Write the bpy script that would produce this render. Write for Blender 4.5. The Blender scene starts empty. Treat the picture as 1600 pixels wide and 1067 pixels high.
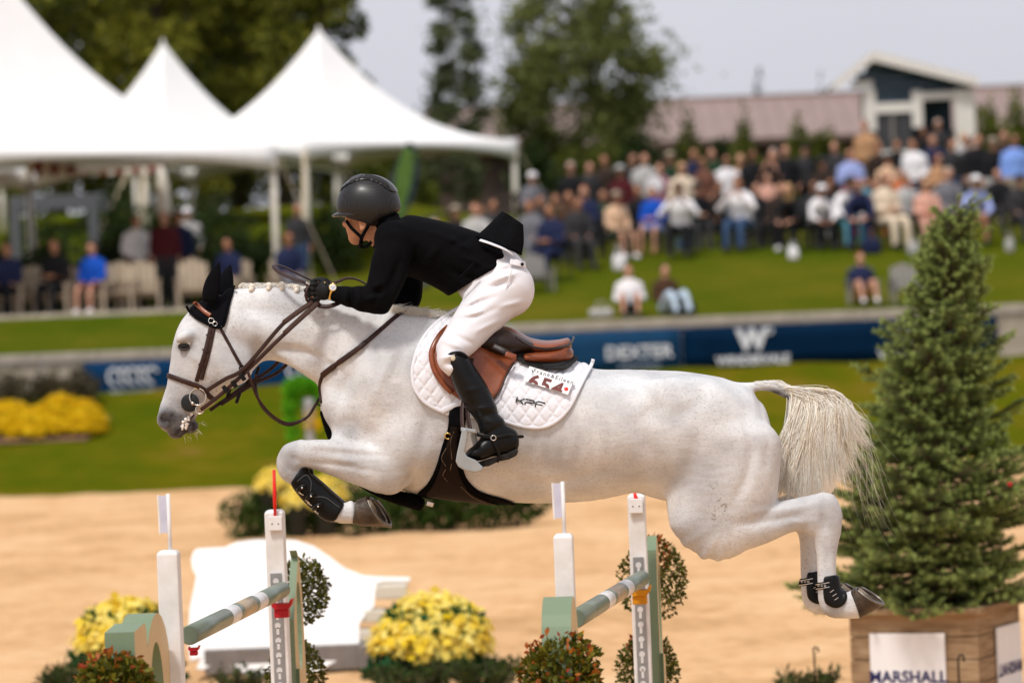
import bpy, bmesh, math, random
import numpy as np
from mathutils import Vector, Matrix, Euler
random.seed(11); np.random.seed(11)
S = bpy.context.scene
COL = S.collection
# ------------------------------------------------------------------ camera
FPX = 1600*150/36.0          # focal length in photograph pixels
CX, CY = 800.0, 533.5
CAMZ = 2.5
PITCH = math.atan(53.5/FPX)
ROLL = math.radians(2.3)
_F = Vector((0, math.cos(PITCH), -math.sin(PITCH)))
_R0 = Vector((1, 0, 0)); _U0 = Vector((0, math.sin(PITCH), math.cos(PITCH)))
_R = _R0*math.cos(ROLL) - _U0*math.sin(ROLL)
_U = _U0*math.cos(ROLL) + _R0*math.sin(ROLL)
CAMP = Vector((0, 0, CAMZ))
cam_d = bpy.data.cameras.new('camera'); cam = bpy.data.objects.new('camera', cam_d); COL.objects.link(cam)
cam_d.lens = 150; cam_d.sensor_width = 36; cam_d.clip_start = .5; cam_d.clip_end = 3000
cam.matrix_world = Matrix(((_R.x, _U.x, -_F.x, CAMP.x), (_R.y, _U.y, -_F.y, CAMP.y), (_R.z, _U.z, -_F.z, CAMP.z), (0, 0, 0, 1)))
D0 = 17.2                    # distance of the horse's own middle plane
cam_d.dof.use_dof = True; cam_d.dof.focus_distance = D0-.24; cam_d.dof.aperture_fstop = 2.9
S.camera = cam
# ------------------------------------------------------------------ light
SUN_EL, SUN_AZ = math.radians(60), math.radians(212)     # azimuth clockwise from +Y
w = bpy.data.worlds.new('World'); S.world = w; w.use_nodes = True
nt = w.node_tree; nt.nodes.clear()
sky = nt.nodes.new('ShaderNodeTexSky'); sky.sky_type = 'NISHITA'; sky.sun_disc = False
sky.sun_elevation = SUN_EL; sky.sun_rotation = SUN_AZ; sky.air_density = 1.0; sky.dust_density = 4.0; sky.ozone_density = 1.0
hs = nt.nodes.new('ShaderNodeHueSaturation'); hs.inputs['Saturation'].default_value = .22
mx = nt.nodes.new('ShaderNodeMix'); mx.data_type = 'RGBA'; mx.inputs[0].default_value = .62
mx.inputs[7].default_value = (6.7, 6.75, 7.55, 1)           # cloud layer, same brightness all round
tc = nt.nodes.new('ShaderNodeTexCoord'); nz = nt.nodes.new('ShaderNodeTexNoise'); nz.inputs['Scale'].default_value = 3.0; nz.inputs['Detail'].default_value = 3
mr = nt.nodes.new('ShaderNodeMapRange'); mr.inputs[1].default_value = .3; mr.inputs[2].default_value = .7; mr.inputs[3].default_value = .93; mr.inputs[4].default_value = 1.07
vm = nt.nodes.new('ShaderNodeMix'); vm.data_type = 'RGBA'; vm.blend_type = 'MULTIPLY'; vm.inputs[0].default_value = 1
bg = nt.nodes.new('ShaderNodeBackground'); bg.inputs['Strength'].default_value = .098
out = nt.nodes.new('ShaderNodeOutputWorld')
L = nt.links.new
L(sky.outputs[0], hs.inputs['Color']); L(hs.outputs[0], mx.inputs[6]); L(mx.outputs[2], vm.inputs[6])
L(tc.outputs['Generated'], nz.inputs[0]); L(nz.outputs[0], mr.inputs[0]); L(mr.outputs[0], vm.inputs[7])
L(vm.outputs[2], bg.inputs['Color']); L(bg.outputs[0], out.inputs[0])
sd = bpy.data.lights.new('sun', 'SUN'); sun = bpy.data.objects.new('sun', sd); COL.objects.link(sun)
sd.energy = 1.9; sd.angle = math.radians(9); sd.color = (1, .955, .885)
_sdir = Vector((math.sin(SUN_AZ)*math.cos(SUN_EL), math.cos(SUN_AZ)*math.cos(SUN_EL), math.sin(SUN_EL)))
sun.rotation_euler = (-_sdir).to_track_quat('-Z', 'Y').to_euler(); sun.location = (0, 0, 40)
S.view_settings.view_transform = 'Standard'; S.view_settings.look = 'None'; S.view_settings.gamma = 1
S.view_settings.exposure = .43
S.view_settings.use_curve_mapping = False
S.render.engine = 'CYCLES'
S.cycles.max_bounces = 6; S.cycles.transparent_max_bounces = 6
try: S.cycles.use_denoising = True
except Exception: pass

# ------------------------------------------------------------------ points
def W(px, py, d):
    """world point seen at photograph pixel px,py at depth d"""
    return CAMP + _F*d + _R*((px-CX)/FPX*d) + _U*((CY-py)/FPX*d)
M0 = Matrix(((_R.x, _F.x, _U.x, 0), (_R.y, _F.y, _U.y, 0), (_R.z, _F.z, _U.z, 0), (0, 0, 0, 1)))
_o = CAMP + _F*D0
HM = Matrix.Translation(_o) @ M0          # frame of the jumping pair: x along, y across, z up
def LP(px, py, y=0.0):
    s = (D0+y)/FPX
    return ((px-CX)*s, y, (CY-py)*s)
KPX = D0/FPX

# ------------------------------------------------------------------ objects
def tag(o, label=None, cat=None, group=None, kind=None):
    if label: o['label'] = label
    if cat: o['category'] = cat
    if group: o['group'] = group
    if kind: o['kind'] = kind
    return o
def empty(name, loc=(0, 0, 0), rz=0, label=None, cat=None, group=None):
    o = bpy.data.objects.new(name, None); COL.objects.link(o); o.empty_display_size = .1
    o.location = loc; o.rotation_euler = (0, 0, rz)
    return tag(o, label, cat, group)
def hempty(name, label, cat, group=None):
    o = bpy.data.objects.new(name, None); COL.objects.link(o); o.matrix_world = HM
    return tag(o, label, cat, group)
def mkmesh(name, v, f, smooth=True):
    me = bpy.data.meshes.new(name)
    if isinstance(v, np.ndarray) and isinstance(f, np.ndarray) and len(f):
        n = f.shape[1]
        me.vertices.add(len(v)); me.vertices.foreach_set('co', v.astype(np.float32).ravel())
        me.loops.add(f.size); me.loops.foreach_set('vertex_index', f.astype(np.int32).ravel())
        me.polygons.add(len(f)); me.polygons.foreach_set('loop_start', np.arange(0, f.size, n, dtype=np.int32))
        try: me.polygons.foreach_set('loop_total', np.full(len(f), n, dtype=np.int32))
        except Exception: pass
        me.update(calc_edges=True); me.validate()
    else:
        me.from_pydata([tuple(map(float, p)) for p in v], [], [tuple(map(int, q)) for q in f])
    if smooth: me.polygons.foreach_set('use_smooth', np.ones(len(me.polygons), dtype=bool))
    me.update()
    return me
def obj(name, me, mat=None, parent=None):
    o = bpy.data.objects.new(name, me); COL.objects.link(o)
    if mat is not None:
        me.materials.clear()
        for m in (mat if isinstance(mat, (list, tuple)) else [mat]): me.materials.append(m)
    if parent is not None: o.parent = parent
    return o
def copy_tree(o, parent=None):
    c = o.copy(); COL.objects.link(c)
    if parent is not None: c.parent = parent
    for ch in list(o.children): copy_tree(ch, c)
    return c
class MB:
    """collects simple shapes, builds them as one mesh"""
    def __init__(s): s.v = []; s.f = []
    def add(s, v, f):
        n = len(s.v); s.v += [tuple(p) for p in v]; s.f += [tuple(i+n for i in q) for q in f]; return s
    def box(s, lo, hi, M=None, bev=0):
        (a, b, c), (d, e, g) = lo, hi
        if bev > 0:
            bm = bmesh.new(); bmesh.ops.create_cube(bm, size=1)
            for v in bm.verts: v.co = Vector(((a+d)/2+v.co.x*(d-a), (b+e)/2+v.co.y*(e-b), (c+g)/2+v.co.z*(g-c)))
            bmesh.ops.bevel(bm, geom=bm.edges[:], offset=bev, segments=2, affect='EDGES', profile=.5)
            bm.verts.index_update()
            v = [x.co.copy() for x in bm.verts]; f = [[q.index for q in x.verts] for x in bm.faces]; bm.free()
        else:
            v = [Vector(p) for p in ((a,b,c),(d,b,c),(d,e,c),(a,e,c),(a,b,g),(d,b,g),(d,e,g),(a,e,g))]
            f = [(0,3,2,1),(4,5,6,7),(0,1,5,4),(1,2,6,5),(2,3,7,6),(3,0,4,7)]
        if M is not None: v = [M @ p for p in v]
        return s.add(v, f)
    def tube(s, pts, r, n=8, cap=True):
        pts = [Vector(p) for p in pts]; m = len(pts)
        rs = list(r) if isinstance(r, (list, tuple, np.ndarray)) else [r]*m
        base = len(s.v); prev = None
        for i, p in enumerate(pts):
            t = (pts[min(i+1, m-1)]-pts[max(i-1, 0)])
            t = t.normalized() if t.length > 1e-9 else Vector((0, 0, 1))
            if prev is None:
                a = Vector((0, 0, 1)) if abs(t.z) < .9 else Vector((1, 0, 0)); u = t.cross(a).normalized()
            else:
                u = (prev-t*prev.dot(t)); u = u.normalized() if u.length > 1e-6 else t.orthogonal().normalized()
            prev = u; vv = t.cross(u)
            for k in range(n):
                q = 2*math.pi*k/n; s.v.append(tuple(p+(u*math.cos(q)+vv*math.sin(q))*rs[i]))
        for i in range(m-1):
            for k in range(n):
                a = base+i*n+k; b = base+i*n+(k+1) % n
                s.f.append((a, b, b+n, a+n))
        if cap:
            s.f.append(tuple(base+k for k in reversed(range(n)))); s.f.append(tuple(base+(m-1)*n+k for k in range(n)))
        return s
    def ball(s, c, r, nu=12, nv=8, M=None):
        r = (r, r, r) if not hasattr(r, '__len__') else r
        c = Vector(c); v = []; f = []
        for j in range(nv+1):
            th = math.pi*j/nv
            for i in range(nu):
                a = 2*math.pi*i/nu
                d = Vector((r[0]*math.sin(th)*math.cos(a), r[1]*math.sin(th)*math.sin(a), r[2]*math.cos(th)))
                if M is not None: d = M @ d
                v.append(c+d)
        for j in range(nv):
            for i in range(nu):
                f.append((j*nu+i, (j+1)*nu+i, (j+1)*nu+(i+1) % nu, j*nu+(i+1) % nu))
        return s.add(v, f)
    def lathe(s, prof, n=24, M=None):
        v = []; f = []
        for (r, z) in prof:
            for i in range(n):
                a = 2*math.pi*i/n; p = Vector((r*math.cos(a), r*math.sin(a), z)); v.append(M @ p if M is not None else p)
        for j in range(len(prof)-1):
            for i in range(n):
                f.append((j*n+i, j*n+(i+1) % n, (j+1)*n+(i+1) % n, (j+1)*n+i))
        f.append(tuple(reversed(range(n)))); f.append(tuple((len(prof)-1)*n+i for i in range(n)))
        return s.add(v, f)
    def prism(s, poly, h0, h1, M=None):
        """polygon in x,z extruded along y from h0 to h1"""
        n = len(poly); v = [Vector((x, h0, z)) for x, z in poly]+[Vector((x, h1, z)) for x, z in poly]
        if M is not None: v = [M @ p for p in v]
        f = [tuple(range(n)), tuple(reversed(range(n, 2*n)))]+[(i, i+n, (i+1) % n+n, (i+1) % n) for i in range(n)]
        return s.add(v, f)
    def ring(s, c, R, r, nrm=(0, 1, 0), n=20, m=6):
        q = Vector(nrm).to_track_quat('Z', 'Y'); c = Vector(c); v = []; f = []
        for i in range(n):
            a = 2*math.pi*i/n
            for j in range(m):
                b = 2*math.pi*j/m
                v.append(c+q @ Vector(((R+r*math.cos(b))*math.cos(a), (R+r*math.cos(b))*math.sin(a), r*math.sin(b))))
        for i in range(n):
            for j in range(m):
                f.append((i*m+j, ((i+1) % n)*m+j, ((i+1) % n)*m+(j+1) % m, i*m+(j+1) % m))
        return s.add(v, f)
    def ribbon(s, pts, width, thick, nrm):
        """flat strap through pts; nrm(i) or a vector gives the outward normal"""
        pts = [Vector(p) for p in pts]; m = len(pts); base = len(s.v)
        for i, p in enumerate(pts):
            t = (pts[min(i+1, m-1)]-pts[max(i-1, 0)]).normalized()
            n_ = Vector(nrm[i] if isinstance(nrm, list) else nrm); n_ = (n_-t*n_.dot(t)).normalized(); b = t.cross(n_)
            wd = width[i] if hasattr(width, '__len__') else width
            sec = [(-.5, -.5), (.5, -.5), (.5, .2), (.38, .5), (-.38, .5), (-.5, .2)]
            for (x, y) in sec: s.v.append(tuple(p+b*(x*wd)+n_*(y*thick)))
        k = 6
        for i in range(m-1):
            for j in range(k):
                a = base+i*k+j; b_ = base+i*k+(j+1) % k
                s.f.append((a, b_, b_+k, a+k))
        s.f.append(tuple(base+j for j in reversed(range(k)))); s.f.append(tuple(base+(m-1)*k+j for j in range(k)))
        return s
    def mesh(s, name, smooth=False): return mkmesh(name, s.v, s.f, smooth)
    def build(s, name, mat, parent=None, smooth=False):
        o = obj(name, s.mesh(name, smooth), mat, parent)
        if smooth == 'auto':
            pass
        return o
def shade_angle(o, deg=40):
    me = o.data
    me.polygons.foreach_set('use_smooth', np.ones(len(me.polygons), dtype=bool))
    bm = bmesh.new(); bm.from_mesh(me); bm.normal_update()
    a = math.radians(deg)
    for e in bm.edges:
        e.smooth = (len(e.link_faces) == 2 and e.calc_face_angle(0) < a)
    bm.to_mesh(me); bm.free(); return o
def catmull(pts, n=6):
    P = [np.array(p, float) for p in pts]; P = [2*P[0]-P[1]]+P+[2*P[-1]-P[-2]]; o = []
    for i in range(1, len(P)-2):
        for k in range(n):
            t = k/n; a, b, c, d = P[i-1], P[i], P[i+1], P[i+2]
            o.append(.5*((2*b)+(-a+c)*t+(2*a-5*b+4*c-d)*t*t+(-a+3*b-3*c+d)*t**3))
    o.append(P[-2]); return o

# ------------------------------------------------------------------ solids from blended volumes
class Sdf:
    def __init__(s): s.p = []
    def chain(s, st, k=.012, n=5, cap=.5, op='add'):
        """st: (cx,cy,cz,h,w): centre, half height in the x-z plane, half width along y"""
        s.p.append(('chain', np.array(catmull(st, n)) if n > 1 else np.array(st, float), k, cap, op)); return s
    def pairs(s, lst, k=.012, n=5, cap=.5, op='add'):
        """lst: ((ax,ay),(bx,by),y,w) outline pixel pairs"""
        st = []
        for (a, b, y, wd) in lst:
            A = np.array(LP(a[0], a[1], y)); B = np.array(LP(b[0], b[1], y)); st.append((A, B, wd))
        cs = [(A+B)/2 for A, B, _ in st]; m = len(cs); o = []
        for i, (A, B, wd) in enumerate(st):
            d = cs[min(i+1, m-1)]-cs[max(i-1, 0)]; d[1] = 0; d = d/(np.linalg.norm(d)+1e-9); v = B-A; v = v-d*(v@d); hh = np.linalg.norm(v)/2; hh = max(hh, .72*np.linalg.norm(B-A)/2)
            o.append((cs[i][0], cs[i][1], cs[i][2], hh, wd))
        st = o
        return s.chain(st, k, n, cap, op)
    def ell(s, c, r, ang=0, k=.02, op='add', px=True, yaw=0):
        c = LP(*c) if px else c
        s.p.append(('ell', np.array(c, float), np.array(r, float), math.radians(ang), k, op, math.radians(yaw))); return s
    def eval(s, org, shape, vs):
        org = np.array(org, float); F = np.full(shape, .5, np.float32)
        ax = [org[i]+vs*np.arange(shape[i]) for i in range(3)]
        def sub(lo, hi):
            i0 = [max(0, int(math.floor((lo[i]-org[i])/vs))) for i in range(3)]
            i1 = [min(shape[i], int(math.ceil((hi[i]-org[i])/vs))+1) for i in range(3)]
            if any(i0[i] >= i1[i] for i in range(3)): return None, None
            sl = tuple(slice(i0[i], i1[i]) for i in range(3))
            return sl, (ax[0][sl[0]][:, None, None], ax[1][sl[1]][None, :, None], ax[2][sl[2]][None, None, :])
        for p in s.p:
            if p[0] == 'chain':
                st, k, cap, op = p[1], p[2], p[3], p[4]; pad = .05+k
                T = np.full(shape, .5, np.float32); touched = []
                for a, b in zip(st[:-1], st[1:]):
                    r = max(a[3], a[4], b[3], b[4])+pad
                    sl, g = sub(np.minimum(a[:3], b[:3])-r, np.maximum(a[:3], b[:3])+r)
                    if sl is None: continue
                    X, Y, Z = g; d = b[:3]-a[:3]; dx, dy, dz = d; L2 = dx*dx+dy*dy+dz*dz+1e-12
                    t0 = ((X-a[0])*dx+(Y-a[1])*dy+(Z-a[2])*dz)/L2; t = np.clip(t0, 0, 1)
                    rx = X-(a[0]+t*dx); ry = Y-(a[1]+t*dy); rz = Z-(a[2]+t*dz)
                    h = a[3]+(b[3]-a[3])*t; wd = a[4]+(b[4]-a[4])*t
                    over = (t0-t)*math.sqrt(L2)            # overshoot along the axis
                    lx, lz = dx, dz; ll = math.hypot(lx, lz)
                    if ll/math.sqrt(L2) > .3:
                        perp2 = np.maximum(rx*rx+ry*ry+rz*rz-ry*ry-over*over, 0)
                        u2 = perp2+(over/cap)**2; v2 = ry*ry
                    else:
                        u2 = rx*rx*0+rz*rz; v2 = rx*rx+(over/cap)**2
                    k0 = np.sqrt(u2/h**2+v2/wd**2); k1 = np.sqrt(u2/h**4+v2/wd**4)+1e-6
                    dd = k0*(k0-1)/k1
                    dd = np.where(k0 < .2, -np.minimum(h, wd), dd)
                    T[sl] = np.minimum(T[sl], dd); touched.append(sl)
                if not touched: continue
                sl = tuple(slice(min(q[i].start for q in touched), max(q[i].stop for q in touched)) for i in range(3))
                D = T[sl]
            else:
                _, c, r, ang, k, op, yaw = p; R = max(r)+.05+k
                sl, g = sub(c-R, c+R)
                if sl is None: continue
                X, Y, Z = g[0]-c[0], g[1]-c[1], g[2]-c[2]
                if yaw:
                    X, Y = X*math.cos(yaw)+Y*math.sin(yaw), -X*math.sin(yaw)+Y*math.cos(yaw)
                ca, sa = math.cos(ang), math.sin(ang); X, Z = X*ca+Z*sa, -X*sa+Z*ca
                k0 = np.sqrt((X/r[0])**2+(Y/r[1])**2+(Z/r[2])**2); k1 = np.sqrt((X/r[0]**2)**2+(Y/r[1]**2)**2+(Z/r[2]**2)**2)+1e-6
                D = np.where(k0 < .2, -min(r), k0*(k0-1)/k1)
            A = F[sl]
            if op == 'add':
                h = np.clip(.5+.5*(A-D)/k, 0, 1); F[sl] = A*(1-h)+D*h-k*h*(1-h)
            else:
                h = np.clip(.5-.5*(A+D)/k, 0, 1); F[sl] = A*(1-h)+(-D)*h+k*h*(1-h)
        return F
    def bounds(s, pad=.03):
        lo = np.full(3, 1e9); hi = -lo
        for p in s.p:
            if p[4 if p[0] == 'chain' else 5] != 'add': continue
            if p[0] == 'chain':
                r = np.maximum(p[1][:, 3], p[1][:, 4])[:, None]
                lo = np.minimum(lo, (p[1][:, :3]-r).min(0)); hi = np.maximum(hi, (p[1][:, :3]+r).max(0))
            else: lo = np.minimum(lo, p[1]-max(p[2])); hi = np.maximum(hi, p[1]+max(p[2]))
        return lo-pad, hi+pad
    def grid(s, vs, lo=None, hi=None):
        if lo is None: lo, hi = s.bounds()
        lo = np.array(lo, float); shape = tuple(int(math.ceil((hi[i]-lo[i])/vs))+1 for i in range(3))
        return s.eval(lo, shape, vs), lo
def surface_nets(f, org, vs, relax=1):
    ins = f < 0
    c = np.zeros(tuple(n-1 for n in f.shape), np.int8)
    for i in (0, 1):
        for j in (0, 1):
            for k in (0, 1): c += ins[i:f.shape[0]-1+i, j:f.shape[1]-1+j, k:f.shape[2]-1+k]
    act = (c > 0) & (c < 8); I = np.argwhere(act); n = len(I)
    idx = np.full(act.shape, -1, np.int64); idx[act] = np.arange(n)
    P = np.zeros((n, 3)); cnt = np.zeros(n)
    for axis in range(3):
        o1, o2 = [a for a in range(3) if a != axis]
        for s1 in (0, 1):
            for s2 in (0, 1):
                A = I.copy(); A[:, o1] += s1; A[:, o2] += s2; B = A.copy(); B[:, axis] += 1
                fa = f[A[:, 0], A[:, 1], A[:, 2]]; fb = f[B[:, 0], B[:, 1], B[:, 2]]
                m = (fa < 0) != (fb < 0); t = np.where(m, fa/np.where(m, fa-fb, 1), 0)
                q = A.astype(float); q[:, axis] += t
                P += q*m[:, None]; cnt += m
    P = P/cnt[:, None]; V = org+P*vs; Fc = []
    for axis in range(3):
        o1, o2 = [(1, 2), (2, 0), (0, 1)][axis]
        a = [slice(None)]*3; b = [slice(None)]*3; a[axis] = slice(0, -1); b[axis] = slice(1, None)
        sa = ins[tuple(a)]; sb = ins[tuple(b)]; E = np.argwhere(sa != sb)
        E = E[(E[:, o1] > 0) & (E[:, o2] > 0) & (E[:, o1] < f.shape[o1]-1) & (E[:, o2] < f.shape[o2]-1)]
        if not len(E): continue
        def cell(d1, d2):
            Q = E.copy(); Q[:, o1] -= d1; Q[:, o2] -= d2; return idx[Q[:, 0], Q[:, 1], Q[:, 2]]
        q = np.stack([cell(1, 1), cell(0, 1), cell(0, 0), cell(1, 0)], 1)
        fl = ~sa[E[:, 0], E[:, 1], E[:, 2]]; q[fl] = q[fl][:, ::-1]
        Fc.append(q)
    Fc = np.concatenate(Fc) if Fc else np.zeros((0, 4), int)
    for _ in range(relax):
        e = np.concatenate([Fc[:, [0, 1]], Fc[:, [1, 2]], Fc[:, [2, 3]], Fc[:, [3, 0]]])
        s_ = np.zeros_like(V); k_ = np.bincount(e[:, 0], minlength=n)+np.bincount(e[:, 1], minlength=n)
        for d in range(3):
            s_[:, d] = np.bincount(e[:, 0], V[e[:, 1], d], n)+np.bincount(e[:, 1], V[e[:, 0], d], n)
        V = V*.5+.5*s_/np.maximum(k_, 1)[:, None]
    return V, Fc
def poly_sd(poly, X, Z):
    """signed distance to a polygon (x,z), negative inside; X,Z broadcastable 2-D"""
    P = np.array(poly, float); d = np.full(np.broadcast(X, Z).shape, 1e9); s = np.zeros(d.shape, bool)
    for a, b in zip(P, np.roll(P, -1, 0)):
        e = b-a; t = np.clip(((X-a[0])*e[0]+(Z-a[1])*e[1])/(e @ e+1e-12), 0, 1)
        d = np.minimum(d, (X-a[0]-t*e[0])**2+(Z-a[1]-t*e[1])**2)
        c = ((a[1] > Z) != (b[1] > Z)); xx = a[0]+(Z-a[1])*e[0]/(e[1] if abs(e[1]) > 1e-12 else 1e-12)
        s ^= c & (X < xx)
    d = np.sqrt(d); return np.where(s, -d, d)
def smooth_poly(px, y, n=4):
    q = [LP(a, b, y) for a, b in px]; q = [(p[0], p[2]) for p in q]
    P = q[-1:]+q+q[:2]; o = []
    for i in range(1, len(q)+1):
        a, b, c, d = map(np.array, (P[i-1], P[i], P[i+1], P[i+2]))
        for k in range(n):
            t = k/n; o.append(tuple(.5*((2*b)+(-a+c)*t+(2*a-5*b+4*c-d)*t*t+(-a+3*b-3*c+d)*t**3)))
    return o
# ------------------------------------------------------------------ materials
MATS = {}
def mat(name, col, rough=.6, var=.12, scale=12, bump=0.0, bscale=None, metal=0, spec=.25, col2=None, sheen=0, coat=0, trans=0, sub=0):
    if name in MATS: return MATS[name]
    m = bpy.data.materials.new(name); m.use_nodes = True; t = m.node_tree; b = t.nodes['Principled BSDF']
    b.inputs['Roughness'].default_value = rough; b.inputs['Metallic'].default_value = metal
    b.inputs['Specular IOR Level'].default_value = spec
    if sheen: b.inputs['Sheen Weight'].default_value = sheen; b.inputs['Sheen Roughness'].default_value = .4
    if coat: b.inputs['Coat Weight'].default_value = coat; b.inputs['Coat Roughness'].default_value = .15
    if sub: b.inputs['Subsurface Weight'].default_value = sub; b.inputs['Subsurface Radius'].default_value = (.02, .008, .004)
    tc = t.nodes.new('ShaderNodeTexCoord'); n = t.nodes.new('ShaderNodeTexNoise'); n.inputs['Scale'].default_value = scale; n.inputs['Detail'].default_value = 5
    t.links.new(tc.outputs['Object'], n.inputs[0])
    r = t.nodes.new('ShaderNodeValToRGB'); c = Vector(col[:3]); c2 = Vector(col2[:3]) if col2 else c*(1+var)
    c1 = c if col2 else c*(1-var)
    r.color_ramp.elements[0].color = (*c1, 1); r.color_ramp.elements[1].color = (*[min(1, x) for x in c2], 1)
    r.color_ramp.elements[0].position = .3; r.color_ramp.elements[1].position = .7
    t.links.new(n.outputs[0], r.inputs[0]); t.links.new(r.outputs[0], b.inputs['Base Color'])
    if bump:
        n2 = t.nodes.new('ShaderNodeTexNoise'); n2.inputs['Scale'].default_value = bscale or scale*6; n2.inputs['Detail'].default_value = 4
        t.links.new(tc.outputs['Object'], n2.inputs[0])
        bp = t.nodes.new('ShaderNodeBump'); bp.inputs['Strength'].default_value = bump; bp.inputs['Distance'].default_value = .01
        t.links.new(n2.outputs[0], bp.inputs['Height']); t.links.new(bp.outputs[0], b.inputs['Normal'])
    MATS[name] = m; return m
def leafmat(name, c1, c2, rough=.55, trans=.25):
    """foliage: colour varies leaf by leaf through the face attribute 'tone'"""
    if name in MATS: return MATS[name]
    m = bpy.data.materials.new(name); m.use_nodes = True; t = m.node_tree; b = t.nodes['Principled BSDF']
    b.inputs['Roughness'].default_value = rough; b.inputs['Specular IOR Level'].default_value = .12
    a = t.nodes.new('ShaderNodeAttribute'); a.attribute_name = 'tone'
    r = t.nodes.new('ShaderNodeValToRGB'); r.color_ramp.elements[0].color = (*c1, 1); r.color_ramp.elements[1].color = (*c2, 1)
    t.links.new(a.outputs['Fac'], r.inputs[0]); t.links.new(r.outputs[0], b.inputs['Base Color'])
    if trans:
        tr = t.nodes.new('ShaderNodeBsdfTranslucent'); mixs = t.nodes.new('ShaderNodeMixShader'); mixs.inputs[0].default_value = trans
        t.links.new(r.outputs[0], tr.inputs[0]); t.links.new(b.outputs[0], mixs.inputs[1]); t.links.new(tr.outputs[0], mixs.inputs[2])
        t.links.new(mixs.outputs[0], t.nodes['Material Output'].inputs[0])
    MATS[name] = m; return m
def set_tone(me, vals):
    a = me.attributes.new('tone', 'FLOAT', 'FACE'); a.data.foreach_set('value', np.asarray(vals, np.float32))
leather = mat('brown_leather', (.030, .0105, .0065), .45, .3, 30, .15, 220, spec=.3)
leather_lt = mat('tan_leather', (.20, .048, .013), .36, .35, 14, .08, 160, spec=.4, coat=.2)
leather_dk = mat('dark_leather', (.018, .0085, .006), .4, .3, 16, .1, 200, spec=.3)
blk_leather = mat('black_leather', (.0045, .0043, .0045), .34, .3, 18, .1, 120, spec=.2)
blk_cloth = mat('black_cloth', (.0028, .0026, .0032), .8, .25, 40, .25, 600, spec=.05)
blk_fur = mat('black_fleece', (.0035, .0033, .0035), .95, .3, 60, 1.0, 240, spec=.04)
blk_knit = mat('black_knit', (.0040, .0040, .0055), .85, .25, 40, .5, 500, spec=.06)
wht_cloth = mat('white_breeches_cloth', (.70, .685, .71), .62, .03, 14, .08, 300, spec=.3)
wht_pad = mat('white_cotton', (.74, .735, .77), .75, .03, 20, .15, 400, spec=.2, sheen=.1)
steel = mat('steel', (.62, .58, .53), .25, .1, 30, metal=1)
silver_paint = mat('grey_alloy', (.36, .38, .38), .34, .1, 20, metal=.35)
gold = mat('gold_metal', (.75, .52, .18), .28, .1, 30, metal=1)
skin = mat('skin', (.50, .235, .13), .55, .16, 60, .2, 220, sub=.03)
belly_leather = mat('belly_guard_leather', (.011, .0058, .0045), .6, .3, 16, .15, 200, spec=.10)
white_paint = mat('white_paint', (.66, .64, .61), .46, .03, 9, .12, 46, col2=(.81, .80, .805))
hoof_m = mat('hoof_horn', (.10, .072, .05), .38, .45, 22, .35, 60, col2=(.026, .02, .016))
hoof_lt = mat('hoof_wall_pale', (.28, .22, .15), .45, .3, 26, .3, 70, col2=(.08, .06, .045))
# ------------------------------------------------------------------ the grey horse
horse = Sdf()
# trunk
horse.pairs([((575,520),(548,690),0,.150),((625,487),(590,742),0,.205),((690,491),(655,773),0,.240),((765,520),(735,781),0,.268),
             ((850,552),(825,787),0,.285),((925,574),(908,783),0,.288),((1000,577.5),(985,769),0,.280),((1062,579.5),(1040,782),0,.278),
             ((1124,590),(1115,795),0,.262),((1168,602),(1172,778),0,.225),((1190,626),(1198,748),0,.165)], k=.02, cap=.22)
# chest
horse.ell((535,640,0), (.085,.155,.125), 20, k=.05)
horse.ell((560,690,-.09), (.11,.075,.075), 0, k=.04); horse.ell((560,690,.09), (.11,.075,.075), 0, k=.04)
# neck
horse.pairs([((655,488),(545,680),0,.185),((600,482),(503,615),0,.145),((540,471),(484,592),0,.112),((490,457),(452,571),0,.090),
             ((440,445.5),(425,563),0,.078),((400,446),(400,566),0,.074),((366,452),(392,572),0,.076)], k=.03)
# head
horse.pairs([((345,452),(398,560),0,.072),((300,480),(388,588),0,.088),((277,522),(372,604),0,.094),((268.5,560),(350,616),0,.080),
             ((262,592),(330,630),0,.064),((253,622),(314,640),0,.054),((246.5,648),(304,656),0,.052),((250,668),(296,670),0,.044)], k=.025, cap=.35)
for s in (-1, 1):
    horse.ell((362,572,s*.055), (.088,.040,.082), 0, k=.03)                # cheek
    horse.ell((289,527,s*.078), (.040,.028,.026), 25, k=.022)              # brow
    horse.ell((310,572,s*.062), (.012,.018,.085), 28, k=.02)               # facial crest
    horse.ell((256,655,s*.040), (.030,.022,.040), 0, k=.018)               # nostril wing
    horse.ell((256.5,656,s*.062), (.018,.022,.028), 12, k=.008, op='sub')
    horse.ell((288,541,s*.104), (.024,.014,.017), 12, k=.012, op='sub')    # eye hollow
    horse.ell((420,520,s*.062), (.13,.035,.045), -14, k=.05)               # crest muscle
    horse.ell((455,560,s*.058), (.12,.02,.022), -32, k=.03)               # jugular line
    horse.ell((600,600,s*.15), (.10,.075,.17), -22, k=.07)                 # shoulder blade
    horse.ell((640,690,s*.165), (.11,.075,.11), 25, k=.06)                 # triceps
    horse.ell((700,600,s*.19), (.15,.06,.16), 0, k=.08)
    horse.ell((1090,650,s*.17), (.17,.09,.14), -15, k=.08)                 # gluteal
    horse.ell((1040,620,s*.20), (.08,.05,.06), 0, k=.07)                  # hip bone
    horse.ell((880,655,s*.215), (.30,.08,.15), 0, k=.08)                    # ribs
horse.ell((276,674,0), (.036,.040,.030), 20, k=.015)                        # upper lip
horse.ell((300,668,0), (.030,.034,.022), 35, k=.010)                        # lower lip
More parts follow.
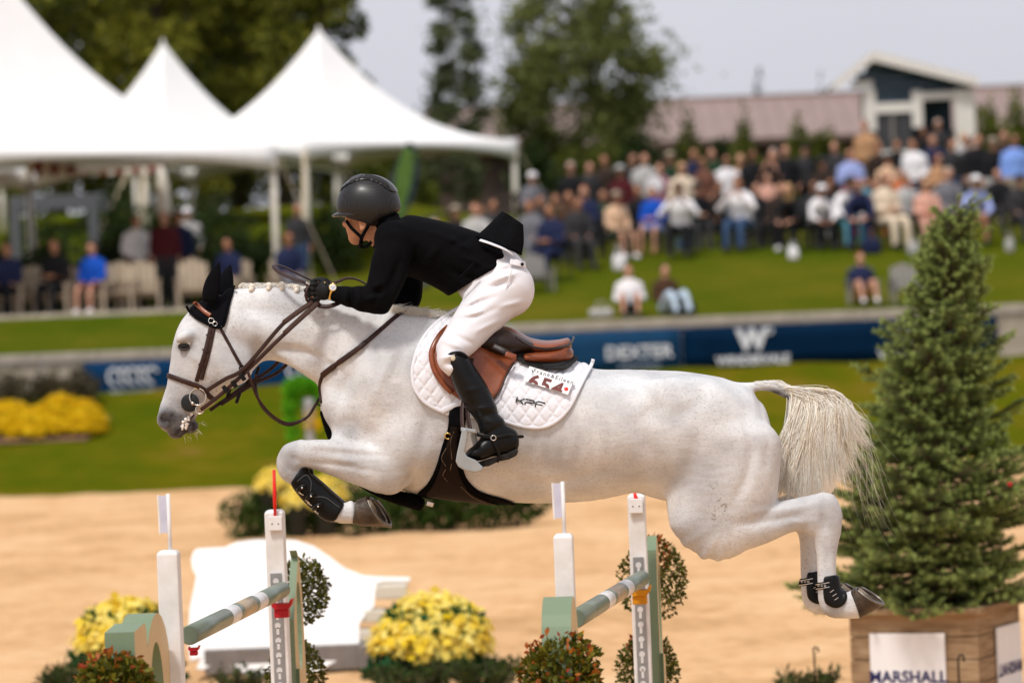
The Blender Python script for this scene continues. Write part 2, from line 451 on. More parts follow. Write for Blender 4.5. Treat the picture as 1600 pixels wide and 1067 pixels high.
# forelegs
def foreleg(y, dx=0, dy=0):
    q = lambda x, z: (x+dx, z+dy)
    horse.pairs([(q(625,660),q(660,730),y*.95,.085),(q(585,683),q(625,766),y,.082),(q(553,686),q(592,764),y,.070),(q(518,684),q(552,752),y,.060),
                 (q(490,685),q(505,736),y,.050),(q(463,687),q(480,729),y,.046)], k=.03)
    horse.pairs([(q(470,686),q(480,730),y,.045),(q(448,694),q(474,731),y,.047),(q(433.5,712),q(473,733),y,.046),(q(434,736),q(474,736),y,.042),
                 (q(447,751),q(478,741),y,.034),(q(463,766),q(488,748),y,.030),(q(480,785),q(506,762),y,.029),(q(500,803),q(524,777),y,.030),
                 (q(517,813),q(538,786),y,.034),(q(532,816),q(545,786),y,.033),(q(545,819),q(556,780),y,.037)], k=.012, cap=.4)
    horse.ell((*q(612,756),y), (.035,.03,.035), 0, k=.03)
    horse.ell((*q(452,706),y-.02*(1 if y < 0 else -1)), (.03,.025,.03), 0, k=.02)
    horse.ell((*q(545,706),y*1.22), (.16,.03,.03), -8, k=.03)
foreleg(-.135); foreleg(.135, 6, 2)
# hind legs
def hindleg(y, dx=0, dy=0):
    def q(x, z):
        k = min(1, max(0, (x-1150)/140)) if z < 870 else 1
        return (x+dx*k, z+dy*k)
    horse.pairs([(q(1221,690),q(1050,690),y*.85,.150),(q(1217,728),q(1040,776),y*.95,.130),(q(1202,764),q(1062,845),y,.098),(q(1205,778),q(1118,856),y,.080),
                 (q(1222,782),q(1165,851),y,.066),(q(1250,778),q(1208,836),y,.054),(q(1276,773),q(1240,832),y,.047),(q(1291,771),q(1256,834),y,.045)], k=.03)
    horse.pairs([(q(1290,770.5),q(1258,834),y,.045),(q(1303,774),q(1266,841),y,.044),(q(1309,800),q(1273,858),y,.037),(q(1308,826),q(1275,868),y,.032),(q(1307,862),q(1276,882),y,.029),
                 (q(1307,896),q(1277,902),y,.030),(q(1311,922),q(1279,938),y,.036),(q(1318,930),q(1286,957),y,.037),(q(1322,928),q(1302,965),y,.034),
                 (q(1328,924),q(1322,967),y,.036),(q(1333,921),q(1344,966),y,.042)], k=.012, cap=.35)
    horse.ell((*q(1296,784),y), (.026,.026,.03), 0, k=.03)
    horse.ell((*q(1075,815),y), (.05,.06,.05), 0, k=.06)                   # stifle
    horse.ell((*q(1178,720),y*1.25), (.08,.05,.15), -12, k=.07)            # hamstring
hindleg(-.145); hindleg(.125, -26, -6)
# dock of the tail
horse.pairs([((1130,598),(1130,618),0,.03),((1176,597),(1180,611),0,.030),((1205,594),(1203,612),0,.027),((1232,604),(1226,622),0,.024),((1256,621),(1247,634),0,.019)], k=.015, cap=.4)
HVS = .0088
HF, HORG = horse.grid(HVS)
V, F_ = surface_nets(HF, HORG, HVS, 2)
# muscle grooves and tendons pressed into the surface
GRV = [([(592,500),(562,558),(532,618),(518,662)], 10, .009), ([(628,520),(602,580),(577,640)], 8, -.006), ([(664,590),(668,650),(652,722)], 12, .012), ([(648,729),(641,750),(627,768)], 6, .012), ([(527,684),(562,690),(602,702)], 7, .008),
  ([(602,712),(540,708),(480,702)], 5, .007), ([(592,737),(530,727),(480,722)], 4, .006), ([(560,722),(520,716)], 4, -.004), ([(402,556),(450,546),(500,560),(540,590)], 7, .009), ([(415,566),(458,574),(498,600)], 6, -.005), ([(385,482),(450,490),(540,505)], 12, .006),
  ([(402,515),(404,560),(388,588),(352,610)], 7, .011), ([(303,568),(326,602)], 4, .005), ([(298,556),(318,566)], 4, -.004), ([(985,640),(1010,690),(1030,740),(1046,792)], 16, .014), ([(1035,622),(1002,662)], 14, .007), ([(1165,640),(1174,700),(1166,750),(1142,790)], 9, .011),
  ([(1092,660),(1076,740),(1066,808)], 14, .008), ([(1150,822),(1220,811),(1262,802)], 6, .008), ([(1170,800),(1230,795),(1280,786)], 5, -.005), ([(1292,858),(1292,898)], 4, .005), ([(1284,798),(1290,832)], 6, .009), ([(760,742),(860,757),(960,732)], 10, .008), ([(452,712),(470,722)], 4, .005), ([(444,725),(462,740)], 4, .004),
  ([(540,560),(560,620),(600,660)], 16, .006), ([(700,690),(770,720)], 12, .005), ([(1110,610),(1080,640),(1050,650)], 12, .005), ([(350,540),(372,548)], 4, -.003), ([(322,560),(340,590),(330,610)], 5, .004), ([(470,540),(505,575)], 5, .005), ([(1200,690),(1196,740)], 6, .005)]
for k in range(7): x = 800+24*k; GRV.append(([(x, 640), (x+10, 690), (x+4, 735)], 6, .0030))
rg = random.Random(9)
for k in range(16):       # small veins and skin ripples on legs, belly and face
    x, z = [(560,740),(620,735),(700,750),(840,745),(1200,820),(1240,815),(340,585),(480,570)][k % 8]; x += rg.uniform(-25, 25); z += rg.uniform(-8, 8); GRV.append(([(x, z), (x+rg.uniform(10, 22), z+rg.uniform(-5, 6)), (x+rg.uniform(25, 42), z+rg.uniform(-8, 8))], 2.6, -.0022))
def press(V):
    e = .014; G_ = np.zeros_like(V); q = (V-HORG)/HVS
    def smp(P):
        i = np.clip(np.floor(P).astype(int), 0, np.array(HF.shape)-2); f = np.clip(P-i, 0, 1); o = 0
        for a in (0, 1):
            for b in (0, 1):
                for c in (0, 1): o = o+HF[i[:, 0]+a, i[:, 1]+b, i[:, 2]+c]*(f[:, 0] if a else 1-f[:, 0])*(f[:, 1] if b else 1-f[:, 1])*(f[:, 2] if c else 1-f[:, 2])
        return o
    for d in range(3): dv = np.zeros(3); dv[d] = e/HVS; G_[:, d] = smp(q+dv)-smp(q-dv)
    G_ /= np.linalg.norm(G_, axis=1)[:, None]+1e-9; s_ = (D0+V[:, 1])/FPX; X = V[:, 0]/s_+CX; Z = CY-V[:, 2]/s_
    s2 = (D0-V[:, 1])/FPX; far = V[:, 1] > 0; X = np.where(far, V[:, 0]/s2+CX, X); Z = np.where(far, CY-V[:, 2]/s2, Z); side_ = np.clip((abs(G_[:, 1])-.15)/.3, 0, 1); dis = np.zeros(len(V))
    for pts, w_, dep in GRV:
        P = np.array(catmull(pts, 5)); n = len(P); best = np.full(len(V), 1e9); tt = np.zeros(len(V)); m = (X > P[:, 0].min()-4*w_) & (X < P[:, 0].max()+4*w_) & (Z > P[:, 1].min()-4*w_) & (Z < P[:, 1].max()+4*w_); xm, zm = X[m], Z[m]; bb = best[m]; tb = tt[m]
        for i in range(n-1):
            d = P[i+1]-P[i]; t = np.clip(((xm-P[i, 0])*d[0]+(zm-P[i, 1])*d[1])/(d@d), 0, 1); r = (xm-P[i, 0]-t*d[0])**2+(zm-P[i, 1]-t*d[1])**2; u_ = r < bb; bb = np.where(u_, r, bb); tb = np.where(u_, (i+t)/(n-1), tb)
        dis[m] += dep*np.exp(-bb/w_**2)*np.sin(np.pi*np.clip(tb, .04, .96))**.6
    return V-G_*(dis*side_)[:, None]
V = press(V)
# coat tone: dark skin of muzzle, eye rims and folds, read where they lie on this horse
def coat_tone(V):
    T = np.zeros(len(V))
    def sp(px, py, r1, r2, a, ang=0, p=1):
        nonlocal T
        c = LP(px, py, -.1); x = V[:, 0]-c[0]; z = V[:, 2]-c[2]; ca, sa = math.cos(math.radians(ang)), math.sin(math.radians(ang))
        u = (x*ca+z*sa)/(r1*KPX); v = (-x*sa+z*ca)/(r2*KPX); T = np.maximum(T, a*np.exp(-(u*u+v*v)**p))
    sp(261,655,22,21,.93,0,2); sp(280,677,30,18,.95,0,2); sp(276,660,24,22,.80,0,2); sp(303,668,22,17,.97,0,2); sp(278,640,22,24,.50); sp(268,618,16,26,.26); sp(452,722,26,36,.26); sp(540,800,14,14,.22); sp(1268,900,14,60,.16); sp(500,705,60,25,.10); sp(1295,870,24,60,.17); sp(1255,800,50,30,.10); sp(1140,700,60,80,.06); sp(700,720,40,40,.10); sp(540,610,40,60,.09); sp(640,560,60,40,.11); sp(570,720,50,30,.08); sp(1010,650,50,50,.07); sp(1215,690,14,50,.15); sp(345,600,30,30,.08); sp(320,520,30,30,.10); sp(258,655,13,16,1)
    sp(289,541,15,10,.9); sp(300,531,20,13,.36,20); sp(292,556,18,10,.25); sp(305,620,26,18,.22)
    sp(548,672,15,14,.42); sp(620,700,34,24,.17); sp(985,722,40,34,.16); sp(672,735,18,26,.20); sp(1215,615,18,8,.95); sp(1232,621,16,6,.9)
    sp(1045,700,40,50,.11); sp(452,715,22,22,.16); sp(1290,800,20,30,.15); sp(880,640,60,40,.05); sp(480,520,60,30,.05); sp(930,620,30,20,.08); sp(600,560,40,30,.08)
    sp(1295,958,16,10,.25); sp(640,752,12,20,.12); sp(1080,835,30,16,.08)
    return T
me = mkmesh('horse', V, F_)
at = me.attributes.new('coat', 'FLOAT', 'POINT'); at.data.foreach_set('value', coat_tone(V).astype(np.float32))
def coat_mat():
    m = bpy.data.materials.new('grey_coat'); m.use_nodes = True; t = m.node_tree; b = t.nodes['Principled BSDF']; N = t.nodes.new; K = t.links.new
    b.inputs['Roughness'].default_value = .6; b.inputs['Specular IOR Level'].default_value = .22
    b.inputs['Sheen Weight'].default_value = .08
    tc = N('ShaderNodeTexCoord'); a = N('ShaderNodeAttribute'); a.attribute_name = 'coat'
    n1 = N('ShaderNodeTexNoise'); n1.inputs['Scale'].default_value = 5; n1.inputs['Detail'].default_value = 6; K(tc.outputs['Object'], n1.inputs[0])
    r1 = N('ShaderNodeValToRGB'); r1.color_ramp.elements[0].color = (.475, .475, .485, 1); r1.color_ramp.elements[1].color = (.69, .69, .69, 1)
    r1.color_ramp.elements[0].position = .33; r1.color_ramp.elements[1].position = .6; K(n1.outputs[0], r1.inputs[0])
    # fine grey ticking
    n2 = N('ShaderNodeTexNoise'); n2.inputs['Scale'].default_value = 85; n2.inputs['Detail'].default_value = 5; K(tc.outputs['Object'], n2.inputs[0])
    m2 = N('ShaderNodeMapRange'); m2.inputs[1].default_value = .5; m2.inputs[2].default_value = .75; m2.inputs[3].default_value = 0; m2.inputs[4].default_value = .34; K(n2.outputs[0], m2.inputs[0])
    mixa = N('ShaderNodeMix'); mixa.data_type = 'RGBA'; mixa.inputs[7].default_value = (.33, .30, .29, 1); K(m2.outputs[0], mixa.inputs[0]); K(r1.outputs[0], mixa.inputs[6])
    # soft dapples
    n7 = N('ShaderNodeTexNoise'); n7.inputs['Scale'].default_value = 15; n7.inputs['Detail'].default_value = 3; K(tc.outputs['Object'], n7.inputs[0])
    n8 = N('ShaderNodeTexNoise'); n8.inputs['Scale'].default_value = 2.1; n8.inputs['Detail'].default_value = 2; K(tc.outputs['Object'], n8.inputs[0])
    m7 = N('ShaderNodeMapRange'); m7.inputs[1].default_value = .42; m7.inputs[2].default_value = .68; m7.inputs[3].default_value = 0; m7.inputs[4].default_value = .42; K(n7.outputs[0], m7.inputs[0])
    m8 = N('ShaderNodeMapRange'); m8.inputs[1].default_value = .42; m8.inputs[2].default_value = .62; K(n8.outputs[0], m8.inputs[0])
    p7 = N('ShaderNodeMath'); p7.operation = 'MULTIPLY'; K(m7.outputs[0], p7.inputs[0]); K(m8.outputs[0], p7.inputs[1])
    mixd = N('ShaderNodeMix'); mixd.data_type = 'RGBA'; mixd.inputs[7].default_value = (.34, .335, .345, 1); K(p7.outputs[0], mixd.inputs[0]); K(mixa.outputs[2], mixd.inputs[6])
    # flea-bitten specks
    vo = N('ShaderNodeTexVoronoi'); vo.inputs['Scale'].default_value = 128; K(tc.outputs['Object'], vo.inputs[0])
    n3 = N('ShaderNodeTexNoise'); n3.inputs['Scale'].default_value = 3.2; n3.inputs['Detail'].default_value = 3; K(tc.outputs['Object'], n3.inputs[0])
    mm = N('ShaderNodeMapRange'); mm.inputs[1].default_value = .36; mm.inputs[2].default_value = .72; mm.inputs[3].default_value = .03; mm.inputs[4].default_value = .40; K(n3.outputs[0], mm.inputs[0])
    sepc = N('ShaderNodeSeparateColor'); K(vo.outputs['Color'], sepc.inputs[0])
    mu = N('ShaderNodeMath'); mu.operation = 'MULTIPLY'; K(mm.outputs[0], mu.inputs[0]); K(sepc.outputs[0], mu.inputs[1])
    lt = N('ShaderNodeMath'); lt.operation = 'LESS_THAN'; K(vo.outputs['Distance'], lt.inputs[0]); K(mu.outputs[0], lt.inputs[1])
    l2 = N('ShaderNodeMath'); l2.operation = 'MULTIPLY'; l2.inputs[1].default_value = .6; K(lt.outputs[0], l2.inputs[0])
    mixb = N('ShaderNodeMix'); mixb.data_type = 'RGBA'; mixb.inputs[7].default_value = (.10, .075, .065, 1); K(l2.outputs[0], mixb.inputs[0]); K(mixd.outputs[2], mixb.inputs[6])
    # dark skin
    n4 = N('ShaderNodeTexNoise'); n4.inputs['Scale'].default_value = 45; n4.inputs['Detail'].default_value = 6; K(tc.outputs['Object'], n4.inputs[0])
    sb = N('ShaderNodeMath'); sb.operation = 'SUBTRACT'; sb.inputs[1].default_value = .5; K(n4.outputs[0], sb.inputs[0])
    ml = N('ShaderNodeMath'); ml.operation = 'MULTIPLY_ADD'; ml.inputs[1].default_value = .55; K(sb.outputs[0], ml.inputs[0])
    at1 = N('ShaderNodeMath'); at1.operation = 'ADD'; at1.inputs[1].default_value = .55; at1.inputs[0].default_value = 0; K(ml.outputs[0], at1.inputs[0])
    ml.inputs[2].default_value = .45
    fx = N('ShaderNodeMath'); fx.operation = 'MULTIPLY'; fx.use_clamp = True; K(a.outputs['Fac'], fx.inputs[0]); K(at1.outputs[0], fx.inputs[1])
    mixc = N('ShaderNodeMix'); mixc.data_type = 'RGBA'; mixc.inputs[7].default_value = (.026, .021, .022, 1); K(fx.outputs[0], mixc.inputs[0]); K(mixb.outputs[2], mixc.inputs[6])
    K(mixc.outputs[2], b.inputs['Base Color'])
    mp = N('ShaderNodeMapping'); mp.inputs['Scale'].default_value = (1, 1, 3.2); mp.inputs['Rotation'].default_value = (0, .5, 0); K(tc.outputs['Object'], mp.inputs[0])
    n5 = N('ShaderNodeTexNoise'); n5.inputs['Scale'].default_value = 110; n5.inputs['Detail'].default_value = 4; K(mp.outputs[0], n5.inputs[0])
    n6 = N('ShaderNodeTexNoise'); n6.inputs['Scale'].default_value = 9; n6.inputs['Detail'].default_value = 3; K(mp.outputs[0], n6.inputs[0])
    ad = N('ShaderNodeMath'); ad.operation = 'MULTIPLY_ADD'; ad.inputs[1].default_value = 3.0; K(n6.outputs[0], ad.inputs[0]); K(n5.outputs[0], ad.inputs[2])
    bp = N('ShaderNodeBump'); bp.inputs['Strength'].default_value = .22; bp.inputs['Distance'].default_value = .006; K(ad.outputs[0], bp.inputs['Height']); K(bp.outputs[0], b.inputs['Normal'])
    return m
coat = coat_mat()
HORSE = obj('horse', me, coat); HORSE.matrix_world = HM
tag(HORSE, 'flea-bitten grey horse jumping over the green poles with plaited mane', 'horse')

# --- sampling the body surface
def hs_at(p):
    q = (np.array(p)-HORG)/HVS; i = np.floor(q).astype(int)
    if (i < 0).any() or (i+1 >= np.array(HF.shape)).any(): return .5
    f = q-i; c = HF[i[0]:i[0]+2, i[1]:i[1]+2, i[2]:i[2]+2]
    c = c[0]*(1-f[0])+c[1]*f[0]; c = c[0]*(1-f[1])+c[1]*f[1]; return c[0]*(1-f[2])+c[1]*f[2]
def surf(px, py, off=0.0, y0=-.55, y1=.2, default=-.05):
    y = y0
    while y < y1:
        if hs_at(LP(px, py, y)) < off: return LP(px, py, y)
        y += .004
    return LP(px, py, default)
def grad(p, e=.012):
    g = np.array([hs_at(np.array(p)+d)-hs_at(np.array(p)-d) for d in np.eye(3)*e]); n = np.linalg.norm(g)
    return g/n if n > 1e-6 else np.array((0, -1, 0))
def strap(mb, pxs, width, thick=.005, off=.003, n=8, default=-.05):
    """strap lying on the near side of the horse along pixel points"""
    q = catmull(pxs, n); P = [surf(a, b, off, default=default) for a, b in q]
    ys = np.array([p[1] for p in P]); 
    for _ in range(3): ys[1:-1] = (ys[:-2]+2*ys[1:-1]+ys[2:])/4
    P = [LP(a, b, y) for (a, b), y in zip(q, ys)]
    N_ = [grad(p) for p in P]; N_ = [(a*.6+np.array((0, -.4, 0))) for a in N_]
    mb.ribbon(P, width, thick, N_); return mb

# --- shells that hug the horse
def shell(px, y, thick, vs, name, mat_, parent, pat=None, side=None, npoly=4, inner=-.02, relax=1, sdf_extra=None):
    poly = smooth_poly(px, y, npoly) if npoly > 1 else [(LP(a, b, y)[0], LP(a, b, y)[2]) for a, b in px]
    P = np.array(poly); lo = np.array((P[:, 0].min()-.02, -.5, P[:, 1].min()-.02)); hi = np.array((P[:, 0].max()+.02, .5, P[:, 1].max()+.02))
    if side == -1: hi[1] = .02
    f, org = horse.grid(vs, lo, hi)
    X = org[0]+vs*np.arange(f.shape[0])[:, None]; Z = org[2]+vs*np.arange(f.shape[2])[None, :]
    sd = poly_sd(poly, X, Z)[:, None, :]
    tk = thick if pat is None else thick+pat(X, Z)[:, None, :]
    # rounded rim
    d = np.maximum(f-tk, sd); e = .008
    h = np.clip(.5-.5*(d*0+sd-(f-tk))/e, 0, 1); d = (sd*(1-h)+(f-tk)*h)+e*h*(1-h)
    d = np.maximum(d, inner-f)
    if side == -1:
        Y = org[1]+vs*np.arange(f.shape[1])[None, :, None]; d = np.maximum(d, Y+0.0)
    v, q = surface_nets(d, org, vs, relax)
    return obj(name, mkmesh(name, v, q), mat_, parent)

# --- hooves
def hoof(a_c, b_c, a_g, b_g, y, wc, wg, parent, tilt=.016):
    """coronet line a_c-b_c and ground line a_g-b_g in pixels"""
    v = []; f = []; n = 24; rings = 5
    Ac, Bc, Ag, Bg = [np.array(LP(*p, y)) for p in (a_c, b_c, a_g, b_g)]
    axd = (Ag+Bg)/2-(Ac+Bc)/2; axd = axd/np.linalg.norm(axd)
    for r in range(rings+1):
        t = r/rings; A = Ac+(Ag-Ac)*t; B = Bc+(Bg-Bc)*t; c = (A+B)/2; u = (B-A)/2; wd = wc+(wg-wc)*t
        for k in range(n):
            q = 2*math.pi*k/n; p = c+u*math.cos(q)+np.array((0, 1, 0))*wd*math.sin(q)+axd*tilt*t*math.sin(q); v.append(p)
    for r in range(rings):
        for k in range(n): f.append((r*n+k, r*n+(k+1) % n, (r+1)*n+(k+1) % n, (r+1)*n+k))
    c = (Ag+Bg)/2; ax = (Ag+Bg)/2-(Ac+Bc)/2; ax /= np.linalg.norm(ax); u = (Bg-Ag)/2; m = len(v)
    for (s, dp) in ((.86, 0), (.78, -.012)):
        for k in range(n):
            q = 2*math.pi*k/n; v.append(c+u*s*math.cos(q)+np.array((0, 1, 0))*wg*s*math.sin(q)+ax*(dp+tilt*s*math.sin(q)))
    for k in range(n): f.append((rings*n+k, rings*n+(k+1) % n, m+(k+1) % n, m+k)); f.append((m+k, m+(k+1) % n, m+n+(k+1) % n, m+n+k))
    f.append(tuple(m+n+k for k in range(n)))
    h = shade_angle(obj('hoof', mkmesh('hoof', v, f), hoof_m, parent), 50)
    # shoe: open ring on the ground face
    pts = []
    for k in range(19):
        q = math.radians(-140+280*k/18); pts.append(c+u*.9*math.cos(q)+np.array((0, 1, 0))*wg*.9*math.sin(q)+ax*(.004+tilt*.9*math.sin(q)))
    MB().ribbon(pts, .016, .007, [tuple(ax)]*len(pts)).build('horseshoe', mat('worn_shoe_steel', (.20, .175, .15), .5, .3, 40, metal=.7), h)
    # frog of the sole
    MB().tube([c-u*.7-ax*.008, c-u*.1-ax*.008, c+u*.35-ax*.01], [.016, .012, .004], 8).build('frog', hoof_lt, h, True)
    return h
hoof((557,781), (551,819), (573,775), (603,821), -.135, .044, .060, HORSE)
hoof((563,783), (557,821), (579,776), (610,824), .135, .044, .060, HORSE)
hoof((1328,924), (1344,966), (1336,917), (1381,945), -.145, .046, .062, HORSE)
hoof((1302,918), (1318,960), (1310,911), (1355,939), .125, .046, .062, HORSE)
# --- eyes
eye_m = mat('horse_eye', (.004, .0025, .002), .12, .2, 30, spec=.35)
lid_m = mat('eyelid_skin', (.045, .036, .036), .5, .2, 60, .3, 200)
for s in (-1, 1):
    y = s*.092 if s > 0 else surf(288, 541)[1]+.001
    e = MB().ball(LP(288, 541, y), (.0265, .017, .0185), 20, 14).build('eye', eye_m, HORSE, True)
    c = np.array(LP(288, 541, y-.004 if s < 0 else y+.004)); arc = []
    for k in range(13):
        q = math.radians(8+164*k/12); arc.append(c+np.array((.0245*math.cos(q), s*.013*math.sin(q), .0195*math.sin(q)+.002)))
    MB().tube(arc, [.002]+[.0045]*11+[.002], 8).build('eyelid', coat, e, True)
    arc = [c+np.array((.0245*math.cos(q), s*.010*math.sin(q), -.0135*math.sin(q))) for q in np.linspace(.15, 2.99, 11)]
    MB().tube(arc, [.002]+[.004]*9+[.002], 8).build('eyelid', lid_m, e, True)
# nostril lining
MB().ball(LP(257, 657, -.022), (.012, .012, .018), 12, 8).build('nostril_lining', mat('pink_membrane', (.16, .028, .02), .4, .3, 60), HORSE, True)
# foam at the lips, mouth line
fo = MB(); rr = random.Random(3)
for k in range(26):
    t = rr.random(); x = 297-12*t+rr.uniform(-4, 4); z = 646+24*t+rr.uniform(-2, 3); p = surf(x, z, .0); fo.ball((p[0], p[1]-.002, p[2]), rr.uniform(.0035, .007), 8, 6)
fo.build('lip_foam', mat('foam', (.85, .83, .8), .3, .03, 40), HORSE, True)
MB().tube([np.array(surf(a, b))-np.array((0, .001, 0)) for a, b in catmull([(303,648),(294,660),(288,670),(282,683)], 4)], .004, 6).build('mouth_line', lid_m, HORSE, True)
# whiskers
wh = MB(); rr = random.Random(5)
for k in range(30):
    a = rr.choice([(300, 676), (308, 668), (313, 660), (290, 682), (305, 674)]); p = np.array(LP(a[0]+rr.uniform(-4, 4), a[1]+rr.uniform(-3, 3), rr.uniform(-.03, .03)))
    d = np.array((rr.uniform(-.15, 1.0), rr.uniform(-.5, .3), rr.uniform(-.9, -.1))); d = d/np.linalg.norm(d)*rr.uniform(.015, .045)
    if a[0] < 260: d[0] = -abs(d[0])*.5
    wh.tube([p, p+d*.6, p+d+np.array((0, 0, rr.uniform(-.006, .012)))], [.0005, .0004, .0001], 3)
tag(wh.build('whiskers', mat('pale_hair', (.75, .68, .55), .5, .1, 40), HORSE), kind='stuff')
# brand marks on the thigh: 8, 7 and a crown-like mark above
br_m = mat('brand_scar', (.36, .33, .32), .7, .15, 80)
def brand(pxs, wd=.004):
    q = catmull(pxs, 5); MB().ribbon([surf(a, b, .0012) for a, b in q], wd, .0016, [tuple(grad(surf(a, b))) for a, b in q]).build('brand_mark', br_m, HORSE)
brand([(1117,797),(1112,800),(1115,804),(1119,807),(1117,811),(1112,809),(1115,804),(1119,800),(1117,797)])
brand([(1126,790),(1134,786),(1133,794),(1131,803)])
brand([(1109,755),(1114,763),(1121,758),(1119,750)], .003); brand([(1112,768),(1113,778),(1119,783),(1126,778),(1127,771)], .003)
# --- tail hair
def hair(name, strands, mat_, parent, r=.0016, sides=3):
    mb = MB()
    for pts, r0 in strands: mb.tube(pts, [r0*(1-.85*(i/(len(pts)-1))**1.5) for i in range(len(pts))], sides, False)
    o = mb.build(name, mat_, parent, True); tag(o, kind='stuff'); return o
rr = random.Random(21); ST = []; LOCKS = []
dock = [(1205,600),(1225,606),(1243,616),(1258,628)]
for k in range(95):
    e = rr.random()
    if rr.random() < .72: ex = 1204+128*e+rr.gauss(0, 4); ey = 783-50*max(0, e-.6)/.4+rr.gauss(0, 14)
    else: ex = 1240+124*e+rr.gauss(0, 4); ey = 688+85*(1-e)+rr.gauss(0, 14)
    if rr.random() < .05: ex = rr.uniform(1330, 1370); ey = rr.uniform(680, 800)
    LOCKS.append((rr.random()**.45, ex, ey, (-1 if rr.random() < .6 else 1)*(.050-.03*max(0, (ex-1290)/80))+rr.gauss(0, .008), rr.uniform(-7, 7), rr.uniform(0, 6.28)))
def tailstrand(lk, r0):
    t, ex, ey, y1, wv, ph = lk; t = min(.999, max(0, t+rr.gauss(0, .06))); i = min(2, int(t*3)); f = t*3-i
    sx = dock[i][0]+(dock[i+1][0]-dock[i][0])*f+rr.gauss(0, 1.5); sy = dock[i][1]+(dock[i+1][1]-dock[i][1])*f+rr.gauss(0, 1.5); sp_ = rr.uniform(.2, 1)
    L_ = rr.uniform(.72, 1.04); ex, ey = sx+(ex+rr.gauss(0, 5)*sp_-sx)*L_, sy+(ey+rr.gauss(0, 6)-sy)*L_; e = (ex-1200)/140; y0 = rr.gauss(0, .012); y1 = y1+rr.gauss(0, .005)
    P = [(sx, sy, y0), (sx+(ex-sx)*.26+26*(.35+max(0, e))+rr.gauss(0, 2.0), sy+(ey-sy)*.15-5+rr.gauss(0, 2), y0+(y1-y0)*.45), (sx+(ex-sx)*.52+20*(.25+max(0, e))+rr.gauss(0, 2)+wv*.5, sy+(ey-sy)*.41, y0+(y1-y0)*.8), (sx+(ex-sx)*.78+6*max(0, e)-wv*.7+rr.gauss(0, 2), sy+(ey-sy)*.72, y1*.85), (ex+wv*.3, ey, y1)]
    ST.append(([LP(a, b, y) for a, b, y in catmull(P, 3)], r0))
for k in range(4200): tailstrand(LOCKS[k % len(LOCKS)], rr.uniform(.0010, .0024))
for k in range(60):
    tailstrand((rr.random(), rr.uniform(1330, 1425), rr.uniform(700, 870), rr.gauss(0, .06), rr.uniform(-12, 12), 0), .0006)
def hair_mat(name, c1, c2):
    m = bpy.data.materials.new(name); m.use_nodes = True; t = m.node_tree; b = t.nodes['Principled BSDF']
    b.inputs['Roughness'].default_value = .45; b.inputs['Specular IOR Level'].default_value = .35
    tc = t.nodes.new('ShaderNodeTexCoord'); mp = t.nodes.new('ShaderNodeMapping'); mp.inputs['Scale'].default_value = (60, 60, 6)
    n = t.nodes.new('ShaderNodeTexNoise'); n.inputs['Scale'].default_value = 1; n.inputs['Detail'].default_value = 3
    r = t.nodes.new('ShaderNodeValToRGB'); r.color_ramp.elements[0].color = (*c1, 1); r.color_ramp.elements[1].color = (*c2, 1); r.color_ramp.elements[0].position = .35; r.color_ramp.elements[1].position = .6
    t.links.new(tc.outputs['Object'], mp.inputs[0]); t.links.new(mp.outputs[0], n.inputs[0]); t.links.new(n.outputs[0], r.inputs[0]); t.links.new(r.outputs[0], b.inputs['Base Color'])
    tr = t.nodes.new('ShaderNodeBsdfTranslucent'); ms = t.nodes.new('ShaderNodeMixShader'); ms.inputs[0].default_value = .06
    t.links.new(r.outputs[0], tr.inputs[0]); t.links.new(b.outputs[0], ms.inputs[1]); t.links.new(tr.outputs[0], ms.inputs[2]); t.links.new(ms.outputs[0], t.nodes['Material Output'].inputs[0])
    return m
hair_m = hair_mat('cream_horsehair', (.88, .80, .67), (.97, .94, .86))
TAIL = hair('tail', ST, hair_m, HORSE)
tcore = Sdf(); tcore.pairs([((1238,606),(1236,628),0,.020),((1278,621),(1248,647),0,.032),((1308,660),(1234,680),0,.044),((1318,705),(1222,716),0,.046),((1310,745),(1214,745),0,.042),((1296,768),(1216,770),0,.028)], k=.01, cap=.3)
v, q = surface_nets(*tcore.grid(.007), .007, 1); obj('tail_under_hair', mkmesh('tail_under_hair', v, q), hair_m, HORSE)
# short bristles along the top of the dock
rr = random.Random(8); ST2 = []
for k in range(320):
    t = rr.random(); dock = [(1176,596),(1205,593),(1232,603),(1258,620)]; i = min(2, int(t*3)); f = t*3-i
    sx = dock[i][0]+(dock[i+1][0]-dock[i][0])*f; sy = dock[i][1]+(dock[i+1][1]-dock[i][1])*f+rr.uniform(0, 8)
    y = rr.uniform(-.028, .028); L_ = rr.uniform(6, 16)
    ST2.append(([LP(sx, sy, y), LP(sx+L_*.7, sy-L_*.25+3, y*1.2), LP(sx+L_*1.4, sy+L_*.1+4, y*1.3)], .0012))
hair('dock_hair', ST2, hair_m, HORSE)
MB().ribbon([LP(1262,617,-.02), LP(1268,612,0), LP(1276,616,.01), LP(1283,618,.02)], .012, .004, (0, 0, 1)).build('red_tail_ribbon', mat('red_ribbon', (.55, .02, .015), .6), HORSE)
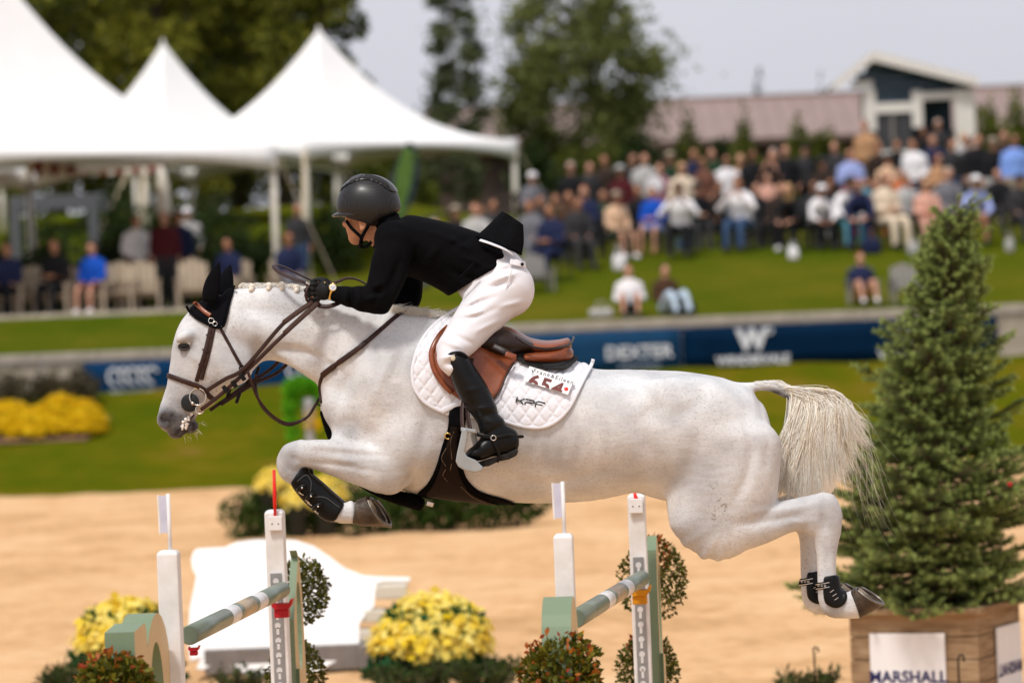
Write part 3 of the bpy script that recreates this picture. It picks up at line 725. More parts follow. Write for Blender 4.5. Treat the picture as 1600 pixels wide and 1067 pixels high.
# plaits along the crest and loose mane at the withers
br = mat('plait_hair', (.80, .74, .64), .6, .25, 120, .6, 260)
for (a, b) in ((393,446),(420,444),(440,443),(463,447),(487,455),(611,478)):
    m_ = MB().ball(LP(a, b+2, -.03), (.013, .014, .014), 10, 8, Matrix.Rotation(a*.37, 3, 'Y'))
    m_.ball(LP(a-1+(a % 3), b+7, -.040), (.0095, .009, .011), 10, 8); m_.ring(LP(a, b+6, -.037), .0095, .0028, (.3, 1, .4), 12, 5)
    m_.build('mane_plait', br, HORSE, True)
rr = random.Random(4); ST3 = []
for k in range(420):
    x = rr.uniform(372, 500); z = 446+max(0, x-440)*.16+rr.uniform(-1, 2.5); y = rr.uniform(-.03, .03); l = rr.uniform(4, 12)
    ST3.append(([LP(x, z+2, y), LP(x+l*.4, z-l*.32, y*1.2), LP(x+l, z-l*.3, y*1.6)], .0012))
for k in range(520):
    x = rr.uniform(606, 688); z = 479+(x-606)*.13+rr.uniform(-2, 7); y = rr.uniform(-.08, .02); l = rr.uniform(10, 30)
    p = LP(x, z+3, y); ST3.append(([p, LP(x+l*.5, z-l*.06+rr.uniform(-2, 2), y-.010), LP(x+l, z+l*rr.uniform(-.25, .45), y-.02)], .0011))
hair('mane', ST3, hair_m, HORSE)
# ------------------------------------------------------------------ ear bonnet
bonnet = hempty('ear_bonnet', 'black ear bonnet covering the grey horse\'s ears', 'ear bonnet')
shell([(296,468),(291,477),(296,487),(306,496),(320,504),(331,509),(340,513),(350,508),(355,490),(359,470),(364,454),(366,446),(357,436),(345,433),(330,440),(310,455)], -.05, .010, .006, 'ear_net', blk_knit, bonnet)
def ear(base, tip, y0, y1, name='ear_cover'):
    b = np.array(base, float); t = np.array(tip, float); v = []; f = []; n = 14; R = 10
    prof = [.72, .92, 1.0, 1.0, .97, .9, .80, .66, .48, .28, .04]
    lead = t-b; perp = np.array((-lead[1], lead[0]))/np.linalg.norm(lead)
    for r in range(R+1):
        q = r/R; c = b+lead*q+perp*(math.sin(q*math.pi)*-2.0); y = y0+(y1-y0)*q; hw = 13.5*prof[r]
        for k in range(n):
            a = 2*math.pi*k/n; u = math.cos(a)*hw; w_ = math.sin(a)*.021*prof[r]
            if w_ < 0: w_ *= .75
            p = c+perp*u; v.append(LP(p[0], p[1], y+w_))
    for r in range(R):
        for k in range(n): f.append((r*n+k, r*n+(k+1) % n, (r+1)*n+(k+1) % n, (r+1)*n+k))
    f.append(tuple(R*n+k for k in range(n))); f.append(tuple(reversed(range(n))))
    return obj(name, mkmesh(name, v, f), blk_knit, bonnet)
ear((327,473), (343,409), -.075, -.085); ear((350,462), (360,414), .065, .085)
mb = MB(); strap(mb, [(291,478),(297,488),(307,497),(321,505),(333,510),(343,513)], .010, .008, .010); mb.build('bonnet_trim', blk_knit, bonnet, True)
mb = MB(); strap(mb, [(366,447),(363,458),(359,472),(355,490),(350,508),(343,513)], .008, .006, .010); mb.build('bonnet_trim', blk_knit, bonnet, True)
# ------------------------------------------------------------------ bridle
bridle = hempty('bridle', 'brown leather bridle with black bit guard on the horse\'s head', 'bridle')
mb = MB(); strap(mb, [(304,473),(312,480),(320,487),(329,493)], .017, .007, .013); mb.build('browband', leather_lt, bridle, True)
def buckle(px, py, r, parent, off=.012, nrm=None):
    p = np.array(surf(px, py, off)); n = grad(p); MB().ring(p, r, .0018, tuple(n), 14, 5).build('buckle', steel, parent, True)
o = strap(MB(), [(332,500),(328,518),(321,548),(313,575),(307,596)], .017, .006, .006).build('cheekpiece', leather, bridle, True)
buckle(330, 501, .011, o)
o = strap(MB(), [(336,504),(333,520),(327,548),(320,575),(315,593)], .014, .006, .004).build('cheekpiece', leather, bridle, True); buckle(336, 506, .009, o)
for (a, b) in ((326,524),(320,547),(314,570)):
    MB().ribbon([surf(a-4, b-1, .009), surf(a+5, b+2, .009)], .007, .004, tuple(grad(surf(a, b)))).build('strap_keeper', leather, bridle)
o = strap(MB(), [(262,586.5),(272,590),(286,595),(300,600),(316,607),(326,618),(336,626)], .020, .009, .004, default=-.03).build('noseband', leather, bridle, True)
o = strap(MB(), [(342,509),(350,523),(362,545),(372,563),(378,573)], .013, .006, .004).build('throat_lash', leather, bridle, True); buckle(343, 511, .008, o, .008)
p = surf(378, 575, .006); MB().ring(p, .010, .0028, (.2, -1, .1), 14, 6).build('martingale_ring', blk_leather, bridle, True)
def disc(c, R, h, M=None):
    return MB().lathe([(R*.35, -h), (R*.92, -h), (R, -h*.4), (R, h*.4), (R*.92, h), (R*.35, h)], 28, M)
p = np.array(surf(297, 629, .008)); q = Vector((-.15, -1, .05)).to_track_quat('Z', 'Y').to_matrix().to_4x4()
disc(None, .037, .004, Matrix.Translation(p) @ q).build('bit_guard', mat('black_rubber', (.012, .012, .012), .55, .2, 40), bridle, True)
ybit = p[1]-.012
MB().ring(LP(309, 620, ybit), .0335, .0030, (-.15, -1, .05), 28, 6).build('bit_ring', steel, bridle, True)
MB().ring(LP(306.5, 600, ybit+.002), .0165, .0028, (-.15, -1, .05), 20, 6).build('bit_ring', steel, bridle, True)
MB().ring(LP(312, 640, ybit+.002), .0165, .0028, (-.15, -1, .05), 20, 6).build('bit_ring', steel, bridle, True)
MB().ball(LP(301, 630, ybit-.004), .008, 12, 8).build('bit_joint', steel, bridle, True)
mb = MB(); strap(mb, [(312,644),(317,640),(330,632),(343,620)], .012, .004, .003, default=-.03); mb.build('curb_strap', mat('pale_strap', (.45, .36, .26), .5, .15, 60), bridle, True)
# ------------------------------------------------------------------ reins
reins = hempty('reins', 'long brown leather reins running from the bit to the rider\'s gloved hand', 'reins')
def air(mbname, pts, width, mat_, parent, nrm=(-.1, -1, .15), thick=.005, n=6):
    q = catmull(pts, n); return MB().ribbon([LP(*p) for p in q], width, thick, nrm).build(mbname, mat_, parent, True)
yb = ybit-.008
air('rein', [(320,612,yb),(352,592,-.135),(383,574,-.165),(445,503,-.185),(490,472,-.165)], .016, leather, reins)
air('rein', [(314,640,yb),(349,613,-.125),(394,571,-.165),(442,524,-.19),(499,472,-.165)], .016, leather, reins)
air('rein_grip', [(443,504,-.193),(466,487,-.190),(488,472,-.172)], .020, mat('rubber_grip_brown', (.055, .028, .020), .6, .2, 60, .4, 300), reins, thick=.008)
air('rein_grip', [(444,521,-.197),(470,497,-.192),(496,474,-.172)], .020, mat('rubber_grip_brown', (.055, .028, .020)), reins, thick=.008)
air('rein', [(328,641,.03),(380,604,.10),(436,564,.14),(500,474,.12)], .014, leather, reins)
air('rein', [(345,632,.04),(395,600,.11),(447,570,.15),(505,474,.12)], .014, leather, reins)
air('rein_loop', [(484,445,-.15),(470,439,-.15),(452,433,-.13),(436,425,-.10),(428,417,-.06),(432,414,-.02),(446,418,.02),(470,430,.06),(492,440,.09)], .017, leather, reins, (0, -.5, 1))
air('rein_loop', [(516,443,-.09),(528,440,-.07),(540,435,-.05),(556,436,-.02),(576,446,.02),(590,456,.05)], .015, leather, reins, (0, -.6, 1))
air('rein_loop', [(482,446,-.17),(478,456,-.185),(479,468,-.18),(485,473,-.17)], .012, leather, reins, (-.6, -.8, 0))
air('rein_loop', [(497,477,-.16),(508,479,-.165),(520,477,-.165),(534,471,-.15)], .018, leather, reins, (0, -1, .3))
MB().box((-.009, -.004, -.004), (.009, .004, .004), Matrix.Translation(LP(481, 443, -.16)) @ Matrix.Rotation(.5, 4, 'Y'), .0015).build('rein_clasp', steel, reins)
# running martingale fork, hanging loop under the neck
mart = hempty('martingale', 'brown martingale straps hanging in a loop under the horse\'s neck', 'martingale')
air('martingale_fork', [(387,580,-.16),(394,600,-.155),(404,624,-.13),(424,648,-.09),(449,661,-.05),(478,653,-.03),(492,634,-.02),(499,622,-.02)], .011, leather, mart)
air('martingale_fork', [(400,585,.10),(400,610,.06),(410,636,.02),(430,655,-.02),(452,664,-.035),(478,654,-.035)], .011, leather, mart)
for (a, b, y) in ((352,608,-.14),(366,600,-.15),(379,589,-.16)):
    MB().box((-.009, -.006, -.016), (.009, .006, .016), Matrix.Translation(LP(a, b, y)) @ Matrix.Rotation(-.6, 4, 'Y'), .003).build('rein_stop', blk_leather, mart)
for (a, b, y) in ((358,612,.07),(372,622,.08),(388,592,.1),(402,580,.12)):
    MB().box((-.007, -.006, -.022), (.007, .006, .022), Matrix.Translation(LP(a, b, y)) @ Matrix.Rotation(.35, 4, 'Y'), .003).build('rein_stop', blk_leather, mart)
# ------------------------------------------------------------------ breastplate
bp_ = hempty('breastplate', 'brown breastplate strap crossing the horse\'s shoulder above a black fleece pad', 'breastplate')
o = strap(MB(), [(636,483),(618,495),(590,519),(560,544),(532,564),(503,588)], .018, .006, .004, 10).build('shoulder_strap', leather, bp_, True)
buckle(559, 545, .012, o, .008)
strap(MB(), [(572,534),(560,544),(545,555),(528,567)], .021, .005, .010).build('strap_overlay', leather, bp_, True)
strap(MB(), [(522,572),(510,581),(503,587)], .023, .008, .008).build('strap_end', leather, bp_, True)
strap(MB(), [(504,586),(499.5,600),(500,614),(502,629)], .015, .006, .003, default=-.06).build('chest_strap', leather, bp_, True)
MB().ring(LP(500, 628, -.05), .013, .003, (.3, -1, 0), 14, 6).build('chest_ring', blk_leather, bp_, True)
fl = Sdf().pairs([((499,644),(509,642),-.02,.045),((504,662),(519,660),-.02,.05),((512,686),(530,684),-.02,.05),((522,706),(542,702),-.02,.05)], k=.01)
v, q = surface_nets(*fl.grid(.006), .006); obj('chest_fleece', mkmesh('chest_fleece', v, q), blk_fur, bp_)
fl = Sdf().pairs([((560,750),(562,760),0,.05),((590,758),(586,774),0,.055),((620,766),(612,785),0,.055),((650,772),(640,794),0,.055),((664,780),(652,797),0,.05)], k=.01)
v, q = surface_nets(*fl.grid(.006), .006); obj('belly_fleece', mkmesh('belly_fleece', v, q), blk_fur, bp_)
# ------------------------------------------------------------------ girth with belly guard
girth = hempty('girth', 'dark brown belly guard girth edged in black fleece', 'girth')
shell([(705,636),(700,668),(692,692),(680,732),(666,758),(652,772),(644,796),(668,800),(696,788),(740,796),(786,800),(804,800),(806,790),(790,782),(765,774),(746,766),(731,750),(724,732),(722,700),(726,668),(730,636)], -.2, .012, .007, 'girth_lining', blk_fur, girth, npoly=3)
shell([(707,655),(702,680),(694,706),(686,734),(676,758),(664,776),(690,783),(735,790),(785,798),(786,794),(757,782),(735,770),(723,752),(716,730),(715,700),(719,668),(722,655)], -.2, .018, .007, 'belly_guard', belly_leather, girth, npoly=3)
shell([(704,636),(703,664),(724,664),(729,636)], -.2, .022, .006, 'girth_strap', blk_knit, girth, npoly=2, side=-1)
p = np.array(surf(700, 681, .016)); MB().ring(p, .012, .003, tuple(grad(p)), 16, 6).build('girth_ring', gold, girth, True)
for px in ([(697,700),(690,716),(697,730),(692,742),(699,752)], [(712,668),(704,690),(706,720),(701,745)], [(720,760),(738,776),(760,786)]):
    q = catmull(px, 6); MB().tube([surf(a, b, .019) for a, b in q], .0013, 5).build('stitch_line', mat('tan_thread', (.17, .115, .075), .7), girth, True)
MB().box((-.014, -.01, -.01), (.014, .01, .01), Matrix.Translation(LP(672, 787, -.05)) @ Matrix.Rotation(.3, 4, 'Y'), .003).build('girth_clip', steel, girth)
# ------------------------------------------------------------------ saddle pad
pad = hempty('saddle_pad', 'white quilted saddle pad with dark lettering and a number card', 'saddle pad')
PADPX = [(722,478),(702,489),(680,506),(664,524),(652,547),(645,574),(645,594),(651,612),(665,629),(687,641),(704,647),(732,650),(780,655),(811,664.5),(838,668),(858,664),(876,652),(891,634),(903,610),(914,588),(924,570),(927,561),(906,556),(880,548),(840,525),(780,495),(745,470)]
def quilt(X, Z):
    u = (X*.80+Z*.60)/.043; v_ = (X*.80-Z*.60)/.043
    a = np.abs(np.sin(np.pi*u)); b = np.abs(np.sin(np.pi*v_)); return .0065*np.minimum(1, 1.9*np.minimum(a, b))**.7
shell(PADPX, -.27, .008, .0052, 'quilted_pad', wht_pad, pad, quilt, relax=0)
mb = MB(); strap(mb, PADPX[0:13], .014, .007, .013, 5); strap(mb, PADPX[12:22], .014, .007, .013, 5); mb.build('pad_binding', wht_pad, pad, True)
mb = MB(); strap(mb, [(690,643),(704,636),(716,631),(724,628)], .022, .006, .02); mb.build('pad_loop', wht_pad, pad, True)
# card 654
card_m = mat('card_white', (.80, .79, .80), .45, .02, 10)
def decal_frame(px, py, ang, off):
    p = np.array(surf(px, py, off)); n = grad(p); n = Vector(n); n = Vector((n.x*.5, n.y, n.z*.8)).normalized()
    xa = Vector((math.cos(ang), 0, math.sin(ang))); xa = (xa-n*xa.dot(n)).normalized(); za = n.cross(xa)
    return Matrix(((xa.x, za.x, n.x, p[0]), (xa.y, za.y, n.y, p[1]), (xa.z, za.z, n.z, p[2]), (0, 0, 0, 1)))
def text_mesh(txt, size, depth=.0006, shear=0, spacing=1.0, bold=0, font=None):
    c = bpy.data.curves.new('txt', 'FONT'); c.body = txt; c.size = size; c.extrude = depth; c.align_x = 'CENTER'; c.align_y = 'CENTER'; c.shear = shear; c.space_character = spacing; c.offset = bold
    c.resolution_u = 4; o = bpy.data.objects.new('txt', c); COL.objects.link(o)
    dg = bpy.context.evaluated_depsgraph_get(); me = bpy.data.meshes.new_from_object(o.evaluated_get(dg)); bpy.data.objects.remove(o); bpy.data.curves.remove(c)
    return me
def text(name, txt, M, size, mat_, parent, **k):
    me = text_mesh(txt, size, **k); me.transform(M); return obj(name, me, mat_, parent)
CM = decal_frame(857, 595, -.405, .030)
cw = .094
card = MB().box((-cw, -.034, -.001), (cw, .038, .001), CM, .0008).build('number_card', card_m, pad)
ink_red = mat('maroon_ink', (.14, .035, .03), .55); ink = mat('black_ink', (.012, .012, .014), .55); ink_g = mat('grey_ink', (.13, .13, .14), .6)
t_ = text_mesh('654', .086, .0005, bold=.003, spacing=1.15)
# the card's lower edge cuts the digits
bm = bmesh.new(); bm.from_mesh(t_); bmesh.ops.bisect_plane(bm, geom=bm.verts[:]+bm.edges[:]+bm.faces[:], plane_co=(0, -.006, 0), plane_no=(0, -1, 0), clear_outer=True); bm.to_mesh(t_); bm.free()
t_.transform(CM @ Matrix.Translation((-.004, -.027, .0016))); obj('card_number', t_, ink_red, card)
text('card_lettering', 'Frank&Eileen', CM @ Matrix.Translation((.012, .024, .0016)), .0255, ink_g, card, spacing=1.25)
MB().lathe([(.0001, 0), (.0085, 0), (.0085, .0012), (.0001, .0012)], 20, CM @ Matrix.Translation((.079, -.012, .0012))).build('card_dot', mat('red_dot', (.62, .03, .02), .5), card)
MB().tube([CM @ Vector((-.078, .024, .002)), CM @ Vector((-.070, .012, .002)), CM @ Vector((-.064, -.004, .002))], [.002, .0014, .0006], 6).build('card_figure', ink, card)
# KPF drawn as flat strokes
KM = decal_frame(829, 629.5, -.22, .0185)
def strokes(name, lines, M, wd, mat_, parent, th=.0012):
    mb = MB()
    for l in lines: mb.ribbon([M @ Vector((x, y, .0004)) for x, y in l], wd, th, tuple(M.to_3x3() @ Vector((0, 0, 1))))
    return mb.build(name, mat_, parent)
u = .0105
strokes('pad_lettering', [[(-5.4*u, u*1.25), (-5.4*u, -u*1.1)], [(-5.2*u, 0), (-3.9*u, 0)], [(-3.9*u, 0), (-2.5*u, u*1.2)], [(-3.9*u, 0), (-2.6*u, -u*1.1)],
    [(-2.2*u, u*1.1), (.8*u, u*1.1), (1.3*u, u*.8), (1.3*u, u*.2), (.8*u, 0), (-1.8*u, 0)], [(-2.0*u, 0), (-2.0*u, -u*1.1)],
    [(5.4*u, u*1.1), (2.6*u, u*1.1), (2.0*u, u*.7), (2.0*u, -u*1.1)], [(2.2*u, 0), (4.6*u, 0)]], KM, .0052, ink, pad)
# ------------------------------------------------------------------ saddle
saddle = hempty('saddle', 'tan and dark brown leather jumping saddle under the rider', 'saddle')
shell([(738,515),(706,512),(690,522),(679,540),(674,557),(680,582),(694,602),(712,620),(735,630),(758,630),(771,624),(781,611),(791,586),(804,566),(824,556),(806,530),(775,512)], -.27, .026, .006, 'flap', leather_lt, saddle)
mb = MB(); strap(mb, [(700,511),(688,523),(678,540),(674,556),(679,578),(692,599),(706,613)], .022, .018, .028); mb.build('knee_block', leather_lt, saddle, True)
mb = MB(); strap(mb, [(760,630),(772,623),(782,609),(791,587),(803,567)], .006, .006, .030); mb.build('flap_edge', leather_dk, saddle, True)
def solid(name, lst, mat_, parent, vs=.006, k=.012, cap=.4, cut=None, relax=1):
    s = Sdf(); s.pairs(lst, k=k, cap=cap); f, org = s.grid(vs)
    if cut is not None:
        X = org[0]+vs*np.arange(f.shape[0])[:, None, None]; Y = org[1]+vs*np.arange(f.shape[1])[None, :, None]; Z = org[2]+vs*np.arange(f.shape[2])[None, None, :]
        f = np.maximum(f, cut(X, Y, Z))
    v, q = surface_nets(f, org, vs, relax); return obj(name, mkmesh(name, v, q), mat_, parent)
solid('seat', [((728,496),(735,545),0,.10),((760,506),(762,550),0,.12),((790,510),(800,550),0,.15),((815,523),(822,556),0,.175),((845,531),(848,556),0,.185),((872,530.5),(870,553),0,.165),((892,526),(886,548),0,.11)], leather_lt, saddle)
solid('skirt', [((752,508),(748,556),-.13,.10),((785,512),(780,562),-.14,.10),((806,524),(812,556),-.15,.085),((826,535),(838,548),-.16,.06)], leather_dk, saddle)
solid('cantle_panel', [((818,550),(822,566),-.12,.115),((838,549),(842,569),-.12,.12),((862,546),(864,571),-.11,.12),((880,541),(882,568),-.09,.115),((889,541),(888,560),-.07,.09)], leather_lt, saddle)
solid('cantle_panel', [((818,550),(822,566),.12,.115),((838,549),(842,569),.12,.12),((862,546),(864,571),.11,.12),((880,541),(882,568),.09,.115)], leather_lt, saddle)
mb = MB(); mb.tube([LP(*p) for p in catmull([(806,527,-.245),(828,540,-.262),(850,545,-.262),(872,543,-.225),(890,538,-.13),(896,529,-.03),(896,527,.06)], 6)], .005, 8); mb.build('seat_welt', leather_dk, saddle, True)
shell([(806,560),(826,571),(853,576.5),(884,576.5),(898,567),(905,559),(888,552),(850,548),(815,545)], -.24, .034, .006, 'half_pad', mat('dark_grey_pad', (.022, .022, .022), .9, .2, 50, .5, 400), saddle)
air('stirrup_bar_strap', [(770,540,-.265),(786,548,-.285),(800,556,-.29)], .026, leather_dk, saddle, (.1, -1, .3), .008)
air('strap_loop', [(790,553,-.295),(800,557,-.297),(806,558,-.292)], .024, leather_lt, saddle, (.1, -1, .3), .012)
air('stirrup_leather', [(733,560,-.30),(728,600,-.345),(722,640,-.385),(723,672,-.44)], .017, leather, saddle, (-.6, -1, 0))
air('stirrup_leather', [(737,560,-.29),(734,600,-.33),(730,640,-.365),(735,674,-.41)], .017, leather, saddle, (-.6, -1, 0))
# stirrup iron
stir = MB()
plate = lambda pts, y0, y1: [[LP(a, b, y0) for a, b in pts], [LP(a, b, y1) for a, b in pts]]
def slab(mb, pts, y0, y1):
    n = len(pts); A = [Vector(LP(a, b, y0)) for a, b in pts]; B = [Vector(LP(a, b, y1)) for a, b in pts]
    mb.add(A+B, [tuple(range(n)), tuple(reversed(range(n, 2*n)))]+[(i, i+n, (i+1) % n+n, (i+1) % n) for i in range(n)]); return mb
slab(stir, [(722,671),(729,669),(731,676),(729,690),(726,706),(730,713),(744,719),(755,730),(753,735.5),(742,738),(727,735),(716,729),(712,721),(714,708),(719,686)], -.480, -.455)
slab(stir, [(712,721),(717,716),(756,729),(753,736),(741,738.5),(722,733)], -.455, -.325)
slab(stir, [(737,672),(743,674),(746,688),(752,706),(748,716),(741,712),(739,696),(735,682)], -.335, -.320)
slab(stir, [(720,667),(744,671),(744,677),(720,674)], -.475, -.32)
o = stir.build('stirrup', silver_paint, saddle)
b_ = o.modifiers.new('soft', 'BEVEL'); b_.width = .005; b_.segments = 3; b_.limit_method = 'ANGLE'
slab(MB(), [(722,716),(728,711),(757,727),(755,731)], -.452, -.33).build('tread', blk_leather, o)
# far side stirrup leather and iron
air('stirrup_leather', [(737,560,.29),(732,600,.33),(724,640,.36),(724,672,.375)], .017, leather, saddle, (.6, 1, 0))
st2 = MB(); slab(st2, [(712,721),(717,716),(756,729),(753,736),(741,738.5),(722,733)], .325, .425); slab(st2, [(722,671),(729,669),(731,676),(726,706),(716,729),(712,721),(719,686)], .425, .44); slab(st2, [(737,672),(743,674),(752,706),(748,716),(735,682)], .32, .335)
st2.build('stirrup', silver_paint, saddle)
# ------------------------------------------------------------------ leg boots of the horse
def leg_shell(name, px, y, thick, parent, vs=.0055, m=None, side=None):
    poly = smooth_poly(px, y, 3); P = np.array(poly)
    lo = np.array((P[:, 0].min()-.02, y-.10, P[:, 1].min()-.02)); hi = np.array((P[:, 0].max()+.02, y+.10, P[:, 1].max()+.02))
    f, org = horse.grid(vs, lo, hi); X = org[0]+vs*np.arange(f.shape[0])[:, None]; Z = org[2]+vs*np.arange(f.shape[2])[None, :]
    sd_ = poly_sd(poly, X, Z)[:, None, :]; e = .01; a = f-thick; h = np.clip(.5-.5*(sd_-a)/e, 0, 1); d = sd_*(1-h)+a*h+e*h*(1-h)
    v, q = surface_nets(d, org, vs, 1); return obj(name, mkmesh(name, v, q), m or blk_leather, parent)
stud = mat('silver_stud', (.75, .73, .7), .3, metal=1)
def tendon(y, dx, label):
    t = hempty('tendon_boot', label, 'tendon boot', 'tendon boots on the forelegs')
    q = lambda L_: [(a+dx, b+dx*.3) for a, b in L_]
    leg_shell('boot_shell', q([(455,757),(459,748),(468,735),(477,729),(488,737),(512,762),(530,778),(538,787),(531,802),(524,813),(514,815),(503,812),(488,798),(468,777)]), y, .012, t)
    if y < 0:
        yy = y-.052
        for (a, b) in ((473,760),(487,773),(498,789)):
            MB().tube([LP(a-8, b+6, yy+.012), LP(a-3, b+1, yy), LP(a+6, b-3, yy-.002)], [.009, .011, .008], 8).build('boot_strap', blk_leather, t, True)
            MB().ball(LP(a-1, b+2, yy-.011), .0042, 10, 6).build('stud', stud, t, True)
        for (a, b) in ((466,768),(470,771),(480,783),(483,787),(490,796),(494,800)):
            MB().ribbon([LP(a-3, b-2, yy+.014), LP(a+4, b+2.5, yy+.010)], .004, .003, (-.5, -1, -.4)).build('edge_stud', stud, t)
        MB().tube([LP(a, b, yy+.007) for a, b in catmull([(464,752),(478,742),(486,752),(485,770)], 5)], .0011, 5).build('stitch_line', mat('grey_thread', (.12, .12, .12), .7), t, True)
        MB().tube([LP(a, b, yy+.006) for a, b in catmull([(490,776),(508,777),(524,788),(531,793)], 5)], .0011, 5).build('stitch_line', mat('grey_thread', (.12, .12, .12), .7), t, True)
tendon(-.135, 0, 'black tendon boot with steel studs on the horse\'s near foreleg')
tendon(.135, 6, 'black tendon boot on the hidden far foreleg behind the near one')
def fetboot(y, dx, dy, label):
    t = hempty('fetlock_boot', label, 'fetlock boot', 'fetlock boots on the hind legs')
    q = lambda L_: [(a+dx, b+dy) for a, b in L_]
    leg_shell('boot_shell', q([(1286,903),(1294,899),(1310,898),(1318,912),(1323,928),(1319,942),(1307,949),(1293,945),(1286,934)]), y, .012, t)
    bd = leg_shell('boot_band', q([(1268,913),(1280,909),(1298,907),(1299,917),(1282,920),(1268,923)]), y, .0075, t, .0045, blk_knit)
    for e in (-3, 4):
        MB().ribbon([LP(a+dx, b+dy+e, yy) for a, b, yy in ((1296,912.5,y-.047),(1288,914,y-.046),(1281,915,y-.036),(1275,916,y-.016))], .003, .003, (-.25, -1, 0)).build('band_stripe', stud, bd)
    for k, a in enumerate((1279, 1284, 1289)):
        MB().ring(LP(a+dx, 914.5+dy, y-.047+.006*(2-k)), .0035, .001, (-.2, -1, 0), 10, 4).build('band_mark', stud, bd)
    for (a, b) in ((1304,931),(1300,925),(1307,937)):
        MB().ribbon([LP(a+dx-3, b+dy, y-.052), LP(a+dx+3, b+dy-4, y-.052)], .0025, .002, (0, -1, 0)).build('boot_mark', stud, t)
fetboot(-.145, 0, 0, 'black fetlock boot with striped band on the nearer hind leg')
fetboot(.125, -26, -6, 'black fetlock boot partly hidden behind the nearer hind leg')
# ------------------------------------------------------------------ the rider
TORSO = [((826,418),(742,474),0,.165),((802,392),(716,482),0,.168),((759,368),(702,464),0,.172),((712,352),(668,444),0,.180),((672,342),(634,430),0,.190),((641,337),(606,414),0,.180),((622,340),(594,392),0,.145)]
def arm(s):
    if s < 0: return [((596,366),(640,400),-.165,.072),((583,396),(640,420),-.205,.066),((577,425),(628,446),-.225,.060),((572,450),(616,470),-.240,.053),((572,468),(606,494),-.245,.048)]
    return [((606,372),(650,400),.165,.068),((610,400),(660,425),.20,.062),((614,435),(661,445),.215,.058),((616,462),(658,470),.21,.050),((610,478),(648,482),.20,.045)]
def fore(s):
    if s < 0: return [((583,450),(589,491),-.245,.050),((566,446),(570,488),-.235,.046),((548,447),(549,481),-.205,.040),((533,447),(530,474),-.175,.036),((522,447),(518,470),-.155,.032)]
    return [((640,470),(640,488),.20,.045),((590,458),(594,486),.18,.040),((548,450),(550,478),.15,.036),((522,447),(520,468),.12,.032)]
THIGH = lambda s: [((828,440),(745,462),s*.10,.115),((824,462),(722,476),s*.13,.112),((806,484),(707,494),s*.17,.102),((780,508),(695,516),s*.225,.092),((757,531),(687,533),s*.275,.084),((735,548),(681,548),s*.315,.072),((722,560),(683,566),s*.335,.062),((722,578),(697,582),s*.345,.055)]
SHAFT = lambda s: [((728,556),(699,556),s*.340,.056),((737,566),(699,570),s*.345,.060),((748,583),(704,592),s*.35,.062),((764,607),(714,615),s*.355,.060),((775,630),(730,637),s*.36,.054),((782,650),(743,656),s*.365,.046),((790,663),(752,673),s*.368,.043)]
FOOT = lambda s: [((806,672),(800,706),s*.362,.036),((797,668),(790,711),s*.366,.041),((780,668),(776,714),s*.372,.044),((765,676),(762,718),s*.38,.045),((750,690),(748,722),s*.39,.046),((737,700),(735,721),s*.398,.044),((729,708),(728,717),s*.402,.034)]
def shrink(lst, k): return [(tuple(((a[0]+b[0])/2+(a[0]-b[0])/2*k, (a[1]+b[1])/2+(a[1]-b[1])/2*k)), tuple(((a[0]+b[0])/2-(a[0]-b[0])/2*k, (a[1]+b[1])/2-(a[1]-b[1])/2*k)), y, w_*k) for a, b, y, w_ in lst]
def head_parts(s):
    s.ell((575,320,.01), (.098,.076,.088), 10, k=.02)          # skull
    s.ell((562,352,.03), (.058,.058,.062), 20, k=.03)          # face
    s.ell((556,372,.035), (.030,.036,.028), 25, k=.02)         # chin
    s.ell((541,351,.07), (.020,.014,.015), -25, k=.012)        # nose
    s.ell((548,337,.03), (.02,.045,.014), 0, k=.012)           # brow
    s.ell((546,343,-.020), (.012,.016,.010), 0, k=.008, op='sub')
    s.ell((551,353,-.018), (.016,.014,.014), 0, k=.012)        # cheekbone
    s.chain([(*LP(585,352,.0),.052,.052),(*LP(598,372,0),.055,.056),(*LP(622,392,0),.07,.08)], k=.03)
body = Sdf(); head_parts(body)
body.pairs(shrink(TORSO, .70), k=.03)
for s in (-1, 1):
    body.pairs(shrink(arm(s), .62), k=.02); body.pairs(shrink(fore(s), .6), k=.02); body.pairs(shrink(THIGH(s), .78), k=.03); body.pairs(shrink(SHAFT(s), .6), k=.02); body.pairs(shrink(FOOT(s), .6), k=.02)
# palms and fingers inside the gloves
def hand(S_, s, g=1.0):
    Y = -.150 if s < 0 else .115; dx = 0 if s < 0 else 4
    S_.ell((504+dx,455,Y), (.034*g,.017*g,.036*g), -10, k=.012)
    S_.chain([(*LP(522+dx,458,Y), .024*g, .020*g), (*LP(508+dx,456,Y), .030*g, .019*g)], k=.012, n=1)
    o = -s*-1
    for i in range(4):
        py = 443.5+7.6*i; kx = 489-2.5*math.sin(i/3*math.pi)+dx+(1.5 if i == 3 else 0); r = (.0105, .011, .0105, .009)[i]*g; L_ = (.9, 1.05, 1, .8)[i]
        P = [(kx+7, py+1, Y), (kx, py+1, Y+s*.010), (kx-7*L_, py+2.2, Y-s*.004), (kx-7.5*L_, py+3.5, Y-s*.022), (kx, py+4, Y-s*.036), (kx+7, py+3, Y-s*.034)]
        S_.chain([(*LP(*p), r*(1-.03*j), r*(1-.03*j)) for j, p in enumerate(P)], k=.003, n=3, cap=1)
    P = [(512+dx, 446, Y-s*.006), (504+dx, 438.5, Y-s*.012), (496+dx, 437.5, Y-s*.02), (488+dx, 440, Y-s*.024)]
    S_.chain([(*LP(*p), r_*g, r_*g) for p, r_ in zip(P, (.015, .0125, .011, .0095))], k=.005, n=3, cap=1)
for s in (-1, 1): hand(body, s, .86)
f, org = body.grid(.0075); v, q = surface_nets(f, org, .0075, 1)
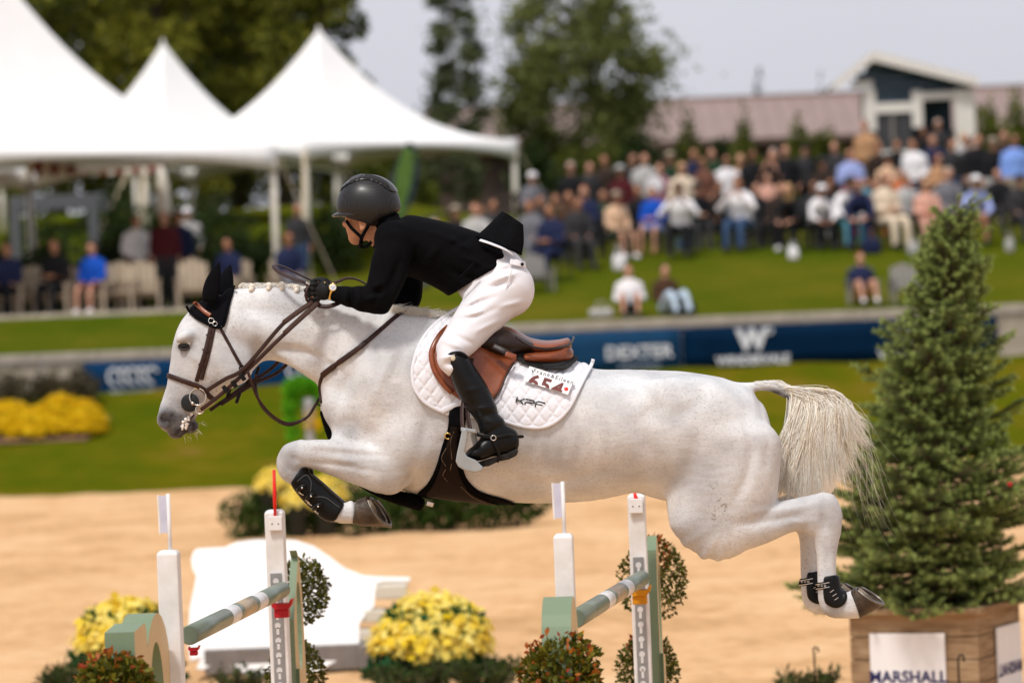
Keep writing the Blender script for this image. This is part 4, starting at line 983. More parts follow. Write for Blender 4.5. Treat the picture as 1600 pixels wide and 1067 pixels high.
RIDER = obj('person', mkmesh('person', v, q), skin); RIDER.matrix_world = HM
tag(RIDER, 'rider in black jacket, white breeches and black helmet crouched over the grey horse', 'person')
def cloth(name, sdf, mat_, vs=.0065, cut=None, relax=1, parent=None, fold=None):
    f, org = sdf.grid(vs)
    X = org[0]+vs*np.arange(f.shape[0])[:, None, None]; Y = org[1]+vs*np.arange(f.shape[1])[None, :, None]; Z = org[2]+vs*np.arange(f.shape[2])[None, None, :]
    if fold is not None: f = f-fold(X, Y, Z)
    if cut is not None: f = np.maximum(f, cut(X, Y, Z))
    v, q = surface_nets(f, org, vs, relax); return obj(name, mkmesh(name, v, q), mat_, parent or RIDER)
def line_cut(a, b, e=0):
    """keeps the side to the left of pixel line a->b (image seen with y down)"""
    A = np.array(LP(*a)); B = np.array(LP(*b)); d = B-A; n = np.array((d[2], -d[0]))/math.hypot(d[0], d[2])
    return lambda X, Y, Z: (X-A[0])*n[0]+(Z-A[2])*n[1]-e
# folds: soft ridges that follow pixel strokes
def ridges(strokes, y, amp, wd):
    L_ = [(np.array(LP(*a, y)), np.array(LP(*b, y)), g) for a, b, g in strokes]
    def fn(X, Y, Z):
        o = 0
        for A, B, g in L_:
            d = B-A; t = np.clip(((X-A[0])*d[0]+(Z-A[2])*d[2])/(d[0]**2+d[2]**2), 0, 1)
            r = np.sqrt((X-A[0]-t*d[0])**2+(Z-A[2]-t*d[2])**2); o = o+g*amp*np.exp(-(r/wd)**2)*np.sin(np.pi*np.clip(t*.9+.05, 0, 1))
        return o+0*Y
    return fn
jk = Sdf(); jk.pairs(TORSO, k=.03, cap=.3)
for s in (-1, 1): jk.pairs(arm(s), k=.035); jk.pairs(fore(s), k=.014)
jk.ell((612,372,-.15), (.07,.07,.07), 0, k=.04)
jk.chain([(*LP(604,360,0), .075, .078), (*LP(612,352,0), .085, .09)], k=.02, n=1)
jf = ridges([((640,410),(610,480),1),((628,400),(606,455),-1),((655,380),(632,430),-.8),((572,470),(590,462),1.2),((560,452),(562,484),1),((550,450),(552,482),-1),((541,450),(542,478),1),((600,440),(580,452),1),((602,452),(583,462),-1),
    ((700,372),(740,392),1),((735,372),(700,385),-.7),((720,400),(770,420),1),((705,420),(760,446),-1),((690,425),(735,455),.8),((760,385),(800,410),.9),((660,360),(720,378),.5),((648,430),(690,380),.7),((745,425),(780,415),.8)], -.2, .013, .012)
body_cut = line_cut((812,395), (722,470))
hip_line = [line_cut((812,398),(788,412)), line_cut((788,412),(728,477))]
JACKET = cloth('jacket', jk, blk_cloth, .0065, cut=lambda X, Y, Z: np.maximum(-hip_line[0](X, Y, Z), -hip_line[1](X, Y, Z)), fold=jf)
# flying tails
def tails(s):
    base = [(744,370,s*.10),(768,380,s*.14),(792,389,s*.16),(815,399,s*.165)]
    mid = [(762,354,s*.06),(783,360,s*.105),(803,369,s*.135),(818,378,s*.14)]
    top = [(785,331,s*.012),(796,337,s*.05),(807,344,s*.08),(817,352,s*.10)]
    rows = [base, mid, top]; v = []; f = []
    G = [catmull(r, 4) for r in rows]; cols = len(G[0]); Q = [catmull([G[r][c] for r in range(3)], 4) for c in range(cols)]; R_ = len(Q[0])
    for c in range(cols):
        for r in range(R_):
            p = Q[c][r]; wv = .012*math.sin(c*.9)*(r/R_); v.append(LP(p[0], p[1], p[2]+s*wv))
    for c in range(cols-1):
        for r in range(R_-1): a = c*R_+r; f.append((a, a+1, a+R_+1, a+R_) if s < 0 else (a, a+R_, a+R_+1, a+1))
    o = obj('jacket_tail', mkmesh('jacket_tail', v, f), blk_cloth, RIDER); md = o.modifiers.new('thick', 'SOLIDIFY'); md.thickness = .006; md.offset = 0
tails(-1); tails(1)
air('pocket_flap', [(716,438,-.205),(727,426,-.207),(741,412,-.205)], .014, blk_cloth, RIDER, (.1, -1, .1), .006)
# collar
MB().tube([LP(*p) for p in catmull([(588,388,-.06),(598,366,-.085),(612,346,-.07),(618,338,0),(612,346,.07),(596,368,.085)], 5)], .016, 10).build('collar', blk_cloth, RIDER, True)
# shirt glimpsed at the back
air('shirt_hem', [(750,375,-.145),(768,381,-.160),(790,390,-.164),(802,398,-.158)], .018, wht_cloth, RIDER, (-.1, -.35, 1), .004)
# breeches
bz = Sdf(); 
for s in (-1, 1): bz.pairs(THIGH(s), k=.03)
bz.pairs([((826,414),(742,470),0,.160),((808,396),(728,462),0,.158),((778,384),(716,450),0,.15)], k=.04)
bz.chain([(*LP(762,428,0), .062, .145), (*LP(744,448,0), .060, .15), (*LP(735,462,0), .055, .15)], k=.03, n=3)
bz.chain([(*LP(748,470,0), .060, .14), (*LP(742,474,0), .050, .15)], k=.03, n=1)
for s in (-1, 1): bz.chain([(*LP(743,474,s*.10), .046, .07), (*LP(720,513,s*.21), .044, .06), (*LP(699,548,s*.30), .042, .05)], k=.04, n=4)
bz.ell((806,452,-.10), (.075,.085,.10), 0, k=.05); bz.ell((806,452,.10), (.075,.085,.10), 0, k=.05)
bf = ridges([((728,476),(772,448),1),((718,486),(776,462),-1),((712,494),(762,486),1),((735,470),(790,440),-.8),((760,440),(812,425),1),((750,452),(806,440),-.8),((690,530),(724,545),.8),((700,520),(742,538),-.7),((690,560),(722,552),1.1),((694,570),(722,562),-1),((740,520),(786,498),.6),((780,480),(820,470),.7),((775,418),(800,412),.8),((730,500),(780,480),-.6)], -.25, .013, .009)
BR = cloth('breeches', bz, wht_cloth, .0065, fold=bf)
air('waist_tab', [(797,408,-.160),(810,411,-.158),(821,413,-.140)], .028, wht_cloth, BR, (.25, -1, .45), .004)
MB().ball(LP(816, 413, -.158), (.0072, .004, .0072), 12, 8).build('button', blk_leather, BR, True)
0 and air('waistband', [(724,466,-.165),(752,440,-.185),(782,414,-.187),(806,398,-.172),(822,408,-.14)], .018, wht_cloth, BR, (0, -1, .1), .006)
air('seam', [(800,420,-.205),(786,462,-.225),(752,508,-.285),(722,546,-.358)], .005, wht_cloth, BR, (.2, -1, .2), .004)
# boots
for s in (-1, 1):
    bt = Sdf(); bt.pairs([(a,b,y,w_+.004) for a,b,y,w_ in SHAFT(s)], k=.01, cap=.15); bt.pairs(FOOT(s), k=.025, cap=.4); bt.ell((795,690,s*.364), (.038,.034,.05), 0, k=.02); bt.ell((772,672,s*.370), (.050,.040,.040), 0, k=.03)
    topc = line_cut((699,551),(732,562)); 
    wf = ridges([((736,640),(778,634),1),((742,650),(784,645),-.8),((748,660),(788,655),.6),((722,612),(760,604),.5)], s*.36, .007, .008)
    BT = cloth('riding_boot', bt, blk_leather, .0058, cut=None, fold=wf)
    sh = s*.001
    sole = MB(); slab(sole, [(727,716),(728,711),(745,722),(762,717),(778,712),(792,708),(808,700),(810,705),(807,712),(794,718),(778,721),(764,728),(748,730),(734,724)], s*.36-.045, s*.39+.04)
    so = sole.build('sole', mat('boot_sole', (.020, .017, .015), .75, .5, 60, .5, 200), BT); bv = so.modifiers.new('soft', 'BEVEL'); bv.width = .006; bv.segments = 2
    yy = s*.415
    air('spur_strap', [(745,678,s*.412),(757,681,s*.423),(775,683,s*.421),(795,680,s*.408),(806,683,s*.385)], .016, blk_leather, BT, (0, s, .05), .006)
    air('spur', [(776,683,s*.426),(795,680,s*.413),(808,681,s*.38),(818,682,s*.365)], .009, blk_leather, BT, (0, s, .1), .006)
    air('spur_neck', [(804,682,s*.375),(812,682,s*.366),(816.5,681.5,s*.364)], .013, blk_leather, BT, (0, s, .1), .011)
    air('under_strap', [(768,684,s*.424),(774,696,s*.427),(780,710,s*.420),(777,722,s*.41)], .012, blk_leather, BT, (0, s, 0), .005)
    MB().ring(LP(771, 684, s*.431), .010, .0024, (0, 1, 0), 16, 6).build('spur_buckle', steel, BT, True)
    if s < 0:
        MB().ball(LP(708, 559.5, -.402), (.0095, .004, .0115), 14, 8).build('boot_badge', mat('cream_badge', (.6, .53, .40), .35), BT, True)
    air('boot_top', [(699,556,s*.392),(708,551,s*.402),(720,551,s*.40),(731,558,s*.385)], .010, blk_leather, BT, (0, s, .4), .006)
# gloves
for s in (-1, 1):
    gl = Sdf(); hand(gl, s, 1.0); GL = cloth('glove', gl, mat('black_glove', (.006, .006, .0062), .55, .25, 60, .35, 300, spec=.2), .0034, relax=1)
    if s < 0:
        air('glove_cuff', [(513,444,-.168),(516,454,-.178),(515,466,-.170)], .012, blk_leather, GL, (.2, -1, 0), .006)
        MB().ball(LP(507.5, 441.5, -.168), .0035, 8, 6).build('glove_snap', gold, GL, True)
Wm = Matrix.Translation(LP(520, 449.5, -.198)) @ Vector((.10, -1, .25)).to_track_quat('Z', 'Y').to_matrix().to_4x4()
watch = MB().lathe([(.0001, -.004), (.0150, -.004), (.0165, 0), (.0150, .004), (.0132, .0045)], 24, Wm).build('watch', gold, RIDER, True)
MB().lathe([(.0001, .0046), (.0128, .0046), (.0126, .0052), (.0001, .0052)], 24, Wm).build('watch_dial', mat('dial_white', (.72, .72, .74), .2, .03, 30), watch)
for (x, y) in ((-.005, .002), (.005, .001), (0, -.006)): MB().ring(Wm @ Vector((x, y, .0054)), .0030, .0006, tuple(Wm.to_3x3() @ Vector((0, 0, 1))), 12, 4).build('sub_dial', ink_g, watch)
air('watch_band', [(522,443,-.186),(520.5,447,-.193)], .016, gold, watch, (.1, -1, .3), .006); air('watch_band', [(519,453,-.193),(517,462,-.184),(515,468,-.17)], .015, gold, watch, (.1, -1, .1), .006)
# helmet
carbon = bpy.data.materials.new('carbon_weave'); carbon.use_nodes = True
t = carbon.node_tree; b = t.nodes['Principled BSDF']; b.inputs['Roughness'].default_value = .42; b.inputs['Specular IOR Level'].default_value = .3; b.inputs['Coat Weight'].default_value = .12; b.inputs['Coat Roughness'].default_value = .22
tc = t.nodes.new('ShaderNodeTexCoord'); ck = t.nodes.new('ShaderNodeTexChecker'); mp = t.nodes.new('ShaderNodeMapping'); mp.inputs['Rotation'].default_value = (0, .785, 0); ck.inputs['Scale'].default_value = 190
ck.inputs['Color1'].default_value = (.004, .004, .0042, 1); ck.inputs['Color2'].default_value = (.017, .016, .016, 1)
t.links.new(tc.outputs['Object'], mp.inputs[0]); t.links.new(mp.outputs[0], ck.inputs[0]); t.links.new(ck.outputs[0], b.inputs['Base Color'])
hm = Sdf(); hm.ell((573.5,322,.005), (.122,.108,.124), 12, k=.02); hm.ell((594,325,.002), (.072,.095,.095), 0, k=.05)
rim = [line_cut((519,336),(556,342)), line_cut((556,342),(574,352)), line_cut((574,352),(625,330))]
def hcut(X, Y, Z):
    a = line_cut((519,334),(560,346))(X, Y, Z); b_ = line_cut((560,346),(574,353))(X, Y, Z); c = line_cut((574,353),(625,330))(X, Y, Z)
    return -np.minimum(np.maximum(-a, -b_*0-1), 10) if False else np.minimum(np.maximum(a, -10), np.maximum(c, -10)) if False else np.maximum(np.minimum(a, b_), c) if False else np.minimum(np.maximum(a, -9), 9)*0+np.where(X < LP(574, 0, 0)[0], a, c)
HELM = cloth('helmet', hm, carbon, .0055, cut=hcut)
# central panel and its frame, raised from the shell
f, org = hm.grid(.0055); X = org[0]+.0055*np.arange(f.shape[0])[:, None]; Z = org[2]+.0055*np.arange(f.shape[2])[None, :]
def hpatch(px, th, name, m, parent):
    poly = smooth_poly(px, -.06, 4); sd_ = poly_sd(poly, X, Z)[:, None, :]; a = f-th; d = np.maximum(a, sd_); d = np.maximum(d, -(f+.02))
    v, q = surface_nets(d, org, .0055, 1); return obj(name, mkmesh(name, v, q), m, parent)
hpatch([(528,300),(540,290),(558,283),(578,282),(596,289),(610,299),(622,298),(600,268),(560,264),(530,280)], .0045, 'helmet_frame', mat('helmet_gloss', (.012, .012, .012), .28, .2, 30, coat=.4), HELM)
hpatch([(566,279),(580,280),(598,287),(609,295),(606,286),(592,276),(572,271)], .0075, 'helmet_vent_panel', mat('helmet_matte', (.016, .015, .015), .6, .2, 60, .3, 400), HELM)
hpatch([(546,284),(556,279.5),(562,278),(568,271),(556,272),(546,278)], .0075, 'helmet_vent_panel', mat('helmet_grey', (.05, .05, .052), .45, .2, 60), HELM)
# peak
v = []; f2 = []; n = 14
for r, (sx, dz) in enumerate(((0, 0), (.5, .0), (1, -.005))):
    for k in range(n+1):
        a = math.radians(-78+156*k/n); R1x, R1y = .112, .098
        cx_, _, cz_ = LP(574, 333, 0)
        x = cx_-R1x*math.cos(a)-.030*sx*math.cos(a)**1.2 if math.cos(a) > 0 else cx_-R1x*math.cos(a); y = .005+R1y*math.sin(a); z = cz_+.002-.010*sx*math.cos(a)+dz+.018*(1-math.cos(a))*-1*.6
        v.append((x, y, z))
for r in range(2):
    for k in range(n): a = r*(n+1)+k; f2.append((a, a+1, a+n+2, a+n+1))
o = obj('visor', mkmesh('visor', v, f2), mat('helmet_gloss', (.012, .012, .012)), HELM); md = o.modifiers.new('thick', 'SOLIDIFY'); md.thickness = .007; md.offset = 0
# ear, hair and straps
ear_ = Sdf(); ear_.ell((567,350,-.068), (.016,.010,.028), 12, k=.006); ear_.ell((566,350,-.079), (.007,.006,.014), 12, k=.004, op='sub'); ear_.ell((565,358,-.066), (.008,.007,.009), 0, k=.006)
cloth('ear', ear_, skin, .0035)
hr = Sdf(); hr.ell((588,345,.0), (.060,.066,.040), 0, k=.02); hr.ell((572,340,-.05), (.028,.018,.018), 0, k=.02)
cloth('hair', hr, mat('dark_hair', (.014, .009, .006), .5, .3, 80, .6, 300), .005)
air('chin_strap', [(541,345,-.035),(548,355,-.058),(556,363,-.068),(564,371,-.066),(565,380,-.045)], .013, blk_cloth, HELM, (-.2, -1, 0), .006)
air('chin_strap', [(576,352,-.082),(570,362,-.074),(565,372,-.066),(563,383,-.040),(560,387,.0)], .014, blk_cloth, HELM, (-.2, -1, 0), .006)
air('chin_strap', [(563,383,-.055),(567,386,-.050),(574,384,-.062),(580,378,-.070)], .013, blk_cloth, HELM, (-.2, -1, 0), .006)
# ------------------------------------------------------------------ ground
def lerp_prof(p, y):
    return np.interp(y, [a for a, _ in p], [b for _, b in p])
PF = [(60, -.02), (63.5, .0), (66, .14), (69, .64), (72, 1.33), (72.2, 1.36)]
PR = [(72.2, 2.2), (73, 2.26), (78, 2.80), (82, 3.32), (88, 3.95), (95, 4.75), (105, 5.3), (150, 6.2), (500, 9)]
PL = [(72.2, 2.02), (73, 2.10), (75.2, 2.62), (75.6, 2.66), (86, 2.75), (92, 3.3), (100, 4.3), (110, 5.3), (150, 6.2), (500, 9)]
def sstep(a, b, x): t = np.clip((x-a)/(b-a), 0, 1); return t*t*(3-2*t)
def gz(x, y):
    x = np.asarray(x, float); y = np.asarray(y, float)
    k = sstep(-2.4, .4, x*75/np.maximum(y, 1)); b = lerp_prof(PL, y)*(1-k)+lerp_prof(PR, y)*k
    b = b+.05*np.sin(x*.9+y*.5)*np.clip((y-76)/6, 0, 1)
    b = b+np.clip((y-83)/4, 0, 1)*(-.33-.10+.035*np.clip(x-3.5, -4, 9))*k
    return np.where(y < 72.25, lerp_prof(PF, y), b)
def G(px, d):
    """ground point under photograph column px at depth d"""
    a = (px-CX)/FPX*d; z = 2.0
    for _ in range(6):
        b = (z-(CAMZ+_F.z*d+_R.z*a))/_U.z; p = CAMP+_F*d+_R*a+_U*b; z = float(gz(p.x, p.y))
    return Vector((p.x, p.y, z))
def grid_mesh(name, xs, ys, zf):
    X, Y = np.meshgrid(xs, ys); Z = zf(X, Y); v = np.stack([X, Y, Z], -1).reshape(-1, 3); nx, ny = len(xs), len(ys)
    i = np.arange(nx*ny).reshape(ny, nx); f = np.stack([i[:-1, :-1], i[:-1, 1:], i[1:, 1:], i[1:, :-1]], -1).reshape(-1, 4)
    return mkmesh(name, v, f)
def ramp_mat(name, stops, scales, rough=.9, bump=.5, bscale=8, stretch=(1, 1, 1)):
    """several noises stacked into one colour ramp"""
    m = bpy.data.materials.new(name); m.use_nodes = True; t = m.node_tree; b = t.nodes['Principled BSDF']; b.inputs['Roughness'].default_value = rough; b.inputs['Specular IOR Level'].default_value = .0
    tc = t.nodes.new('ShaderNodeTexCoord'); mp = t.nodes.new('ShaderNodeMapping'); mp.inputs['Scale'].default_value = stretch; t.links.new(tc.outputs['Object'], mp.inputs[0]); prev = None
    for s, wgt in scales:
        n = t.nodes.new('ShaderNodeTexNoise'); n.inputs['Scale'].default_value = s; n.inputs['Detail'].default_value = 5; t.links.new(mp.outputs[0], n.inputs[0])
        u = t.nodes.new('ShaderNodeMath'); u.operation = 'MULTIPLY_ADD'; u.inputs[1].default_value = wgt; t.links.new(n.outputs[0], u.inputs[0])
        if prev is None: u.inputs[2].default_value = .5-.5*sum(a for _, a in scales)
        else: t.links.new(prev.outputs[0], u.inputs[2])
        prev = u
    r = t.nodes.new('ShaderNodeValToRGB'); cr = r.color_ramp
    while len(cr.elements) < len(stops): cr.elements.new(.5)
    for e, (p, c) in zip(cr.elements, stops): e.position = p; e.color = (*c, 1)
    t.links.new(prev.outputs[0], r.inputs[0]); t.links.new(r.outputs[0], b.inputs['Base Color'])
    n = t.nodes.new('ShaderNodeTexNoise'); n.inputs['Scale'].default_value = bscale; n.inputs['Detail'].default_value = 6; t.links.new(mp.outputs[0], n.inputs[0])
    bp = t.nodes.new('ShaderNodeBump'); bp.inputs['Strength'].default_value = bump; bp.inputs['Distance'].default_value = .05; t.links.new(n.outputs[0], bp.inputs['Height']); t.links.new(bp.outputs[0], b.inputs['Normal'])
    return m
sand_m = ramp_mat('arena_sand', [(.25, (.46, .268, .128)), (.5, (.60, .365, .188)), (.75, (.66, .43, .24))], [(.30, .9), (1.6, .9), (9, .7)], .95, .9, 7, (.7, .55, 1))
grass_m = ramp_mat('lawn_grass', [(.20, (.19, .115, .028)), (.36, (.125, .105, .006)), (.55, (.080, .092, .0035)), (.78, (.048, .078, .003))], [(.35, .9), (1.6, .5), (12, .35)], .9, .8, 20)
grass_hi = ramp_mat('hill_grass', [(.2, (.130, .110, .012)), (.45, (.088, .095, .007)), (.75, (.050, .080, .004))], [(.3, .9), (1.4, .5), (10, .4)], .9, .8, 20)
rs = np.random.RandomState(2)
def sandz(X, Y):
    z = .012*np.sin(X*3.1+.8*np.sin(Y*.7))*np.sin(Y*1.7+X*.6)+.008*np.sin(X*7.3+Y*2.1)*np.sin(Y*5.1-X*1.3); 
    rs2 = np.random.RandomState(9)
    for _ in range(420):
        cx_, cy_ = rs2.uniform(-8, 8), rs2.uniform(16, 62); r_ = rs2.uniform(.10, .22); m = (abs(X-cx_) < .7) & (abs(Y-cy_) < .9); q = ((X-cx_)/r_)**2+((Y-cy_)/(r_*1.5))**2; z = z+np.where(m, (-.035+.05*np.clip(q-.6, 0, 1))*np.exp(-q*.8), 0)
    return z-.02
xs = np.concatenate([np.linspace(-400, -16, 14), np.linspace(-12, 12, 241), np.linspace(13, 400, 14)]); ys = np.concatenate([np.linspace(-120, 4, 12), np.linspace(5, 68, 420)])
o = obj('sand', grid_mesh('sand', xs, ys, sandz), sand_m); tag(o, kind='structure')
xs = np.concatenate([np.linspace(-400, -16, 10), np.linspace(-15, 15, 121), np.linspace(16, 400, 10)])
def gfz(X, Y):
    e = .8*np.sin(X*.8)*.3+.25*np.sin(X*2.3+1)+.12*np.sin(X*6.1); return np.where(Y < 63.4, -.12, gz(X, Y-e*np.clip((70-Y)/6, 0, 1)*.9)+.02*np.sin(X*3+Y*4))
o = obj('lawn', grid_mesh('lawn', xs, np.linspace(62.6, 72.15, 60), gfz), grass_m); tag(o, kind='structure')
ys = np.concatenate([np.linspace(72.28, 112, 130), np.linspace(114, 900, 40)])
o = obj('grass_hill', grid_mesh('grass_hill', xs, ys, lambda X, Y: gz(X, Y)), grass_hi); tag(o, kind='structure')
# paved terrace under the marquees
def patio():
    a = G(-60, 75.7); b = G(475, 75.7); v = [(a.x-8, 75.55, 2.69), (b.x, 75.55, 2.69), (b.x-.2, 86, 2.79), (a.x-8, 86, 2.79)]
    return v
mb = MB(); v = patio(); mb.add(v, [(0, 1, 2, 3)]); o = mb.build('terrace', mat('terrace_stone', (.30, .26, .21), .85, .2, 3, .3, 20)); tag(o, kind='structure')
stone_b = mat('terrace_edge_stone', (.46, .40, .32), .85, .2, 3, .3, 30)
te = empty('terrace_edge', (v[0][0], 75.5, 2.6), 0, 'pale stone edging along the front of the terrace under the marquees', 'stone edging')
x = v[0][0]
k = 0; me = None
while x < v[1][0]-.9:
    o_ = obj('edging_stone', me or MB().box((.006, -.05, -.10), (.894, .05, .11), bev=.012).mesh('edging_stone'), stone_b if me is None else None, te); me = o_.data; o_.location = (x-v[0][0], 0, 0); x += .9
# ------------------------------------------------------------------ retaining wall with coping
wall_m = mat('wall_concrete', (.36, .31, .25), .85, .15, 4, .3, 20); cope_m = mat('coping_stone', (.33, .29, .245), .85, .18, 3, .3, 24)
wl = empty('retaining_wall', (0, 72.2, 1.2), 0, 'long low beige retaining wall carrying the navy banners below the grass hill', 'wall')
def wall_top(x): return float(lerp_prof(PL, 72.2)*(1-sstep(-2.4, .4, x*75/72))+lerp_prof(PR, 72.2)*sstep(-2.4, .4, x*75/72))
x = -16.0; me1 = me2 = me3 = None
while x < 16:
    z = wall_top(x+.5)
    a = obj('wall_block', me1 or MB().box((.008, .0, -.9), (.992, .12, -.46), bev=.01).mesh('wall_block'), wall_m if me1 is None else None, wl); me1 = a.data; a.location = (x, 0, z-1.2)
    a = obj('wall_block', me3 or MB().box((.008, .003, -.455), (.992, .12, -.155), bev=.01).mesh('wall_block'), wall_m if me3 is None else None, wl); me3 = a.data; a.location = (x+(.0), 0, z-1.2)
    a = obj('coping_stone', me2 or MB().box((.006, -.05, -.15), (.994, .22, .012), bev=.02).mesh('coping_stone'), cope_m if me2 is None else None, wl); me2 = a.data; a.location = (x, 0, z-1.2)
    x += 1.0
# ------------------------------------------------------------------ banners on the wall
navy = mat('banner_navy', (.003, .030, .085), .7, .1, 3, spec=.03); navy2 = mat('banner_navy_dark', (.0012, .014, .040), .7, .1, 3, spec=.03); navy3 = mat('banner_blue_grey', (.010, .045, .105), .7, .1, 3, spec=.03)
wht_print = mat('white_print', (.62, .64, .68), .6, .03, 8); pale_print = mat('pale_print', (.36, .42, .50), .6, .05, 8)
def banner(x0, x1, m, label, deco):
    d = 72.1; p0 = G(x0, d); p1 = G(x1, d); za, zb = wall_top(p0.x)-.17, wall_top(p1.x)-.17; h = .70
    xa, xb = p0.x, p1.x; r = empty('banner', ((xa+xb)/2, 72.15, (za+zb)/2-h), 0, label, 'banner', 'banners hung along the retaining wall')
    v = []; n = 14; f = []
    for i in range(n+1):
        t = i/n; xx = xa+(xb-xa)*t-(xa+xb)/2; zt = wall_top(xx+(xa+xb)/2)-.17-((za+zb)/2-h)
        for q in (1, .66, .33, 0): v.append((xx, .012*math.sin(t*9+q*2), zt-h*(1-q)))
    for i in range(n):
        for j in range(3): a = i*4+j; f.append((a, a+1, a+5, a+4))
    b = obj('banner_sheet', mkmesh('banner_sheet', v, f), m, r); md = b.modifiers.new('t', 'SOLIDIFY'); md.thickness = .01; md.offset = 0
    TM = lambda x, z: Matrix.Translation((x, -.032, z+h/2)) @ Matrix.Rotation(math.pi/2, 4, 'X')
    deco(r, TM, (xb-xa)); return r
def d_script(r, TM, wd):
    for o_ in ((-wd*.5+.86,), (wd*.5-.75,)):
        x = o_[0]
        for k in range(5):
            pts = [TM(x, 0) @ Vector((-.34+.16*k+.10*math.cos(a)*(1-.3*(k % 2)), .10+.13*math.sin(a), .0)) for a in np.linspace(.4, 4.9, 12)]
            MB().ribbon(pts, .045, .004, (0, -1, 0)).build('logo_stroke', wht_print, r)
        text('banner_text', 'BELLHAVEN', TM(x, -.20), .15, wht_print, r, spacing=1.05, bold=.006)
def d_dexter(r, TM, wd):
    text('banner_text', 'DEXTER', TM(wd*.5-.72, .06), .30, wht_print, r, spacing=1.05, bold=.008); text('banner_text', 'EQUESTRIAN', TM(wd*.5-.72, -.17), .11, pale_print, r, spacing=1.1)
def d_w(r, TM, wd):
    for x in (-wd*.5+1.18, wd*.5-1.72+.32):
        text('banner_logo', 'W', TM(x, .10), .46, wht_print, r, bold=.03); MB().ring(TM(x, 0) @ Vector((.30, .25, 0)), .05, .016, (0, -1, 0), 14, 5).build('logo_ring', wht_print, r)
        text('banner_text', 'WINDERVALE', TM(x, -.235), .20, wht_print, r, spacing=1.0, bold=.008)
banner(131, 560, navy, 'navy banner with white script logos behind the horse\'s head', d_script)
banner(562, 1066, navy3, 'lighter blue banner reading DEXTER behind the saddle', d_dexter)
banner(1068, 1560, navy2, 'dark navy banner with large white W logos above the horse\'s croup', d_w)
# ------------------------------------------------------------------ foliage tools
def leaves(name, pts, nrm, size, mat_, parent, seed, aspect=.55, tone=None, curl=.0, flat=False):
    """one diamond leaf per point; nrm gives a preferred outward direction or None"""
    rs = np.random.RandomState(seed); n = len(pts); pts = np.asarray(pts, float)
    u = rs.normal(size=(n, 3)); u /= np.linalg.norm(u, axis=1)[:, None]
    if nrm is not None: u = u*.8+np.asarray(nrm)*.7; u /= np.linalg.norm(u, axis=1)[:, None]
    if flat:
        nn_ = np.asarray(nrm)+np.array((0, 0, .25))+rs.normal(size=(n, 3))*.25; u = np.cross(nn_, rs.normal(size=(n, 3))); u /= np.linalg.norm(u, axis=1)[:, None]
        w_ = nn_
    else: w_ = rs.normal(size=(n, 3))
    v = np.cross(u, w_); v /= np.linalg.norm(v, axis=1)[:, None]
    sz = (np.asarray(size)*rs.uniform(.6, 1.35, n))[:, None]; nn = np.cross(u, v)
    a = pts; b = pts+u*sz*.5+v*sz*aspect*.5+nn*sz*curl; c = pts+u*sz; d = pts+u*sz*.5-v*sz*aspect*.5+nn*sz*curl
    V = np.stack([a, b, c, d], 1).reshape(-1, 3); F = np.arange(4*n).reshape(n, 4)
    me = mkmesh(name, V, F, False); set_tone(me, tone if tone is not None else rs.beta(1.6, 2.2, n))
    return obj(name, me, mat_, parent)
def lobe_points(lobes, n, seed, shell=.55):
    rs = np.random.RandomState(seed); vol = np.array([r[0]*r[1]*r[2] for _, r in lobes])**.8; k = rs.choice(len(lobes), n, p=vol/vol.sum())
    u = rs.normal(size=(n, 3)); u /= np.linalg.norm(u, axis=1)[:, None]; rad = rs.rand(n)**(1/3.0); rad = shell+(1-shell)*rad
    rad = np.where(rs.rand(n) < .25, rs.rand(n)**.5, rad)
    if not shell: rad = np.abs(rs.normal(0, .62, n))
    C = np.array([c for c, _ in lobes]); R = np.array([r for _, r in lobes])
    return C[k]+u*R[k]*rad[:, None], u, k
bark = mat('bark', (.10, .075, .055), .9, .3, 4, .6, 20); bark_pale = mat('pale_bark', (.26, .24, .21), .85, .4, 5, .4, 20)
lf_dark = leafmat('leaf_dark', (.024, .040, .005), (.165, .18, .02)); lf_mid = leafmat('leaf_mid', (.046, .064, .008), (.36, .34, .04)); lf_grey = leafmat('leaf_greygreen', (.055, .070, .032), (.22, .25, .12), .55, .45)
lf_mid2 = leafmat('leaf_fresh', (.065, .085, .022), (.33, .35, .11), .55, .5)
lf_yel = leafmat('leaf_yellowgreen', (.055, .075, .010), (.17, .19, .025)); lf_deep = leafmat('leaf_deep', (.008, .018, .004), (.040, .065, .012)); lf_con = leafmat('leaf_conifer', (.010, .022, .010), (.045, .075, .030))
